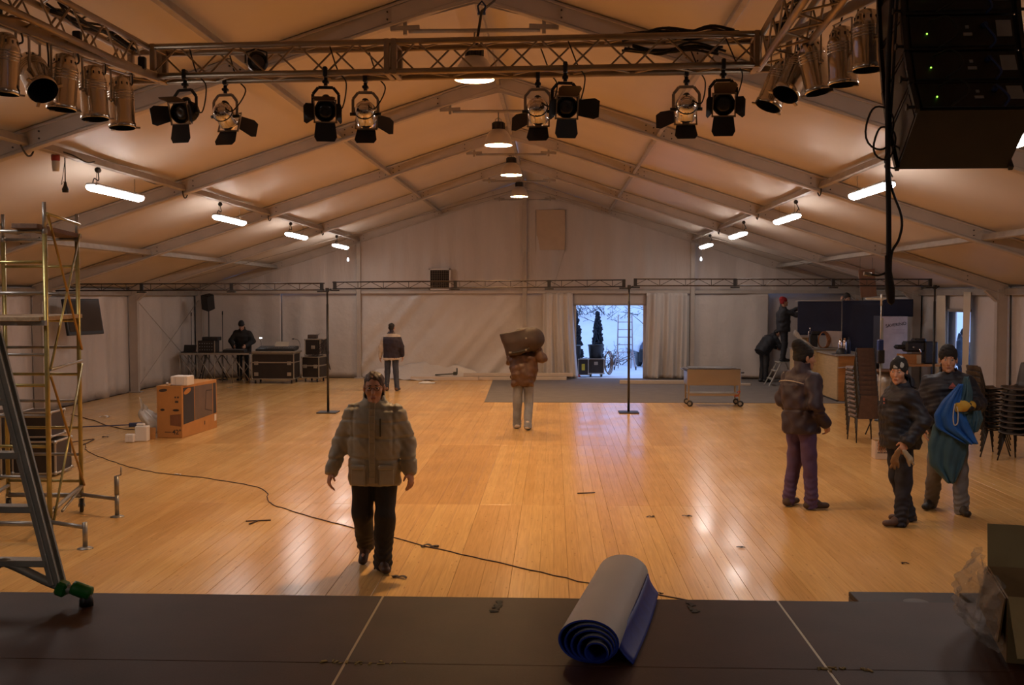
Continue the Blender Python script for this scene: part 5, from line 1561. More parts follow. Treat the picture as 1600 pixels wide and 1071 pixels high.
t = thing('rear_counter', 'pale rear counter behind the bar, below the navy drape', 'counter', (6.92, 26.7, 0))
obj('counter_front', MB().box((.68, .02, .57), (1.36, .03, 1.14), bev=.003), m_ply, t)
obj('counter_side', MB().box((.02, .24, .57), (.03, .46, 1.14)), m_ply, t)
obj('worktop', MB().box((.68, .23, 1.145), (1.40, .50, .035), bev=.005), MATS['grey_worktop'], t)
# goods on the counter
def sheetfn(u, v): return (.55 * u, .36 * v + .03 * math.sin(u * 9), .40 * (1 - u) ** 1.6 + .05 * math.sin(u * 13 + v * 4) * (1 - u) + .02 * math.sin(v * 17))
tag(obj('plastic_sheet', MB().surf(sheetfn, 24, 14, .004), mat('dull_white_sheet', (.58, .52, .45), .4), None, (6.98, 26.72, 1.165)), 'crumpled white plastic sheet on the far end of counter', 'sheet')
t = thing('drink_dispenser', 'dark drink dispenser with chrome tap on the bar counter', 'dispenser', (7.45, 26.95, 1.163))
obj('tower', MB().box((0, 0, .17), (.18, .22, .34), bev=.02).box((0.05, -.08, .38), (.24, .12, .10), bev=.03), m_black, t)
obj('tap', MB().tube(spline([(-.10, -.1, .40), (-.14, -.14, .42), (-.15, -.16, .34), (-.15, -.16, .28)], 4), .014, 8).sphere((-.10, -.1, .50), .025, 8, 6).cyl((-.10, -.1, .40), (-.10, -.1, .49), .010, n=6), m_chrome, t)
t = thing('copper_coil', 'coil of copper-coloured tubing on the bar counter', 'coil', (7.66, 26.85, 1.163))
mb = MB()
for k in range(7):
    r_ = .14 + .012 * k
    mb.tube([(r_ * .75 * math.cos(a) + .01 * k, .02 * k - .06 + .02 * math.sin(2 * a), .20 + r_ * 1.35 * math.sin(a) * (1 - .04 * k)) for a in [2 * PI * q / 24 for q in range(24)]], .008, 5, closed=True)
obj('tubing', mb, mat('copper_tube', (.50, .22, .10), .35, metal=.6), t)
t = thing('white_board', 'blank white board leaning behind the bar counter', 'board', (7.98, 26.98, 1.163))
obj('board_face', MB().box((0, 0, .215), (.40, .03, .42), rotm(-6, 2, 0), .004), mat('pinkish_white_board', (.62, .50, .44), .5), t)
obj('board_foot', MB().box((0, 0, .01), (.42, .12, .02)), m_aludark, t)
for k, (x, y, h_, mm, lb) in enumerate(((7.69, 25.30, .36, m_chrome, 'slim chrome flask on the bar counter, left of the pair'), (7.79, 25.28, .37, m_chrome, 'slim chrome flask on the bar counter, right of the pair'), (7.90, 25.33, .38, mat('navy_bottle', (.02, .025, .06), .3), 'dark blue bottle beside the chrome flasks'))):
    t = thing('flask', lb, 'flask', (x, y, 1.103), 0, 'flasks on the bar counter')
    obj('flask_body', MB().lathe([(0, 0), (.042, 0), (.045, .01), (.045, h_ * .75), (.03, h_ * .86), (.02, h_ * .9), (0, h_ * .9)], 16), mm, t)
    obj('flask_cap', MB().lathe([(0, 0), (.024, 0), (.024, h_ * .1), (0, h_ * .1)], 12, (0, 0, h_ * .9)), m_orange if k < 2 else m_black, t)
t = thing('peaked_cap', 'black peaked cap lying on the bar counter', 'cap', (7.66, 25.08, 1.103))
obj('crown', MB().lathe([(.13, 0), (.125, .05), (.10, .11), (.05, .145), (0, .15)], 18), m_black, t)
obj('peak', MB().surf(lambda u, v: (-.10 - .13 * v, .11 * (2 * u - 1) * (1 - .35 * v), .015 - .01 * v), 8, 4, .006), m_black, t)
# dark blue drapes
m_navy = mat('dark_navy_drape', (.010, .014, .042), .75, var=.2, scale=2, sheen=.15)
def pole(p0, p1, r=.015): return MB().cyl(p0, p1, r, n=8)
t = thing('navy_drape', 'dark navy drape held up beside the man in red hat', 'drape', (7.17, 27.45, 0), 0, 'navy drapes round the bar')
obj('cloth', drape((0, 0), (1.14, -.25), 1.47, 2.345, 31, .02, 40, 14, n=6, kink=.012), m_navy, t)
obj('top_bar', pole((-.04, .03, 2.345), (2.4, -.52, 2.355)), m_aludark, t)
t = thing('navy_drape', 'dark navy drape falling behind the leaning chair stack', 'drape', (8.22, 27.15, 0), 0, 'navy drapes round the bar')
obj('cloth', drape((0.0, 0), (.95, -.5), .25, 2.36, 33, .05, 50, 16, n=8, kink=.01), m_navy, t)
obj('pole', pole((.02, .05, 0), (.02, .05, 2.38)), m_aludark, t)
t = thing('navy_drape', 'short dark navy drape above the lettered white panel', 'drape', (9.0, 26.3, 0), 0, 'navy drapes round the bar')
obj('cloth', drape((0, 0), (.66, -.2), 1.97, 2.40, 35, .012, 24, 8, n=5), m_navy, t)
obj('pole', pole((.30, .06, 0), (.30, .06, 2.40)), m_aludark, t)
t = thing('lettered_panel', 'tall white panel with slanted dark lettering near the right wall', 'panel', (8.97, 25.4, 0))
obj('panel_body', MB().box((0, .25, 1.0), (.66, .5, 2.0), bev=.01), mat('dark_panel_side', (.05, .05, .065), .5), t)
obj('panel_front', MB().box((0.0, -.004, 1.0), (.64, .012, 1.98)), mat('pinkish_panel_front', (.56, .46, .41), .5), t)
obj('edge_strip', MB().box((-.27, -.012, 1.0), (.05, .006, 1.9)), mat('yellow_strip', (.45, .36, .20), .5), t)
lettering('lettering', 'SAVERINO', .105, m_print, t, (.05, -.013, 1.79), (RAD(90), RAD(-8), 0), True)
mb = MB()
for k in range(4): mb.box((.12, -.012, 1.67 - .03 * k), (.30 - .05 * (k % 2), .003, .008))
obj('small_print', mb, mat('faint_print', (.38, .28, .24), .6), t)
# equipment table by the right wall
t = thing('equipment_table', 'wooden table loaded with dark equipment by the right wall', 'table', (9.22, 24.45, 0))
obj('table_top', MB().box((0, 0, .90), (.95, .62, .05), bev=.006), m_orange, t)
for sx in (-1, 1):
    for sy in (-1, 1):
        obj('leg', MB().box((sx * .43, sy * .27, .4375), (.05, .05, .875)), m_blackmetal, t)
t = thing('wooden_crate', 'orange wooden crate on the equipment table', 'crate', (9.02, 24.45, .926))
obj('crate_box', MB().box((0, 0, .11), (.42, .40, .22), bev=.006), m_orange, t)
obj('crate_rim', MB().box((.16, -.205, .11), (.10, .012, .20)), m_ply, t)
t = thing('coffee_machine', 'black machine with chrome fittings on the wooden crate', 'machine', (9.06, 24.45, 1.147))
obj('machine_body', MB().box((.06, 0, .17), (.44, .36, .24), bev=.04).box((-.24, -.02, .16), (.26, .22, .10), bev=.04), m_black, t)
obj('machine_head', MB().box((.16, -.05, .31), (.30, .25, .10), bev=.04), m_black, t)
pieces('chrome_spout', MB().cyl((.18, -.19, .02), (.12, -.22, .13), .018, n=8).cyl((0, -.18, .16), (0, -.21, .16), .02, n=8), m_chrome, t)
t = thing('loudspeaker', 'square black loudspeaker on the equipment table by the side exit', 'loudspeaker', (9.46, 24.4, .926))
obj('cabinet', MB().box((0, 0, .26), (.28, .30, .50), bev=.012), m_cab, t)
obj('grille', MB().box((0, -.155, .26), (.25, .015, .46), bev=.006), MATS['speaker_grille'], t)
tag(obj('black_bag', MB().sphere((0, 0, .13), (.20, .16, .15), 14, 8).tube(spline([(-.12, 0, .22), (-.1, -.05, .38), (.1, -.05, .38), (.12, 0, .22)], 5), .012, 6), m_black, None, (8.62, 24.0, .571)), 'black bag hanging at the front of the equipment table', 'bag')
t = thing('stool', 'black stool in front of the equipment table', 'stool', (8.62, 24.0, 0))
obj('seat', MB().lathe([(0, .57), (.17, .57), (.18, .55), (.17, .53), (0, .53)], 18), m_black, t)
for k in range(4):
    a = k * PI / 2 + .7
    obj('leg', MB().cyl((.13 * math.cos(a), .13 * math.sin(a), .54), (.2 * math.cos(a), .2 * math.sin(a), 0), .013, n=8), m_blackmetal, t)
t = thing('bistro_table', 'small round table on a steel drum near the chair stack', 'table', (7.42, 21.0, 0))
obj('table_top', MB().lathe([(0, 1.02), (.27, 1.02), (.28, 1.0), (.27, .985), (0, .985)], 24), mat('brown_round_top', (.14, .07, .04), .5), t)
obj('drum', MB().lathe([(0, .36), (.155, .36), (.16, .38), (.16, .66), (.155, .70), (.16, .72), (.16, .98), (0, .98)], 22), m_steel, t)
obj('foot', MB().lathe([(0, 0), (.2, 0), (.19, .03), (.05, .06), (.05, .36), (0, .36)], 18), m_blackmetal, t)
# cross-headed stand with a blue box
t = thing('cross_stand', 'slim stand with white crossbar and blue box behind the chair stack', 'stand', (6.66, 18.85, 0))
obj('pole', MB().cyl((0, 0, .30), (0, 0, 1.35), .015, n=8).cyl((0, 0, 1.35), (0, 0, 2.46), .011, n=8), mat('pale_stand_tube', (.50, .46, .40), .4, metal=.5), t)
obj('crossbar', MB().box((-.10, 0, 2.42), (.34, .025, .03)).cyl((0, 0, 2.30), (0, 0, 2.50), .018, n=8), mat('white_crossbar', (.62, .58, .50), .45), t)
obj('blue_box', MB().box((-.02, -.04, 1.60), (.10, .09, .20), bev=.015), m_bluecon, t)
obj('black_box', MB().box((-.01, -.04, 1.40), (.12, .10, .24), bev=.015), m_black, t)
for k in range(3):
    a = k * 2 * PI / 3 - .9
    obj('leg', MB().cyl((0, 0, .62), (.26 * math.cos(a), .26 * math.sin(a), .012), .012, n=8), m_blackmetal, t)
t = thing('suspended_board', 'flat brownish panel hanging under the right roof slope', 'panel', (7.9, 23.9, 2.44))
obj('panel_sheet', MB().box((0, 0, .32), (.36, .02, .62), rotm(0, -6, 0), .004), mat('brown_panel_sheet', (.20, .12, .09), .5), t)
obj('hanging_wire', MB().cyl((-.17, 0, .62), (-.17, 0, .98), .004, n=4).cyl((.10, 0, .62), (.10, 0, .90), .004, n=4), m_cable, t)

# printed carton on the floor between the men
t = thing('printed_carton', 'white printed carton on the floor behind the smiling man', 'carton', (5.86, 16.0, 0), -3)
obj('carton_body', MB().box((0, .12, .135), (.26, .24, .27), bev=.004), mat('white_carton', (.62, .50, .40), .6), t)
obj('carton_lid', MB().box((-.07, .12, .285), (.12, .22, .03), bev=.004), m_card, t)
mb = MB(); rr = random.Random(3)
for z, w_, hh in ((.235, .13, .016), (.205, .13, .016), (.155, .19, .026), (.10, .16, .018)):
    x = -.10
    while x < -.10 + w_:
        q = rr.uniform(.008, .02); mb.box((x + q / 2, -.001, z), (q * .75, .003, hh)); x += q
obj('print_lines', mb, m_print, t)

# ------------------------------------------------------------------ stack of upholstered chairs
m_uph = mat('dark_brown_upholstery', (.105, .060, .045), .7, var=.15, scale=20, bump=.1, bscale=200, sheen=.2)
m_chframe = mat('black_chair_tube', (.022, .018, .016), .42)
def banquet(label, loc, rot):
    t = thing('banquet_chair', label, 'chair', loc, 0, 'leaning stack of upholstered chairs')
    t.rotation_euler = rot
    # faces +y; back towards -y
    obj('seat', MB().box((0, .02, .44), (.40, .42, .055), bev=.02), m_uph, t)
    obj('backrest', MB().surf(lambda u, v: ((u - .5) * (.36 - .07 * v ** 3), -.20 - .045 * v - .012 * math.sin(PI * u), .40 + .40 * v), 8, 8, -.035), m_uph, t)
    for sx in (-1, 1):
        obj('leg', MB().cyl((sx * .18, .20, .42), (sx * .205, .22, 0), .011, n=6), m_chframe, t)
        obj('leg', MB().cyl((sx * .18, -.20, .42), (sx * .205, -.26, 0), .011, n=6), m_chframe, t)
        obj('side_rail', MB().cyl((sx * .19, -.20, .41), (sx * .19, .21, .41), .011, n=6).cyl((sx * .18, -.20, .41), (sx * .15, -.245, .80), .011, n=6), m_chframe, t)
        obj('stacking_buffer', MB().box((sx * .20, .12, .425), (.02, .05, .018)), m_steel, t)
    return t
rootc = None
ordn = ['lowest', 'second', 'third', 'fourth', 'fifth', 'sixth', 'seventh', 'eighth', 'ninth', 'tenth', 'eleventh']
lean = Vector((.004, .038, .078))
NB = 11
for k in range(NB):
    lb = ('lowest chair of the leaning upholstered stack, standing on the boards' if k == 0 else 'topmost chair of the leaning upholstered stack' if k == NB - 1 else '%s chair from the floor in the leaning upholstered stack' % ordn[k])
    pos = Vector((6.15, 18.05, 0)) + lean * k
    if rootc is None: rootc = banquet(lb, tuple(pos), (RAD(0), 0, RAD(2)))
    else: dup(rootc, pos, (RAD(0), 0, RAD(2)), lb)

# ------------------------------------------------------------------ stacked plastic shell chairs
m_shell = mat('brown_black_plastic_shell', (.040, .028, .022), .45, var=.12, scale=9)
def shell_chair(label, loc, rz, grp):
    t = thing('shell_chair', label, 'chair', loc, rz, grp)
    prof = [(.24, .405), (.22, .425), (.12, .425), (.0, .412), (-.12, .408), (-.19, .425), (-.225, .47), (-.245, .56), (-.27, .66), (-.295, .75), (-.31, .79), (-.325, .80)]
    def fn(u, v):
        s = v * (len(prof) - 1); i = min(int(s), len(prof) - 2); f = s - i
        y = prof[i][0] * (1 - f) + prof[i + 1][0] * f; z = prof[i][1] * (1 - f) + prof[i + 1][1] * f
        w = .215 if v < .45 else .215 - .035 * ((v - .45) / .55)
        if v > .93: w *= .80
        c = (2 * u - 1)
        lift = .035 * c ** 4 if v < .5 else 0
        fwd = .03 * c ** 2 if v >= .5 else 0
        return (w * c, y + fwd, z + lift)
    obj('seat_shell', MB().surf(fn, 10, 22, .007), m_shell, t)
    for sx in (-1, 1):
        obj('leg', MB().cyl((sx * .15, .13, .40), (sx * .215, .24, 0), .011, n=6), m_chframe, t)
        obj('leg', MB().cyl((sx * .15, -.10, .40), (sx * .215, -.27, 0), .011, n=6), m_chframe, t)
        obj('leg_rail', MB().cyl((sx * .15, -.11, .40), (sx * .15, .14, .40), .011, n=6), m_chframe, t)
    obj('cross_rail', MB().cyl((-.15, .13, .40), (.15, .13, .40), .010, n=6).cyl((-.15, -.10, .40), (.15, -.10, .40), .010, n=6), m_chframe, t)
    return t
def shell_stack(x, y, rz, n, grp, phrase, step=.085, back=.0):
    root = None
    d = Vector((math.sin(RAD(rz)), -math.cos(RAD(rz)), 0)) * back
    for k in range(n):
        pos = Vector((x, y, k * step)) + d * k
        lb = 'topmost shell chair of ' + phrase if k == n - 1 else 'lowest shell chair of ' + phrase if k == 0 else '%s shell chair from the floor of %s' % (ordn[k], phrase)
        if root is None: root = shell_chair(lb, tuple(pos), rz, grp)
        else: dup(root, pos, (0, 0, RAD(rz)), lb)
shell_stack(7.62, 16.55, -78, 8, 'far stack of plastic shell chairs', 'the stack with seats facing right')
shell_stack(7.85, 15.95, 128, 9, 'near stack of plastic shell chairs', 'the stack whose front edges face camera', .083, .006)
shell_stack(8.28, 16.1, 165, 8, 'right edge stack of plastic shell chairs', 'the stack behind, at the right edge')
shell_stack(7.95, 15.0, 100, 2, 'low pair of shell chairs at the right edge', 'the low pair at the right edge')

# ------------------------------------------------------------------ view through the gable doorway
GZ = -.058
flightcase('flight_case', 'black flight case outside the gable doorway', (2.20, 33.2, GZ), 0, .52, .45, .48, .10, None, ((0, .33),))
flightcase('flight_case', 'narrow flight case with yellow label outside the doorway', (1.78, 33.1, GZ), 6, .34, .45, .52, .06, None, (), False)
tag(obj('yellow_label', MB().box((0, 0, 0), (.10, .004, .20)), mat('yellow_paper', (.6, .42, .03), .5), None, (1.80, 32.868, .26)), 'yellow label on the narrow flight case outside', 'label')
t = thing('plastic_tub', 'dark plastic tub standing on the flight case outdoors', 'tub', (2.20, 33.2, .525))
obj('tub_body', MB().lathe([(0, 0), (.20, 0), (.235, .38), (.25, .40), (.25, .43), (.22, .43), (.19, .05), (0, .05)], 20), m_black, t)
obj('cable_in_tub', MB().tube(spline([(-.1, 0, .4), (0.05, -.05, .50), (.2, -.02, .46), (.26, 0, .40)], 5), .014, 6), m_cable, t)
t = thing('cable_coil', 'large coil of orange-brown cable behind the outdoor flight case', 'coil', (2.58, 33.4, .36))
for k in range(4):
    r_ = .30 + .025 * k
    obj('cable_turn', MB().tube([(.02 * k + .10 * math.cos(a) * r_ / .3, .03 * k, r_ * math.sin(a)) for a in [2 * PI * q / 26 for q in range(26)]], .012, 6, closed=True), mat('brown_orange_cable', (.22, .10, .03), .5), t)
m_ladw = mat('pinkish_ladder_alloy', (.50, .36, .34), .4, metal=.4)
t = thing('outdoor_ladder', 'slim ladder on a splayed base standing in the snow outside', 'ladder', (3.33, 36.3, GZ))
for sx in (-1, 1):
    obj('rail', MB().cyl((sx * .26, 0, .55), (sx * .235, .05, 1.90), .022, n=8), m_ladw, t)
    obj('splayed_leg', MB().cyl((sx * .26, 0, .62), (sx * .36, -.05, .06), .022, n=8).cyl((sx * .22, 0, .62), (sx * .22, .2, .04), .018, n=8), m_ladw, t)
    obj('wheel', MB().lathe([(0, -.02), (.06, -.02), (.06, .02), (0, .02)], 12, (sx * .37, -.05, .06), rotm(0, 90, 0)), m_black, t)
for k in range(6):
    obj('rung', MB().cyl((-.26, .02, .35 + .26 * k), (.26, .02, .35 + .26 * k), .016, n=6), m_ladw, t)
m_dkleaf = mat('dark_frozen_foliage', (.02, .022, .03), .8, var=.4, scale=15)
def conifer(name, label, loc, h, r, seed, cat):
    t = thing(name, label, cat, loc)
    rr = random.Random(seed)
    obj('trunk', MB().cyl((0, 0, 0), (0, 0, h), .05, .012, n=8), m_dkleaf, t)
    mb = MB()
    for k in range(340):
        z = h * rr.uniform(.08, .98)
        rad = r * (1 - (z / h) ** 3) * rr.uniform(.3, 1.0)
        a = rr.uniform(0, 2 * PI)
        p = Vector((rad * math.cos(a), rad * math.sin(a), z))
        mb.box(p, (.10, .02, .16), rotm(rr.uniform(-40, 40), rr.uniform(-40, 40), math.degrees(a)))
    tag(obj('foliage', mb, m_dkleaf, t), kind='stuff')
    return t
conifer('wrapped_conifer', 'slim dark conifer standing outside beyond the flight case', (2.40, 36.6, -.055), 1.98, .19, 1, 'tree')
conifer('wrapped_conifer', 'dark conifer half hidden by the left door curtain', (1.58, 35.0, -.055), 2.1, .26, 2, 'tree')
t = thing('dark_bin', 'dark bin outside beside the left door curtain', 'bin', (1.48, 33.0, GZ))
obj('bin_body', MB().lathe([(0, 0), (.19, 0), (.24, .95), (.26, .97), (.26, 1.0), (0, 1.0)], 18), m_black, t)
tag(obj('red_wedge', MB().prism([(0, 0), (.30, 0), (.10, .22)], .06, rotm(90, 0, 0)), mat('red_paint', (.42, .03, .02), .5), None, (1.42, 32.3, .0)), 'small red wedge at the foot of the left door curtain', 'wedge')
m_car = mat('snow_covered_body', (.80, .82, .88), .5)
t = thing('parked_car', 'snow-covered parked car half hidden by the right door curtain', 'car', (4.78, 38.3, -.055), 4)
def carf(u, v):
    pr = [(-.95, .55), (-.93, .78), (-.80, .92), (-.62, 1.05), (-.40, 1.36), (0, 1.46), (.5, 1.42), (.8, 1.0), (.95, .85), (.97, .5)]
    s = u * (len(pr) - 1); i = min(int(s), len(pr) - 2); f = s - i
    return (pr[i][0] * (1 - f) + pr[i + 1][0] * f, -.75 + 3.8 * v, pr[i][1] * (1 - f) + pr[i + 1][1] * f)
obj('car_body', MB().surf(carf, 27, 6, .03), m_car, t)
obj('bumper', MB().box((0, -.78, .42), (1.85, .12, .46), bev=.04), m_black, t)
obj('tail_panel', MB().prism([(-.93, .60), (.95, .60), (.85, .95), (.45, 1.40), (-.35, 1.34), (-.82, .90)], .02, RY, (0, -.73, 0)), mat('dusk_car_glass', (.12, .14, .2), .2), t)
for sx in (-1, 1):
    obj('wheel', MB().lathe([(0, -.1), (.26, -.1), (.31, -.06), (.31, .06), (.26, .1), (0, .1)], 18, (sx * .8, .1, .31), rotm(0, 90, 0)), m_black, t)
# twigs poking through the snowy slope
m_twig = mat('dark_wet_twig', (.03, .026, .03), .8)
def bush(label, loc, n, spread, seed):
    rr = random.Random(seed); mb = MB()
    for k in range(n):
        p = Vector((rr.gauss(0, spread), rr.gauss(0, spread * .5), 0)); pts = [p]
        d = Vector((rr.uniform(-1, 1), rr.uniform(-.6, .2), rr.uniform(.5, 1.2))) * .22
        for q in range(3):
            d = d + Vector((rr.uniform(-.12, .12), rr.uniform(-.1, .1), rr.uniform(-.1, .06))); pts.append(pts[-1] + d)
        mb.tube(pts, [.016, .012, .008, .004], 4)
        for q in range(3):
            b_ = pts[rr.randint(1, 3)]
            mb.tube([b_, b_ + Vector((rr.uniform(-.25, .25), rr.uniform(-.1, .1), rr.uniform(-.1, .2)))], .005, 4)
    tag(obj('winter_shrub', mb, m_twig, None, loc), label, 'shrub', 'bare shrubs on the snowy slope', kind=None)
def hz(x, y):
    d = y - YB
    return -0.06 + (0.0 if d < 8 else 0.5 * (d - 8))
bush('bare dark shrub on the snow above the conifers, left', (2.15, 43.2, hz(0, 43.2)), 34, .6, 3)
bush('bare dark shrub on the snow right of the slim conifer', (3.35, 43.0, hz(0, 43.0) - .3), 34, .5, 5)
bush('bare twigs low on the snow between case and ladder', (3.05, 39.0, hz(0, 39.0)), 18, .3, 7)
bush('bare twigs at the upper right of the doorway view', (5.1, 43.4, hz(0, 43.4) - .1), 26, .35, 9)
bush('dark branch poking from the snow above the parked car', (4.75, 42.2, hz(0, 42.2)), 10, .15, 11)
bush('bare twigs beside the outdoor ladder foot', (2.75, 37.4, hz(0, 37.4)), 10, .2, 13)
# ------------------------------------------------------------------ implicit-surface figures
def surface_nets(F, org, h):
    s = F < 0
    nx, ny, nz = F.shape
    c = np.zeros((nx - 1, ny - 1, nz - 1), np.int8)
    for i in (0, 1):
        for j in (0, 1):
            for k in (0, 1):
                c += s[i:nx - 1 + i, j:ny - 1 + j, k:nz - 1 + k]
    mixed = (c > 0) & (c < 8)
    ids = np.argwhere(mixed)
    idx = -np.ones(c.shape, np.int32)
    idx[mixed] = np.arange(len(ids))
    corners = [(i, j, k) for i in (0, 1) for j in (0, 1) for k in (0, 1)]
    val = {q: F[ids[:, 0] + q[0], ids[:, 1] + q[1], ids[:, 2] + q[2]] for q in corners}
    acc = np.zeros((len(ids), 3)); cnt = np.zeros(len(ids))
    for a in corners:
        for ax in range(3):
            if a[ax] == 0:
                b = list(a); b[ax] = 1; b = tuple(b)
                va, vb = val[a], val[b]
                m = (va < 0) != (vb < 0)
                t = np.where(m, va / np.where(m, va - vb, 1), 0)
                p = np.tile(np.array(a, float), (len(ids), 1)); p[:, ax] = t
                acc += p * m[:, None]; cnt += m
    verts = (ids + acc / cnt[:, None]) * h + org
    quads = []
    for ax in range(3):
        sl0 = [slice(None)] * 3; sl1 = [slice(None)] * 3
        sl0[ax] = slice(0, -1); sl1[ax] = slice(1, None)
        A, B = s[tuple(sl0)], s[tuple(sl1)]
        e = np.argwhere(A != B)
        u, v = [(1, 2), (2, 0), (0, 1)][ax]
        ok = (e[:, u] > 0) & (e[:, v] > 0) & (e[:, u] < F.shape[u] - 1) & (e[:, v] < F.shape[v] - 1)
        e = e[ok]
        inside = A[e[:, 0], e[:, 1], e[:, 2]]
        def cell(du, dv):
            q = e.copy(); q[:, u] += du; q[:, v] += dv
            return idx[q[:, 0], q[:, 1], q[:, 2]]
        q = np.stack([cell(-1, -1), cell(0, -1), cell(0, 0), cell(-1, 0)], 1)
        q[~inside] = q[~inside][:, ::-1]
        quads.append(q)
    return verts, np.concatenate(quads)

V3 = lambda *a: np.array(a, float)
class SDF:
    def __init__(self, h): self.h = h; self.ops = []; self.tex = None
    def _add(self, fn, lo, hi, k, op): self.ops.append((fn, np.array(lo), np.array(hi), k, op)); return self
    def cone(self, a, b, ra, rb=None, k=.02, op='u', flat=None):
        a, b = np.array(a, float), np.array(b, float); rb = ra if rb is None else rb
        r = max(ra, rb); ba = b - a; L2 = max(ba @ ba, 1e-9)
        def fn(X, Y, Z):
            px, py, pz = X - a[0], Y - a[1], Z - a[2]
            t = np.clip((px * ba[0] + py * ba[1] + pz * ba[2]) / L2, 0, 1)
            qx, qy, qz = px - t * ba[0], py - t * ba[1], pz - t * ba[2]
            if flat is not None:
                n, s = flat
                dn = (qx * n[0] + qy * n[1] + qz * n[2]) * (1 / s - 1)
                qx, qy, qz = qx + n[0] * dn, qy + n[1] * dn, qz + n[2] * dn
            return np.sqrt(qx * qx + qy * qy + qz * qz) - (ra + (rb - ra) * t)
        return self._add(fn, np.minimum(a, b) - r, np.maximum(a, b) + r, k, op)
    def ell(self, c, r, R=None, k=.02, op='u'):
        c = np.array(c, float); r = np.array(r, float); m = r.max()
        Rm = None if R is None else np.array(R).T
        def fn(X, Y, Z):
            px, py, pz = X - c[0], Y - c[1], Z - c[2]
            if Rm is not None:
                px, py, pz = (Rm[0, 0] * px + Rm[0, 1] * py + Rm[0, 2] * pz, Rm[1, 0] * px + Rm[1, 1] * py + Rm[1, 2] * pz, Rm[2, 0] * px + Rm[2, 1] * py + Rm[2, 2] * pz)
            q = np.sqrt((px / r[0]) ** 2 + (py / r[1]) ** 2 + (pz / r[2]) ** 2)
            q2 = np.sqrt((px / r[0] ** 2) ** 2 + (py / r[1] ** 2) ** 2 + (pz / r[2] ** 2) ** 2)
            return q * (q - 1) / np.maximum(q2, 1e-6)
        return self._add(fn, c - m, c + m, k, op)
    def stack(self, prof, o=(0, 0, 0), R=None, k=.03, p=2.5, op='u'):
        """prof rows: z, rx, ry, cy"""
        P = np.array(prof, float); o = np.array(o, float)
        Rm = None if R is None else np.array(R).T
        m = max(P[:, 1].max(), P[:, 2].max()) + abs(P[:, 3]).max()
        ext = np.array([m, m, max(abs(P[:, 0]))]) if R is None else np.full(3, max(m, np.abs(P[:, 0]).max()) * 1.1)
        lo = o - ext; hi = o + ext
        if R is None: lo[2] = o[2] + P[0, 0]; hi[2] = o[2] + P[-1, 0]
        def fn(X, Y, Z):
            px, py, pz = X - o[0], Y - o[1], Z - o[2]
            if Rm is not None:
                px, py, pz = (Rm[0, 0] * px + Rm[0, 1] * py + Rm[0, 2] * pz, Rm[1, 0] * px + Rm[1, 1] * py + Rm[1, 2] * pz, Rm[2, 0] * px + Rm[2, 1] * py + Rm[2, 2] * pz)
            px, py, pz = np.broadcast_arrays(px, py, pz)
            rx = np.interp(pz, P[:, 0], P[:, 1]); ry = np.interp(pz, P[:, 0], P[:, 2]); cy = np.interp(pz, P[:, 0], P[:, 3])
            d = ((np.abs(px / rx) ** p + np.abs((py - cy) / ry) ** p) ** (1 / p) - 1) * np.minimum(rx, ry)
            return np.maximum(d, np.maximum(pz - P[-1, 0], P[0, 0] - pz))
        return self._add(fn, lo, hi, k, op)
    def grid(self):
        lo = np.min([o[1] for o in self.ops if o[4] == 'u'], 0) - 3 * self.h
        hi = np.max([o[2] for o in self.ops if o[4] == 'u'], 0) + 3 * self.h
        n = np.ceil((hi - lo) / self.h).astype(int) + 1
        return lo, n
    def build(self, carve=None):
        lo, n = self.grid(); h = self.h
        F = np.full(n, .12, np.float32)
        for fn, a, b, k, op in self.ops:
            pad = k + 2 * h + (.03 if op == 'u' else 0)
            i0 = np.clip(np.floor((a - pad - lo) / h).astype(int), 0, n - 1); i1 = np.clip(np.ceil((b + pad - lo) / h).astype(int) + 1, 1, n)
            if (i1 <= i0).any(): continue
            X = (lo[0] + h * np.arange(i0[0], i1[0]))[:, None, None]; Y = (lo[1] + h * np.arange(i0[1], i1[1]))[None, :, None]; Z = (lo[2] + h * np.arange(i0[2], i1[2]))[None, None, :]
            sl = tuple(slice(i0[q], i1[q]) for q in range(3))
            d = fn(X, Y, Z).astype(np.float32); G = F[sl]
            if op == 'u':
                kk = max(k, 1e-5); q = np.clip(.5 + .5 * (d - G) / kk, 0, 1)
                F[sl] = d + (G - d) * q - kk * q * (1 - q)
                # q=1 keeps G, q=0 takes d
            else:
                kk = max(k, 1e-5); q = np.clip(.5 - .5 * (G + d) / kk, 0, 1)
                F[sl] = G + (-d - G) * q + kk * q * (1 - q)
        if self.tex is not None:
            X = (lo[0] + h * np.arange(n[0]))[:, None, None]; Y = (lo[1] + h * np.arange(n[1]))[None, :, None]; Z = (lo[2] + h * np.arange(n[2]))[None, None, :]
            F = F + self.tex(X, Y, Z).astype(np.float32)
        return surface_nets(F, lo, h)
    def mesh(self, name, mats, pick=None):
        v, q = self.build()
        me = bpy.data.meshes.new(name)
        me.from_pydata(v.tolist(), [], q.tolist())
        if not isinstance(mats, (list, tuple)): mats = [mats]
        for m in mats: me.materials.append(m)
        me.polygons.foreach_set('use_smooth', np.ones(len(q), bool))
        if pick is not None:
            c = v[q].mean(1)
            me.polygons.foreach_set('material_index', pick(c).astype(np.int32))
        me.update()
        return me

def wrinkle(amp, seed, freq=22.0, n=6, squash=(1, 1, 1.8)):
    rr = random.Random(seed)
    W = [(rr.gauss(0, 1) * freq * squash[0], rr.gauss(0, 1) * freq * squash[1], rr.gauss(0, .6) * freq * squash[2], rr.random() * 6.28) for _ in range(n)]
    def fn(X, Y, Z):
        t = 0
        for a, b, c, ph in W: t = t + np.sin(a * X + b * Y + c * Z + ph)
        return t * (amp / math.sqrt(n))
    return fn

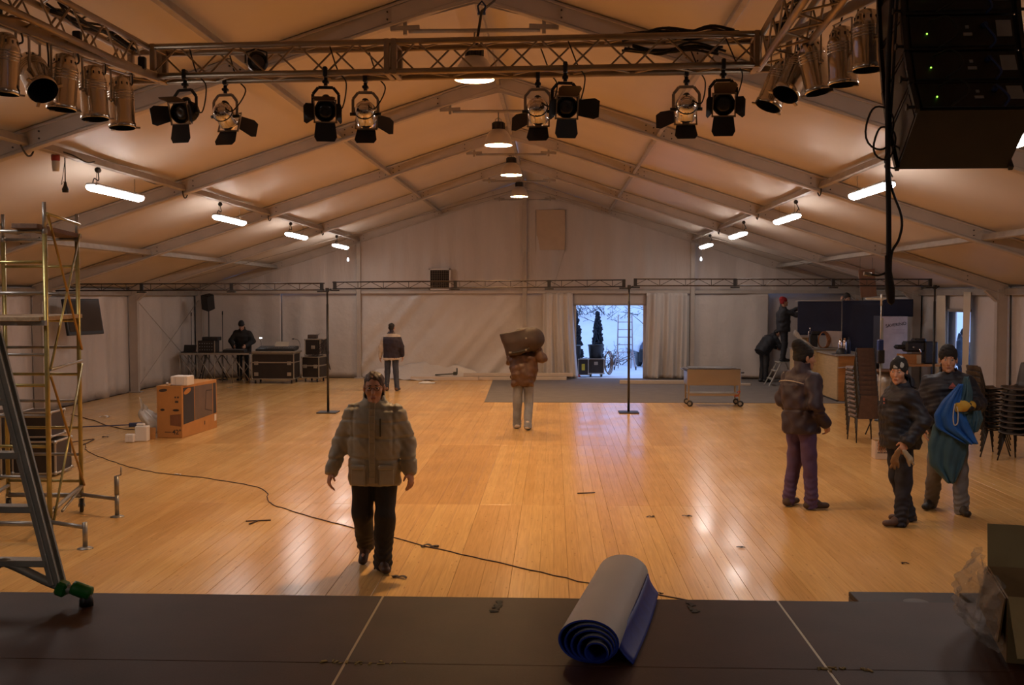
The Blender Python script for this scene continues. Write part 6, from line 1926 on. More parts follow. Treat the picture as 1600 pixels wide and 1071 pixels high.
m_skin = mat('skin_tone', (.52, .27, .17), .5, var=.06, scale=14)
m_eye = mat('eye_white', (.6, .55, .5), .3)
m_iris = mat('dark_iris', (.02, .012, .01), .2)
m_lip = mat('lip_tone', (.34, .13, .10), .5)

STD = dict(pel=(0, 0, .95), chest=(0, .005, 1.30), neck=(0, .015, 1.50), head=(0, -.012, 1.652),
           sL=(.185, .01, 1.435), eL=(.245, .03, 1.15), wL=(.265, -.05, .90), sR=(-.185, .01, 1.435), eR=(-.245, .03, 1.15), wR=(-.265, -.05, .90),
           hL=(.095, 0, .93), kL=(.105, -.02, .50), aL=(.11, .03, .09), hR=(-.095, 0, .93), kR=(-.105, -.02, .50), aR=(-.11, .03, .09),
           toeL=(.03, -.2), toeR=(-.03, -.2), footpL=0.0, footpR=0.0)

def figure(label, loc, rz, pose, look, near=True, scale=1.0, zoff=0.0, name='person'):
    """one standing or moving person; faces local -Y, left hand at +X"""
    J = dict(STD); J.update(pose)
    J = {k: (np.array(v, float) if isinstance(v, (tuple, list)) else v) for k, v in J.items()}
    t = thing(name, label, 'person', (loc[0], loc[1], zoff), rz)
    t.scale = (scale, scale, scale)
    hb, hg = (.0065, .0085) if near else (.011, .014)
    HR = np.array(rotm(J.get('hpitch', 0), J.get('hroll', 0), J.get('hyaw', 0)))
    hs = J.get('hscale', 1.0)
    hc = J['head']
    H = lambda x, y, z: hc + HR @ (np.array((x, y, z)) * hs)
    # ---------------- body
    B = SDF(hb)
    B.ell(H(0, .012, .032), np.array((.074, .092, .085)) * hs, HR, .02)
    B.ell(H(0, -.025, -.03), np.array((.060, .066, .088)) * hs, HR, .03)
    B.ell(H(0, -.036, -.088), np.array((.044, .048, .034)) * hs, HR, .025)
    B.cone(H(0, -.088, .004), H(0, -.108, -.036), .009 * hs, .014 * hs, .012)
    B.cone(H(-.036, -.080, .024), H(.036, -.080, .024), .010 * hs, None, .015)
    B.ell(H(.041, -.058, -.028), np.array((.024, .026, .028)) * hs, HR, .02).ell(H(-.041, -.058, -.028), np.array((.024, .026, .028)) * hs, HR, .02)
    B.ell(H(0, -.080, -.106), np.array((.02, .018, .018)) * hs, HR, .02)
    for s in (-1, 1):
        B.ell(H(s * .031, -.099, .006), np.array((.017, .016, .012)) * hs, HR, .012, 's')
        B.ell(H(s * .079, .010, -.008), np.array((.010, .020, .033)) * hs, HR, .008)
    B.cone(H(-.017, -.093, -.064), H(.017, -.093, -.064), .007 * hs, None, .008).cone(H(-.015, -.091, -.076), H(.015, -.091, -.076), .007 * hs, None, .008)
    B.cone(H(0, .022, -.075), J['neck'] + (0, .005, .0), .056, .062, .03)
    spine = J['neck'] - J['pel']; L = np.linalg.norm(spine)
    SR = np.array(frame_z(spine, (0, 1, 0)))
    # make local x point to +X
    if SR[0, 0] < 0: SR[:, 0] *= -1; SR[:, 1] *= -1
    TR = SR
    B.stack([(-.06, .150, .105, 0), (.08, .150, .105, 0), (.2, .135, .095, 0), (.36, .165, .110, 0), (L - .14, .150, .090, 0), (L - .04, .075, .055, 0)], J['pel'], TR, .06)
    for S_ in 'LR':
        sg = 1 if S_ == 'L' else -1
        B.cone(J['s' + S_] + (-.02 * sg, 0, -.055), J['e' + S_], .046, .040, .04).cone(J['e' + S_], J['w' + S_], .040, .027, .015)
        B.cone(J['h' + S_], J['k' + S_], .080, .055, .04).cone(J['k' + S_], J['a' + S_], .052, .038, .02)
        tx = np.array((J['toe' + S_][0], J['toe' + S_][1], 0)); tx = tx / np.linalg.norm(tx)
        fp = J['footp' + S_]
        a_ = J['a' + S_]
        td = tx * math.cos(fp) + np.array((0, 0, -math.sin(fp)))
        B.cone(a_ - (0, 0, .045), a_ - (0, 0, .055) + td * .13, .035, .025, .03)
        # hand
        fd = J['w' + S_] - J['e' + S_]; fd = fd / np.linalg.norm(fd)
        hd = J.get('hand' + S_)
        if hd is None: hd = fd + np.array((0, 0, -.25))
        hd = np.array(hd, float); hd /= np.linalg.norm(hd)
        pn = np.array(J.get('palm' + S_, (-sg, 0.0, 0.0)), float); pn -= hd * (pn @ hd); pn /= np.linalg.norm(pn)
        ac = np.cross(hd, pn)                       # across the knuckles
        th = ac if ac @ np.array((0, -1, .0)) > 0 else -ac   # thumb side: towards the front
        if ('thumb' + S_) in J:
            th = ac if ac @ np.array(J['thumb' + S_]) > 0 else -ac
        w_ = J['w' + S_]
        HM = np.stack([th, pn, hd], 1)
        B.ell(w_ + hd * .055, (.043, .019, .058), HM, .012)
        cu = J.get('curl' + S_, .5)
        for i, (off, ln) in enumerate(((.031, .070), (.0105, .079), (-.0105, .074), (-.031, .058))):
            p = w_ + hd * .095 + th * off; d = hd.copy(); a = cu * (.55 + .12 * i)
            p = p + th * off * .12
            for sgm in range(3):
                d2 = d * math.cos(a) + pn * math.sin(a)
                q = p + d2 * ln * (.46, .31, .23)[sgm]
                B.cone(p, q, (.0094, .0086, .0078)[sgm], (.0086, .0078, .0066)[sgm], .003)
                p = q; d = d2; a = cu * .8
        p = w_ + hd * .030 + th * .032; d = hd * .62 + th * .62 + pn * .35
        d /= np.linalg.norm(d)
        q = p + d * .040; B.cone(w_ + hd * .022 + th * .018, q, .0135, .0115, .012)
        d = hd * .88 + th * .18 + pn * (.2 + .5 * cu); d /= np.linalg.norm(d)
        B.cone(q, q + d * .034, .0112, .0085, .003)
    link('body', B.mesh('body', look.get('skin', m_skin)), t)
    # ---------------- face details
    if look.get('face', True):
        for s in (-1, 1):
            e = obj('eye', MB().sphere(H(s * .031, -.0775, .006), .0115 * hs, 10, 8), m_eye, t)
            obj('iris', MB().sphere(H(s * .031, -.0862, .006), .0055 * hs, 8, 6), m_iris, e)
            obj('eyebrow', MB().cone_bar(H(s * .014, -.091, .026), H(s * .048, -.080, .027), .0045 * hs) if hasattr(MB, 'cone_bar') else MB().cyl(H(s * .014, -.0905, .027), H(s * .048, -.080, .028), .0046 * hs, .003 * hs, n=6), look.get('browmat', m_iris), t)
        obj('lips', MB().sphere(H(0, -.0975, -.070), (.019 * hs, .005 * hs, .009 * hs), 12, 6, Matrix(HR.tolist())), m_lip, t)
    # ---------------- hair or hat
    if 'hair' in look:
        Hh = SDF(hb)
        Hh.ell(H(0, .018, .040), np.array((.080, .096, .087)) * hs, HR, .02)
        Hh.ell(H(0, .055, -.015), np.array((.070, .056, .06)) * hs, HR, .03)
        Hh.ell(H(0, -.095, -.03), np.array((.080, .080, .106)) * hs, HR, .010, 's')
        Hh.ell(H(0, -.04, -.125), np.array((.16, .09, .122)) * hs, HR, .01, 's')
        Hh.ell(H(0, .03, -.17), np.array((.25, .25, .115)) * hs, HR, .01, 's')
        Hh.tex = wrinkle(.004, 5, 60)
        link('hair', Hh.mesh('hair', look['hair']), t)
    if 'hat' in look:
        Hh = SDF(hb)
        sl = look.get('hatslouch', .02)
        Hh.ell(H(0, .014, .045), np.array((.088, .104, .092)) * hs, HR, .02)
        Hh.ell(H(0, .03 + sl, look.get('hattop', .095)), np.array((.060, .068, .060)) * hs, HR, .05)
        if look.get('hatdeep', True): Hh.ell(H(0, .045, -.01), np.array((.083, .070, .055)) * hs, HR, .03)
        Hh.ell(H(0, -.115, -.048), np.array((.10, .10, .082)) * hs, HR, .008, 's')
        Hh.ell(H(0, .03, -.14), np.array((.15, .15, .085)) * hs, HR, .008, 's')
        Hh.tex = wrinkle(.0025, 8, 45)
        pk = None
        ms = [look['hat']]
        if 'hat2' in look:
            ms.append(look['hat2'])
            hz0 = hc
            def pk(c):
                l = (c - hz0) @ HR
                return ((np.sin(l[:, 0] * 90 + l[:, 2] * 40) + np.sin(l[:, 1] * 70 - l[:, 2] * 85)) > .55) & (l[:, 2] > .045)
        link('knit_hat', Hh.mesh('knit_hat', ms, pk), t)
    # ---------------- trousers
    T = SDF(hg)
    tw = look.get('trw', 1.0)
    top = look.get('trtop', .14)
    T.stack([(-.10, .158, .118, 0), (0, .168, .125, .01), (top, .160, .118, 0)], J['pel'], TR, .05)
    for S_ in 'LR':
        kd = J['a' + S_] - J['k' + S_]; kd = kd / np.linalg.norm(kd)
        hem = J['a' + S_] + kd * look.get('hem', .035)
        T.cone(J['h' + S_], J['k' + S_], .097 * tw, .074 * tw, .03).cone(J['k' + S_], hem, .074 * tw, .066 * tw, .03)
        cut = hem + kd * .06
        T.ell(hem + kd * (.095), (.13, .13, .062), np.array(frame_z(-kd)), .004, 's')
    wr = wrinkle(look.get('trwr', .0045), look.get('seed', 1) + 3, 18)
    pelz = J['pel'][2]
    def trtex(X, Y, Z):
        low = np.clip((.45 - Z) / .35, 0, 1)
        return wr(X, Y, Z) + .0045 * low * np.sin(Z * 105 + 3 * np.sin(X * 21) + 2 * np.sin(Y * 25))
    T.tex = trtex
    link('trousers', T.mesh('trousers', look['trousers']), t)
    # ---------------- jacket
    Jk = SDF(hg)
    hemd = look.get('jhem', -.12); jr = look.get('jr', 1.0); wd = look.get('jwide', 1.0)
    Jk.stack([(hemd, .198 * wd * look.get('taper', 1), .140 * jr * look.get('taper', 1), 0), (hemd + .03, .205 * wd * look.get('taper', 1), .146 * jr * look.get('taper', 1), 0), (.10, .205 * wd, .150 * jr, 0), (.30, .212 * wd, .155 * jr, 0), (.40, .210 * wd, .150 * jr, 0), (L - .10, .185, .115 * jr, 0.0), (L - .045, .13, .09, 0), (L - .01, .09, .08, 0)], J['pel'], TR, .05)
    sr = look.get('sleeve', 1.0)
    for S_ in 'LR':
        e_, w_, s_ = J['e' + S_], J['w' + S_], J['s' + S_]
        fd = (w_ - e_) / np.linalg.norm(w_ - e_)
        Jk.cone(J['neck'] * .88 + s_ * .12 + (0, 0, -.045), s_ + (-.02 * np.sign(s_[0]), 0, -.045), .076, .066 * sr, .06)
        Jk.cone(s_ + (-.012 * np.sign(s_[0]), 0, -.04), e_, .074 * sr, .068 * sr, .04).cone(e_, w_ - fd * .01, .067 * sr, .055 * sr, .03)
        Jk.ell(w_ + fd * .075, (.09, .09, .045), np.array(frame_z(fd)), .004, 's')
    if look.get('collar', True):
        cr = look.get('collarr', .085)
        Jk.cone(J['neck'] + (0, .012, -.02), J['neck'] + (0, .0, look.get('collarh', .075)), cr + .014, cr, .03)
        Jk.cone(J['neck'] + (0, -.01, .02), J['neck'] + (0, -.02, .20), cr - .012, cr - .004, .006, 's')
        if look.get('collaropen', True):
            Jk.cone(J['neck'] + (0, -.10, .02), J['neck'] + (0, -.12, .14), .018, .055, .01, 's')
    wj0 = wrinkle(look.get('jwr', .005), look.get('seed', 1), 15)
    wj1 = wrinkle(look.get('jwr', .005) * .75, look.get('seed', 1) + 50, 34, 9)
    wj = lambda X, Y, Z: wj0(X, Y, Z) + wj1(X, Y, Z)
    quilt = look.get('quilt')
    def jtex(X, Y, Z):
        d = wj(X, Y, Z)
        if quilt:
            for z in quilt: d = d + .011 * np.exp(-((Z - z + .01 * np.sin(X * 9)) / .013) ** 2)
            d = d + .007 * np.exp(-((np.abs(X) - .175) / .012) ** 2) * (Z > 1.05)
        return d
    Jk.tex = jtex
    jm = look['jacket'] if isinstance(look['jacket'], (list, tuple)) else [look['jacket']]
    link('jacket', Jk.mesh('jacket', jm, look.get('jpick')), t)
    # ---------------- shoes
    for S_ in 'LR':
        a_ = J['a' + S_]
        tx = np.array((J['toe' + S_][0], J['toe' + S_][1], 0)); tx = tx / np.linalg.norm(tx)
        fp = J['footp' + S_]
        td = tx * math.cos(fp) + np.array((0, 0, -math.sin(fp))); up = np.array((0, 0, 1)) * math.cos(fp) + tx * math.sin(fp)
        if abs(td[2]) < 1e-6: up = np.array((0, 0, 1.0))
        sd = np.cross(up, td)
        base = a_ - up * .09
        S = SDF(hb + .001)
        fl = (up, .78)
        S.cone(base + up * .046 - td * .045, base + up * .042 + td * .165, .046, .044, .02, 'u', fl)
        S.cone(base + up * .06 - td * .03, base + up * .075 + td * .07, .046, .036, .03)
        S.cone(a_ - td * .01, a_ + up * .04 - td * .01, .05, .05, .02)
        # flat underside
        S.ell(base - up * .10 + td * .05, (.30, .30, .10), np.array(frame_z(up)), .003, 's')
        bb_ = base.copy()
        m2 = look.get('sole', m_black)
        link('shoe', S.mesh('shoe', [look['shoes'], m2], lambda c, bb_=bb_, up=up: ((c - bb_) @ up) < .022), t)
    return t, J, H, TR

def glove_tint(): pass
m_hair_brown = mat('short_brown_hair', (.060, .030, .015), .6, var=.25, scale=40)
m_hair_black = mat('black_hair', (.012, .010, .009), .6)
m_blackknit = mat('black_knit', (.012, .011, .012), .85, bump=.3, bscale=120)

# ---- man walking towards the camera in the grey padded jacket
m_puffer = mat('grey_green_padded_nylon', (.33, .30, .225), .55, var=.08, scale=10, bump=.15, bscale=40, sheen=.2)
m_blacktr = mat('black_cargo_cotton', (.014, .013, .013), .75, var=.2, bump=.2, bscale=60)
t, J, H, TR = figure('man in grey padded jacket and glasses walking towards the camera', (-.735, 9.34), 2,
    dict(pel=(0, 0, .955), neck=(0, .0, 1.515), head=(.005, -.045, 1.645), hscale=1.13, hyaw=3, hpitch=4,
         sL=(.20, .0, 1.45), eL=(.285, .05, 1.14), wL=(.325, -.07, .895), sR=(-.20, .0, 1.45), eR=(-.30, .03, 1.15), wR=(-.37, -.10, .90),
         hL=(.095, 0, .93), kL=(.105, -.09, .50), aL=(.075, -.06, .09), toeL=(.06, -.2), hR=(-.095, 0, .93), kR=(-.105, -.03, .51), aR=(-.125, .24, .185), toeR=(-.02, -.2), footpR=.75,
         curlL=.55, curlR=.75, palmL=(-.8, .5, 0), palmR=(.8, .4, 0)),
    dict(hair=m_hair_brown, trousers=m_blacktr, trw=1.22, jacket=m_puffer, jhem=-.185, jwide=1.14, jr=1.12, sleeve=1.18, collarh=.105, collarr=.092, quilt=[1.01, 1.20, 1.35, 1.46], seed=3, jwr=.0045, browmat=m_hair_brown,
         shoes=mat('brown_leather_boot', (.045, .022, .014), .5), trwr=.006, hem=.04))
obj('scarf', MB().lathe([(.060, -.04), (.072, 0), (.066, .04), (.058, .06)], 20, tuple(J['neck'] + np.array((0, -.012, .035)))), mat('dark_blue_scarf', (.012, .014, .024), .8), t)
m_seam = mat('dark_seam', (.05, .046, .036), .7)
def front(x, z, d=.0): # jacket front surface, local
    return (x, -.172 - d + .55 * x * x * 1.6, z)
mb = MB()
for i in range(12):
    z0, z1 = .80 + i * .06, .80 + (i + 1) * .06
    y0 = -.165 if z0 > .85 else -.160
    mb.box((-.0, -.176 + (.018 if z0 > 1.40 else 0) + max(0, z0 - 1.3) * .12, (z0 + z1) / 2), (.055, .014, .064), bev=.005)
obj('placket', mb, m_puffer, t)
for s in (-1, 1):
    pk_ = MB().box((s * .125, -.157, .855), (.135, .03, .15), rotm(0, 0, s * 16), .012)
    po = obj('pocket', pk_, m_puffer, t)
    obj('pocket_flap', MB().box((s * .125, -.167, .945), (.145, .032, .045), rotm(0, 0, s * 16), .012), m_puffer, po)
obj('chest_zip', MB().box((.075, -.176, 1.30), (.012, .008, .16), rotm(-3, 0, 8)), m_seam, t)
gl = MB()
for s in (-1, 1):
    gl.tube([H(s * .032 + .022 * math.cos(a), -.101, .004 + .016 * math.sin(a)) for a in [2 * PI * k / 14 for k in range(14)]], .0017, 5, closed=True)
    gl.tube([H(s * .054, -.099, .008), H(s * .078, -.04, .008), H(s * .08, .01, .004)], .0017, 5)
gl.tube([H(-.010, -.103, .006), H(0, -.106, .009), H(.010, -.103, .006)], .0017, 5)
obj('glasses', gl, m_bolt, t)

# ---- man seen from behind in the dark jacket and purple trousers
m_plum = mat('dark_plum_nylon', (.030, .020, .036), .6, var=.12, scale=8, bump=.12, bscale=50)
m_purple = mat('purple_blue_work_cotton', (.085, .05, .13), .8, var=.15, scale=9, bump=.15, bscale=60)
t, J, H, TR = figure('man in black knit hat and purple trousers, seen from behind', (3.745, 12.28), 118,
    dict(pel=(0, .0, .975), neck=(0, .0, 1.55), head=(0, -.035, 1.675), hyaw=-14, hpitch=2, hscale=1.10, sL=(.20, .01, 1.475), sR=(-.20, .01, 1.475),
         eR=(-.29, .06, 1.19), wR=(-.25, -.13, .955), eL=(.27, .04, 1.18), wL=(.22, -.14, .96), handR=(.25, -.45, -.8), handL=(-.3, -.4, -.8), curlR=.7, curlL=.7,
         kL=(.115, -.01, .50), aL=(.12, .06, .09), kR=(-.12, -.02, .50), aR=(-.145, -.03, .09), toeL=(.08, -.2), toeR=(-.06, -.2)),
    dict(hat=m_blackknit, hatslouch=.045, hattop=.125, trousers=m_purple, trw=1.06, jacket=m_plum, jhem=-.135, jwide=1.10, jr=1.25, sleeve=1.12, collarh=.045, collaropen=False, seed=11, jwr=.008, quilt=[1.10], shoes=mat('grey_brown_suede', (.075, .048, .035), .8), hem=.03, trwr=.006), scale=1.045)
pts = [(-.20, .145, 1.40), (-.14, .176, 1.415), (-.05, .186, 1.425), (.05, .186, 1.425), (.14, .176, 1.415), (.20, .145, 1.40)]
obj('reflective_piping', MB().tube(spline(pts, 4), .0045, 5), mat('pale_reflective_piping', (.55, .48, .42), .4), t)
obj('trouser_seam', MB().tube(spline([(-.13, .12, 1.0), (-.06, .145, .93), (0, .145, .91), (.06, .145, .93), (.13, .12, 1.0)], 4), .004, 4), mat('pale_seam', (.12, .09, .16), .7), t)

# ---- smiling man in patterned knit hat turning to the camera
m_navyj = mat('dark_navy_softshell', (.011, .013, .024), .6, var=.15, scale=8, bump=.12, bscale=50)
m_navyt = mat('dark_navy_work_trousers', (.017, .019, .034), .8, var=.15, bump=.15, bscale=60)
t, J, H, TR = figure('smiling man in patterned knit hat turning his face to camera', (4.60, 11.42), -82,
    dict(pel=(0, .0, .955), neck=(0, .0, 1.52), head=(.02, -.04, 1.65), hscale=1.06, hyaw=48, hpitch=2, sL=(.19, .01, 1.445),
         eL=(.27, .13, 1.15), wL=(.28, -.06, .93), handL=(.05, -.55, -.75), curlL=.95, palmL=(-.9, .2, -.2), eR=(-.25, .05, 1.15), wR=(-.26, -.05, .90),
         kL=(.105, .0, .50), aL=(.12, -.04, .09), toeL=(.02, -.2), kR=(-.105, .02, .50), aR=(-.11, .16, .09), toeR=(-.05, -.2)),
    dict(hat=m_blackknit, hat2=mat('pale_knit_pattern', (.42, .42, .40), .8), hatslouch=.02, trousers=m_navyt, trw=1.12, jacket=m_navyj, jhem=-.13, jwide=1.05, jr=1.35, sleeve=1.18, collarh=.085, seed=21, jwr=.008, shoes=mat('brown_shoe_leather', (.09, .045, .03), .6), hem=.055, trwr=.007))
obj('hood', MB().surf(lambda u, v: (.13 * math.cos(PI * (u - .0)) * (1 - .2 * v), .06 + .10 * math.sin(PI * u) * (1 - .3 * v) , 1.50 + .10 * v - .03 * math.sin(PI * u)), 14, 6, .03), m_navyj, t)
obj('chest_logo', MB().box((.05, -.212, 1.36), (.03, .004, .03)).box((.05, -.212, 1.32), (.025, .004, .014)), mat('red_white_badge', (.45, .12, .10), .6), t)
gv = thing('work_gloves', 'pair of tan work gloves held by the smiling man', 'gloves', (4.60, 11.42, 0), -82)
G = SDF(.006)
G.cone((.29, -.16, .83), (.27, -.20, .73), .030, .040, .02, 'u', ((1, 0, 0), .55)).cone((.27, -.20, .72), (.26, -.225, .665), .017, .013, .012).cone((.275, -.185, .72), (.275, -.19, .655), .017, .013, .012).cone((.28, -.165, .72), (.29, -.155, .665), .016, .012, .012)
G.tex = wrinkle(.004, 3, 40)
link('glove', G.mesh('glove', mat('tan_glove_leather', (.24, .13, .05), .75, var=.15)), gv)
G = SDF(.006)
G.cone((.30, -.10, .83), (.31, -.04, .75), .028, .036, .02, 'u', ((1, 0, 0), .55)).cone((.31, -.04, .75), (.31, -.005, .70), .016, .012, .012).cone((.31, -.055, .74), (.31, -.045, .685), .016, .012, .012)
G.tex = wrinkle(.004, 4, 40)
link('glove', G.mesh('glove', mat('pale_glove_cotton', (.40, .34, .24), .75, var=.1)), gv)

# ---- man carrying the blue cloth
m_yglove = mat('yellow_work_glove', (.55, .33, .04), .7, var=.12)
m_jeans = mat('faded_grey_jeans', (.15, .145, .155), .8, var=.18, scale=7, bump=.15, bscale=80)
t, J, H, TR = figure('man in dark hat carrying blue cloth over his arm', (5.36, 12.12), -14,
    dict(pel=(0, .0, .975), neck=(0, .0, 1.55), head=(-.01, -.035, 1.68), hyaw=-2, hpitch=1, hscale=1.10, sL=(.205, .0, 1.475), sR=(-.205, .01, 1.475),
         eL=(.315, -.04, 1.20), wL=(.17, -.30, 1.205), handL=(-.8, -.35, -.12), palmL=(-.2, .9, -.2), thumbL=(0, 0, 1), curlL=1.0, eR=(-.27, .0, 1.18), wR=(-.25, -.1, .94),
         kL=(.125, -.08, .50), aL=(.14, -.12, .09), toeL=(.05, -.2), kR=(-.12, .0, .50), aR=(-.14, .14, .09), toeR=(-.10, -.2)),
    dict(hat=m_blackknit, hatslouch=.0, hatdeep=False, trousers=m_jeans, trw=1.10, jacket=m_navyj, jhem=-.06, jwide=1.16, jr=1.2, sleeve=1.12, collarh=.055, seed=31, jwr=.008, shoes=mat('dark_work_shoe', (.022, .017, .015), .55), hem=.04, trwr=.007), scale=1.035)
obj('chest_badge', MB().prism([(-.035, 0), (.035, 0), (0, .045)], .004, RY, (.02, -.212, 1.40)).box((.02, -.213, 1.385), (.08, .004, .008)), mat('red_white_badge', (.45, .12, .10), .6), t)
hd = J['handL'] if 'handL' in J else None
G = SDF(.0075)
w_ = J['wL']; hd = np.array((-.8, -.35, -.12)); hd /= np.linalg.norm(hd)
G.ell(w_ + hd * .055, (.060, .05, .055), None, .02).cone(w_ - hd * .03, w_ + hd * .03, .05, .045, .02)
for i, o_ in enumerate((.034, .012, -.012, -.034)):
    a_ = w_ + hd * .09 + np.array((0, -.015, o_)); b_ = a_ + np.array((-.045, .03, -.004)); G.cone(a_, b_, .0165, .015, .006).cone(b_, b_ + np.array((.02, .05, 0)), .0155, .014, .006)
G.cone(w_ + hd * .03 + np.array((0, -.01, .045)), w_ + hd * .09 + np.array((0, .01, .062)), .017, .014, .012)
link('glove', G.mesh('glove', m_yglove), t)
cl = thing('blue_cloth', 'blue and teal cloth with a white cord hanging over the arm of the rightmost man', 'cloth', (5.36, 12.12, 0), -14)
cl.scale = (1.035, 1.035, 1.035)
m_cb = mat('bright_blue_fabric', (.010, .10, .40), .6, var=.15, scale=8)
m_ct = mat('dull_teal_fabric', (.035, .095, .140), .65, var=.12, scale=8)
def sheetpoly(L_, R_, zs, y0, amp, seed, bul=.05):
    """cloth between left and right outlines over heights"""
    def fn(u, v):
        z = zs[0] + (zs[-1] - zs[0]) * v
        l = np.interp(-z, [-q for q in zs], L_); r = np.interp(-z, [-q for q in zs], R_)
        x = l + (r - l) * u
        y = y0 - bul * math.sin(PI * u) ** .7 + amp * math.sin(u * 14 + seed + z * 3) * (.4 + v) + amp * .6 * math.sin(u * 27 - z * 6 + seed)
        return (x, y, z)
    return MB().surf(fn, 26, 26, .006)
obj('teal_panel', sheetpoly([-.06, -.17, -.22, -.20, -.02], [.22, .20, .18, .13, .05], [1.12, .98, .75, .55, .36], -.235, .012, 1), m_ct, cl)
obj('blue_panel', sheetpoly([.07, -.09, -.17, -.15, .14], [.11, .11, .14, .20, .27], [1.44, 1.25, 1.10, .96, .80], -.285, .014, 2), m_cb, cl)
obj('teal_upper', sheetpoly([.13, .09, .05, .02], [.165, .21, .21, .17], [1.52, 1.36, 1.24, 1.12], -.275, .010, 4), m_ct, cl)
obj('teal_tuck', sheetpoly([.16, .15, .18], [.30, .33, .28], [1.15, 1.06, .92], -.20, .012, 5), m_ct, cl)
obj('white_cord', MB().tube(spline([(.03, -.345, 1.23), (.015, -.35, 1.12), (.02, -.35, 1.02), (.04, -.35, 1.0), (.06, -.35, 1.03), (.062, -.35, 1.13), (.05, -.345, 1.2)], 5), .006, 6), mat('white_cord', (.6, .56, .5), .6), cl)

# ---- man carrying a bag on his shoulders, walking away
m_ltjean = mat('light_blue_jeans', (.20, .215, .25), .8, var=.15, scale=8, bump=.15, bscale=80)
m_brownj = mat('brown_leather_jacket', (.075, .034, .016), .5, var=.15, scale=8)
t, J, H, TR = figure('man in brown jacket walking away under a bag', (.31, 19.42), 176,
    dict(pel=(0, .0, .95), neck=(.0, -.10, 1.46), head=(.02, -.20, 1.56), hpitch=25, sL=(.19, -.07, 1.40), sR=(-.19, -.07, 1.40),
         eR=(-.37, .06, 1.33), wR=(-.22, .0, 1.58), handR=(.4, .05, .9), eL=(.26, -.24, 1.24), wL=(.22, -.24, 1.48), handL=(-.1, .1, .9),
         kL=(.11, -.02, .50), aL=(.125, -.10, .09), kR=(-.10, -.05, .50), aR=(-.10, .16, .10), toeL=(.02, -.2), toeR=(-.03, -.2)),
    dict(hair=m_hair_black, trousers=m_ltjean, trw=1.12, jacket=m_brownj, jhem=-.17, jwide=1.20, jr=1.3, sleeve=1.25, collarh=.05, collaropen=False, seed=41, taper=.82, jwr=.011, shoes=mat('white_trainer', (.50, .44, .40), .6), face=False), near=False)
bg = thing('duffel_bag', 'dark brown duffel bag carried on the shoulders of the man walking away', 'bag', (.31, 19.42, 0), 176)
G = SDF(.012)
G.cone((-.17, .05, 1.67), (.0, .06, 1.65), .225, .21, .04)
G.stack([(-.23, .21, .19, 0), (0, .22, .20, 0), (.19, .24, .18, 0)], (.15, .07, 1.63), np.array(rotm(0, 12, 0)), .06, 3.5)
G.cone((.10, .10, 1.48), (.18, .08, 1.52), .10, .10, .08)
G.tex = wrinkle(.006, 9, 11)
link('bag_body', G.mesh('bag_body', mat('dark_brown_bag_vinyl', (.038, .022, .018), .7, var=.2)), bg)
obj('shoulder_strap', MB().tube(spline([(.24, .27, 1.43), (.10, .285, 1.44), (-.05, .28, 1.48), (-.14, .26, 1.52)], 5), .016, 6), m_black, bg)
obj('buckle', MB().box((-.08, .29, 1.49), (.03, .012, .03)).box((-.08, .285, 1.70), (.03, .02, .03)).box((.21, .285, 1.44), (.05, .012, .03)), m_steel, bg)
obj('white_tag', MB().box((.04, .08, 1.868), (.16, .03, .008), rotm(0, -8, 10)).box((-.02, .03, 1.875), (.10, .03, .008), rotm(0, -8, 10)), mat('white_tag_paper', (.6, .57, .5), .6), bg)

# ---- man facing the far wall in a navy and white jacket
m_nvw = [mat('navy_jacket_cloth', (.022, .016, .032), .7), mat('white_jacket_panel', (.55, .48, .42), .7)]
def varsity(c):
    sl = (np.abs(c[:, 0]) > .20) & (c[:, 0] > 0)
    sh = c[:, 2] > 1.40 - .3 * np.abs(c[:, 0]) * 0
    hem = c[:, 2] < .86
    return (sl | ((c[:, 2] > 1.415) & (c[:, 2] < 1.50)) | hem).astype(int)
t, J, H, TR = figure('man in navy and white jacket facing the far wall', (-3.36, 27.3), 178,
    dict(eR=(-.27, .02, 1.16), wR=(-.28, -.04, .92), eL=(.275, .02, 1.15), wL=(.305, -.03, .90), kL=(.11, 0, .5), aL=(.13, .03, .09), kR=(-.11, 0, .5), aR=(-.15, .05, .09)),
    dict(hair=m_hair_black, trousers=mat('blue_denim', (.045, .055, .085), .8, var=.2, scale=7), jacket=m_nvw, jpick=varsity, jhem=-.14, jwide=1.08, jr=1.15, collarh=.05, collaropen=False, seed=51, shoes=mat('brown_casual_shoe', (.16, .07, .03), .6), face=False), near=False)

# ---- man in black bent over the mixing table
t, J, H, TR = figure('man in black bending over the table in the far left corner', (-8.22, 30.45), 4,
    dict(pel=(0, .05, .96), neck=(0, -.10, 1.50), head=(0, -.19, 1.62), hpitch=38, sL=(.20, -.08, 1.43), sR=(-.20, -.08, 1.43), eL=(.32, -.14, 1.17), wL=(.16, -.36, 1.02), eR=(-.32, -.14, 1.17), wR=(-.18, -.38, 1.01), handL=(-.2, -.8, -.1), handR=(.2, -.8, -.1)),
    dict(hat=m_blackknit, trousers=m_blacktr, jacket=mat('black_fleece', (.010, .009, .009), .85), jwide=1.12, jr=1.2, sleeve=1.15, collarh=.05, seed=61, shoes=m_black, hatslouch=0), near=False)

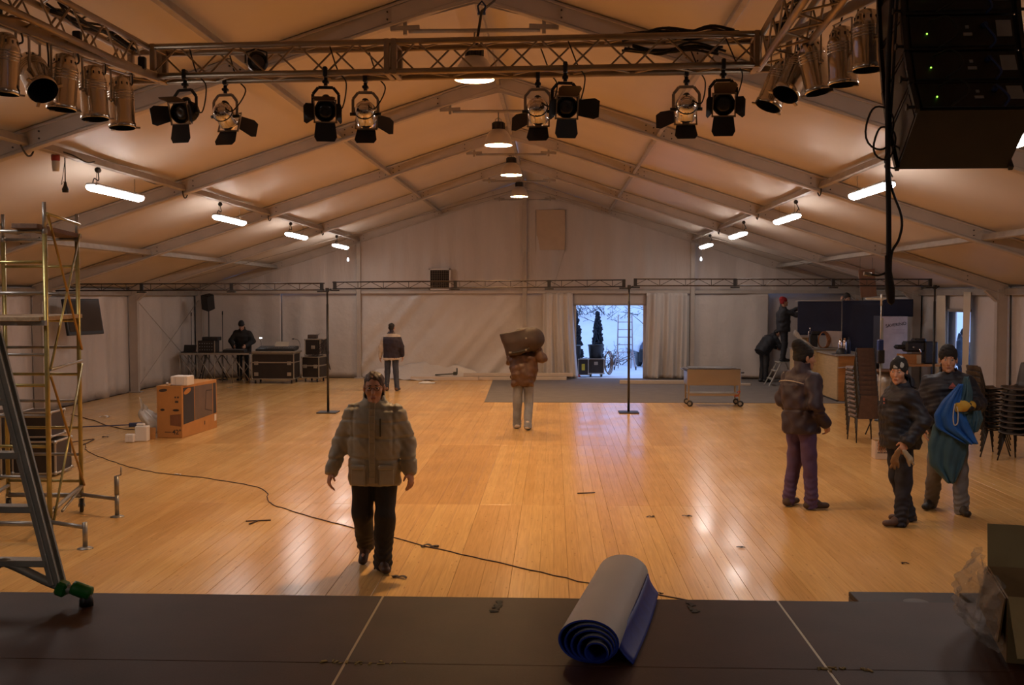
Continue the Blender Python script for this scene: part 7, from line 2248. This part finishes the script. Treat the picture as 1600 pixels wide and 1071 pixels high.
# ---- man in red hat up a stepladder, reaching for the drape
m_redknit = mat('red_knit', (.30, .012, .015), .85, bump=.3, bscale=120)
m_dkj = mat('blackish_work_jacket', (.016, .016, .021), .7)
t, J, H, TR = figure('man in red knit hat on a stepladder reaching for the navy drape', (7.22, 29.35), 96,
    dict(eL=(.26, -.26, 1.36), wL=(.16, -.48, 1.48), handL=(-.1, -.8, .3), eR=(-.24, -.28, 1.30), wR=(-.12, -.50, 1.40), handR=(.1, -.8, .2), kL=(.10, -.06, .50), kR=(-.10, -.02, .50), aL=(.10, -.02, .09), aR=(-.10, .04, .09), hpitch=-4),
    dict(hat=m_redknit, hatslouch=.03, trousers=mat('blackish_trousers', (.014, .014, .018), .8), jacket=m_dkj, jwide=1.02, jr=1.2, seed=71, collarh=.05, shoes=m_black), near=False, zoff=.665)
m_whl = mat('pale_stepladder_alloy', (.52, .48, .42), .4, metal=.4)
t = thing('stepladder', 'pale aluminium stepladder under the man in red hat', 'ladder', (7.22, 29.35, 0), 4)
for s in (-1, 1):
    obj('rail', MB().bar((-.45, s * .26, 0.0), (-.10, s * .20, .66), .05, .025), m_whl, t)
    obj('rear_rail', MB().bar((.42, s * .26, 0.0), (.12, s * .20, .66), .04, .02), m_whl, t)
for k, z in enumerate((.20, .42)):
    f = z / .66
    obj('tread', MB().box((-.45 + .35 * f, 0, z), (.09, .44, .025)), m_whl, t)
obj('platform', MB().box((0, 0, .655), (.34, .46, .022)), m_whl, t)

# ---- man stooping behind the stepladder
t, J, H, TR = figure('dark-clad man stooping behind the stepladder', (6.93, 30.45), 115,
    dict(pel=(0, .06, .93), neck=(0, -.30, 1.34), head=(0, -.44, 1.41), hpitch=45, sL=(.19, -.25, 1.30), sR=(-.19, -.25, 1.30), eL=(.24, -.36, 1.04), wL=(.15, -.52, .98), eR=(-.24, -.36, 1.04), wR=(-.15, -.52, .98), handL=(-.1, -.6, -.3), handR=(.1, -.6, -.3), kL=(.11, -.02, .5), kR=(-.11, .02, .5)),
    dict(hair=m_hair_black, trousers=MATS['blackish_trousers'], jacket=m_dkj, jwide=1.05, jr=1.25, seed=81, collarh=.04, shoes=m_black), near=False)
obj('back_print', MB().box((.06, -.02, 1.30), (.10, .012, .06), rotm(-35, 0, 0)), mat('pale_back_print', (.35, .33, .32), .7), t)

# ---- person behind the drape with a raised arm
t, J, H, TR = figure('hooded person behind the navy drape with one arm raised', (8.52, 27.78), 14,
    dict(eR=(-.30, -.12, 1.36), wR=(-.31, -.26, 1.58), handR=(-.2, -.4, .6), eL=(.22, -.2, 1.3), wL=(.12, -.3, 1.5), handL=(0, -.3, .8)),
    dict(hat=mat('grey_brown_hood', (.06, .045, .035), .85), hatslouch=.01, trousers=MATS['blackish_trousers'], jacket=m_dkj, seed=91, shoes=m_black), near=False, zoff=.76)
t = thing('wooden_crate', 'wooden crate behind the navy drape under the hooded person', 'crate', (8.52, 27.80, 0))
obj('crate_box', MB().box((0, 0, .38), (.5, .5, .755), bev=.01), m_ply, t)
obj('crate_slats', MB().box((0, -.256, .25), (.5, .015, .10)).box((0, -.256, .5), (.5, .015, .10)), m_orange, t)

# ---- person outside the side exit
figure('person in dark jacket standing outside the side exit', (10.86, 26.1), 60,
    dict(hpitch=20, head=(0, -.06, 1.63)), dict(hair=m_hair_black, trousers=MATS['blackish_trousers'], jacket=mat('dark_blue_anorak', (.018, .024, .036), .6), jwide=1.15, jr=1.4, sleeve=1.2, seed=95, shoes=m_black, face=False), near=False, zoff=-.055)
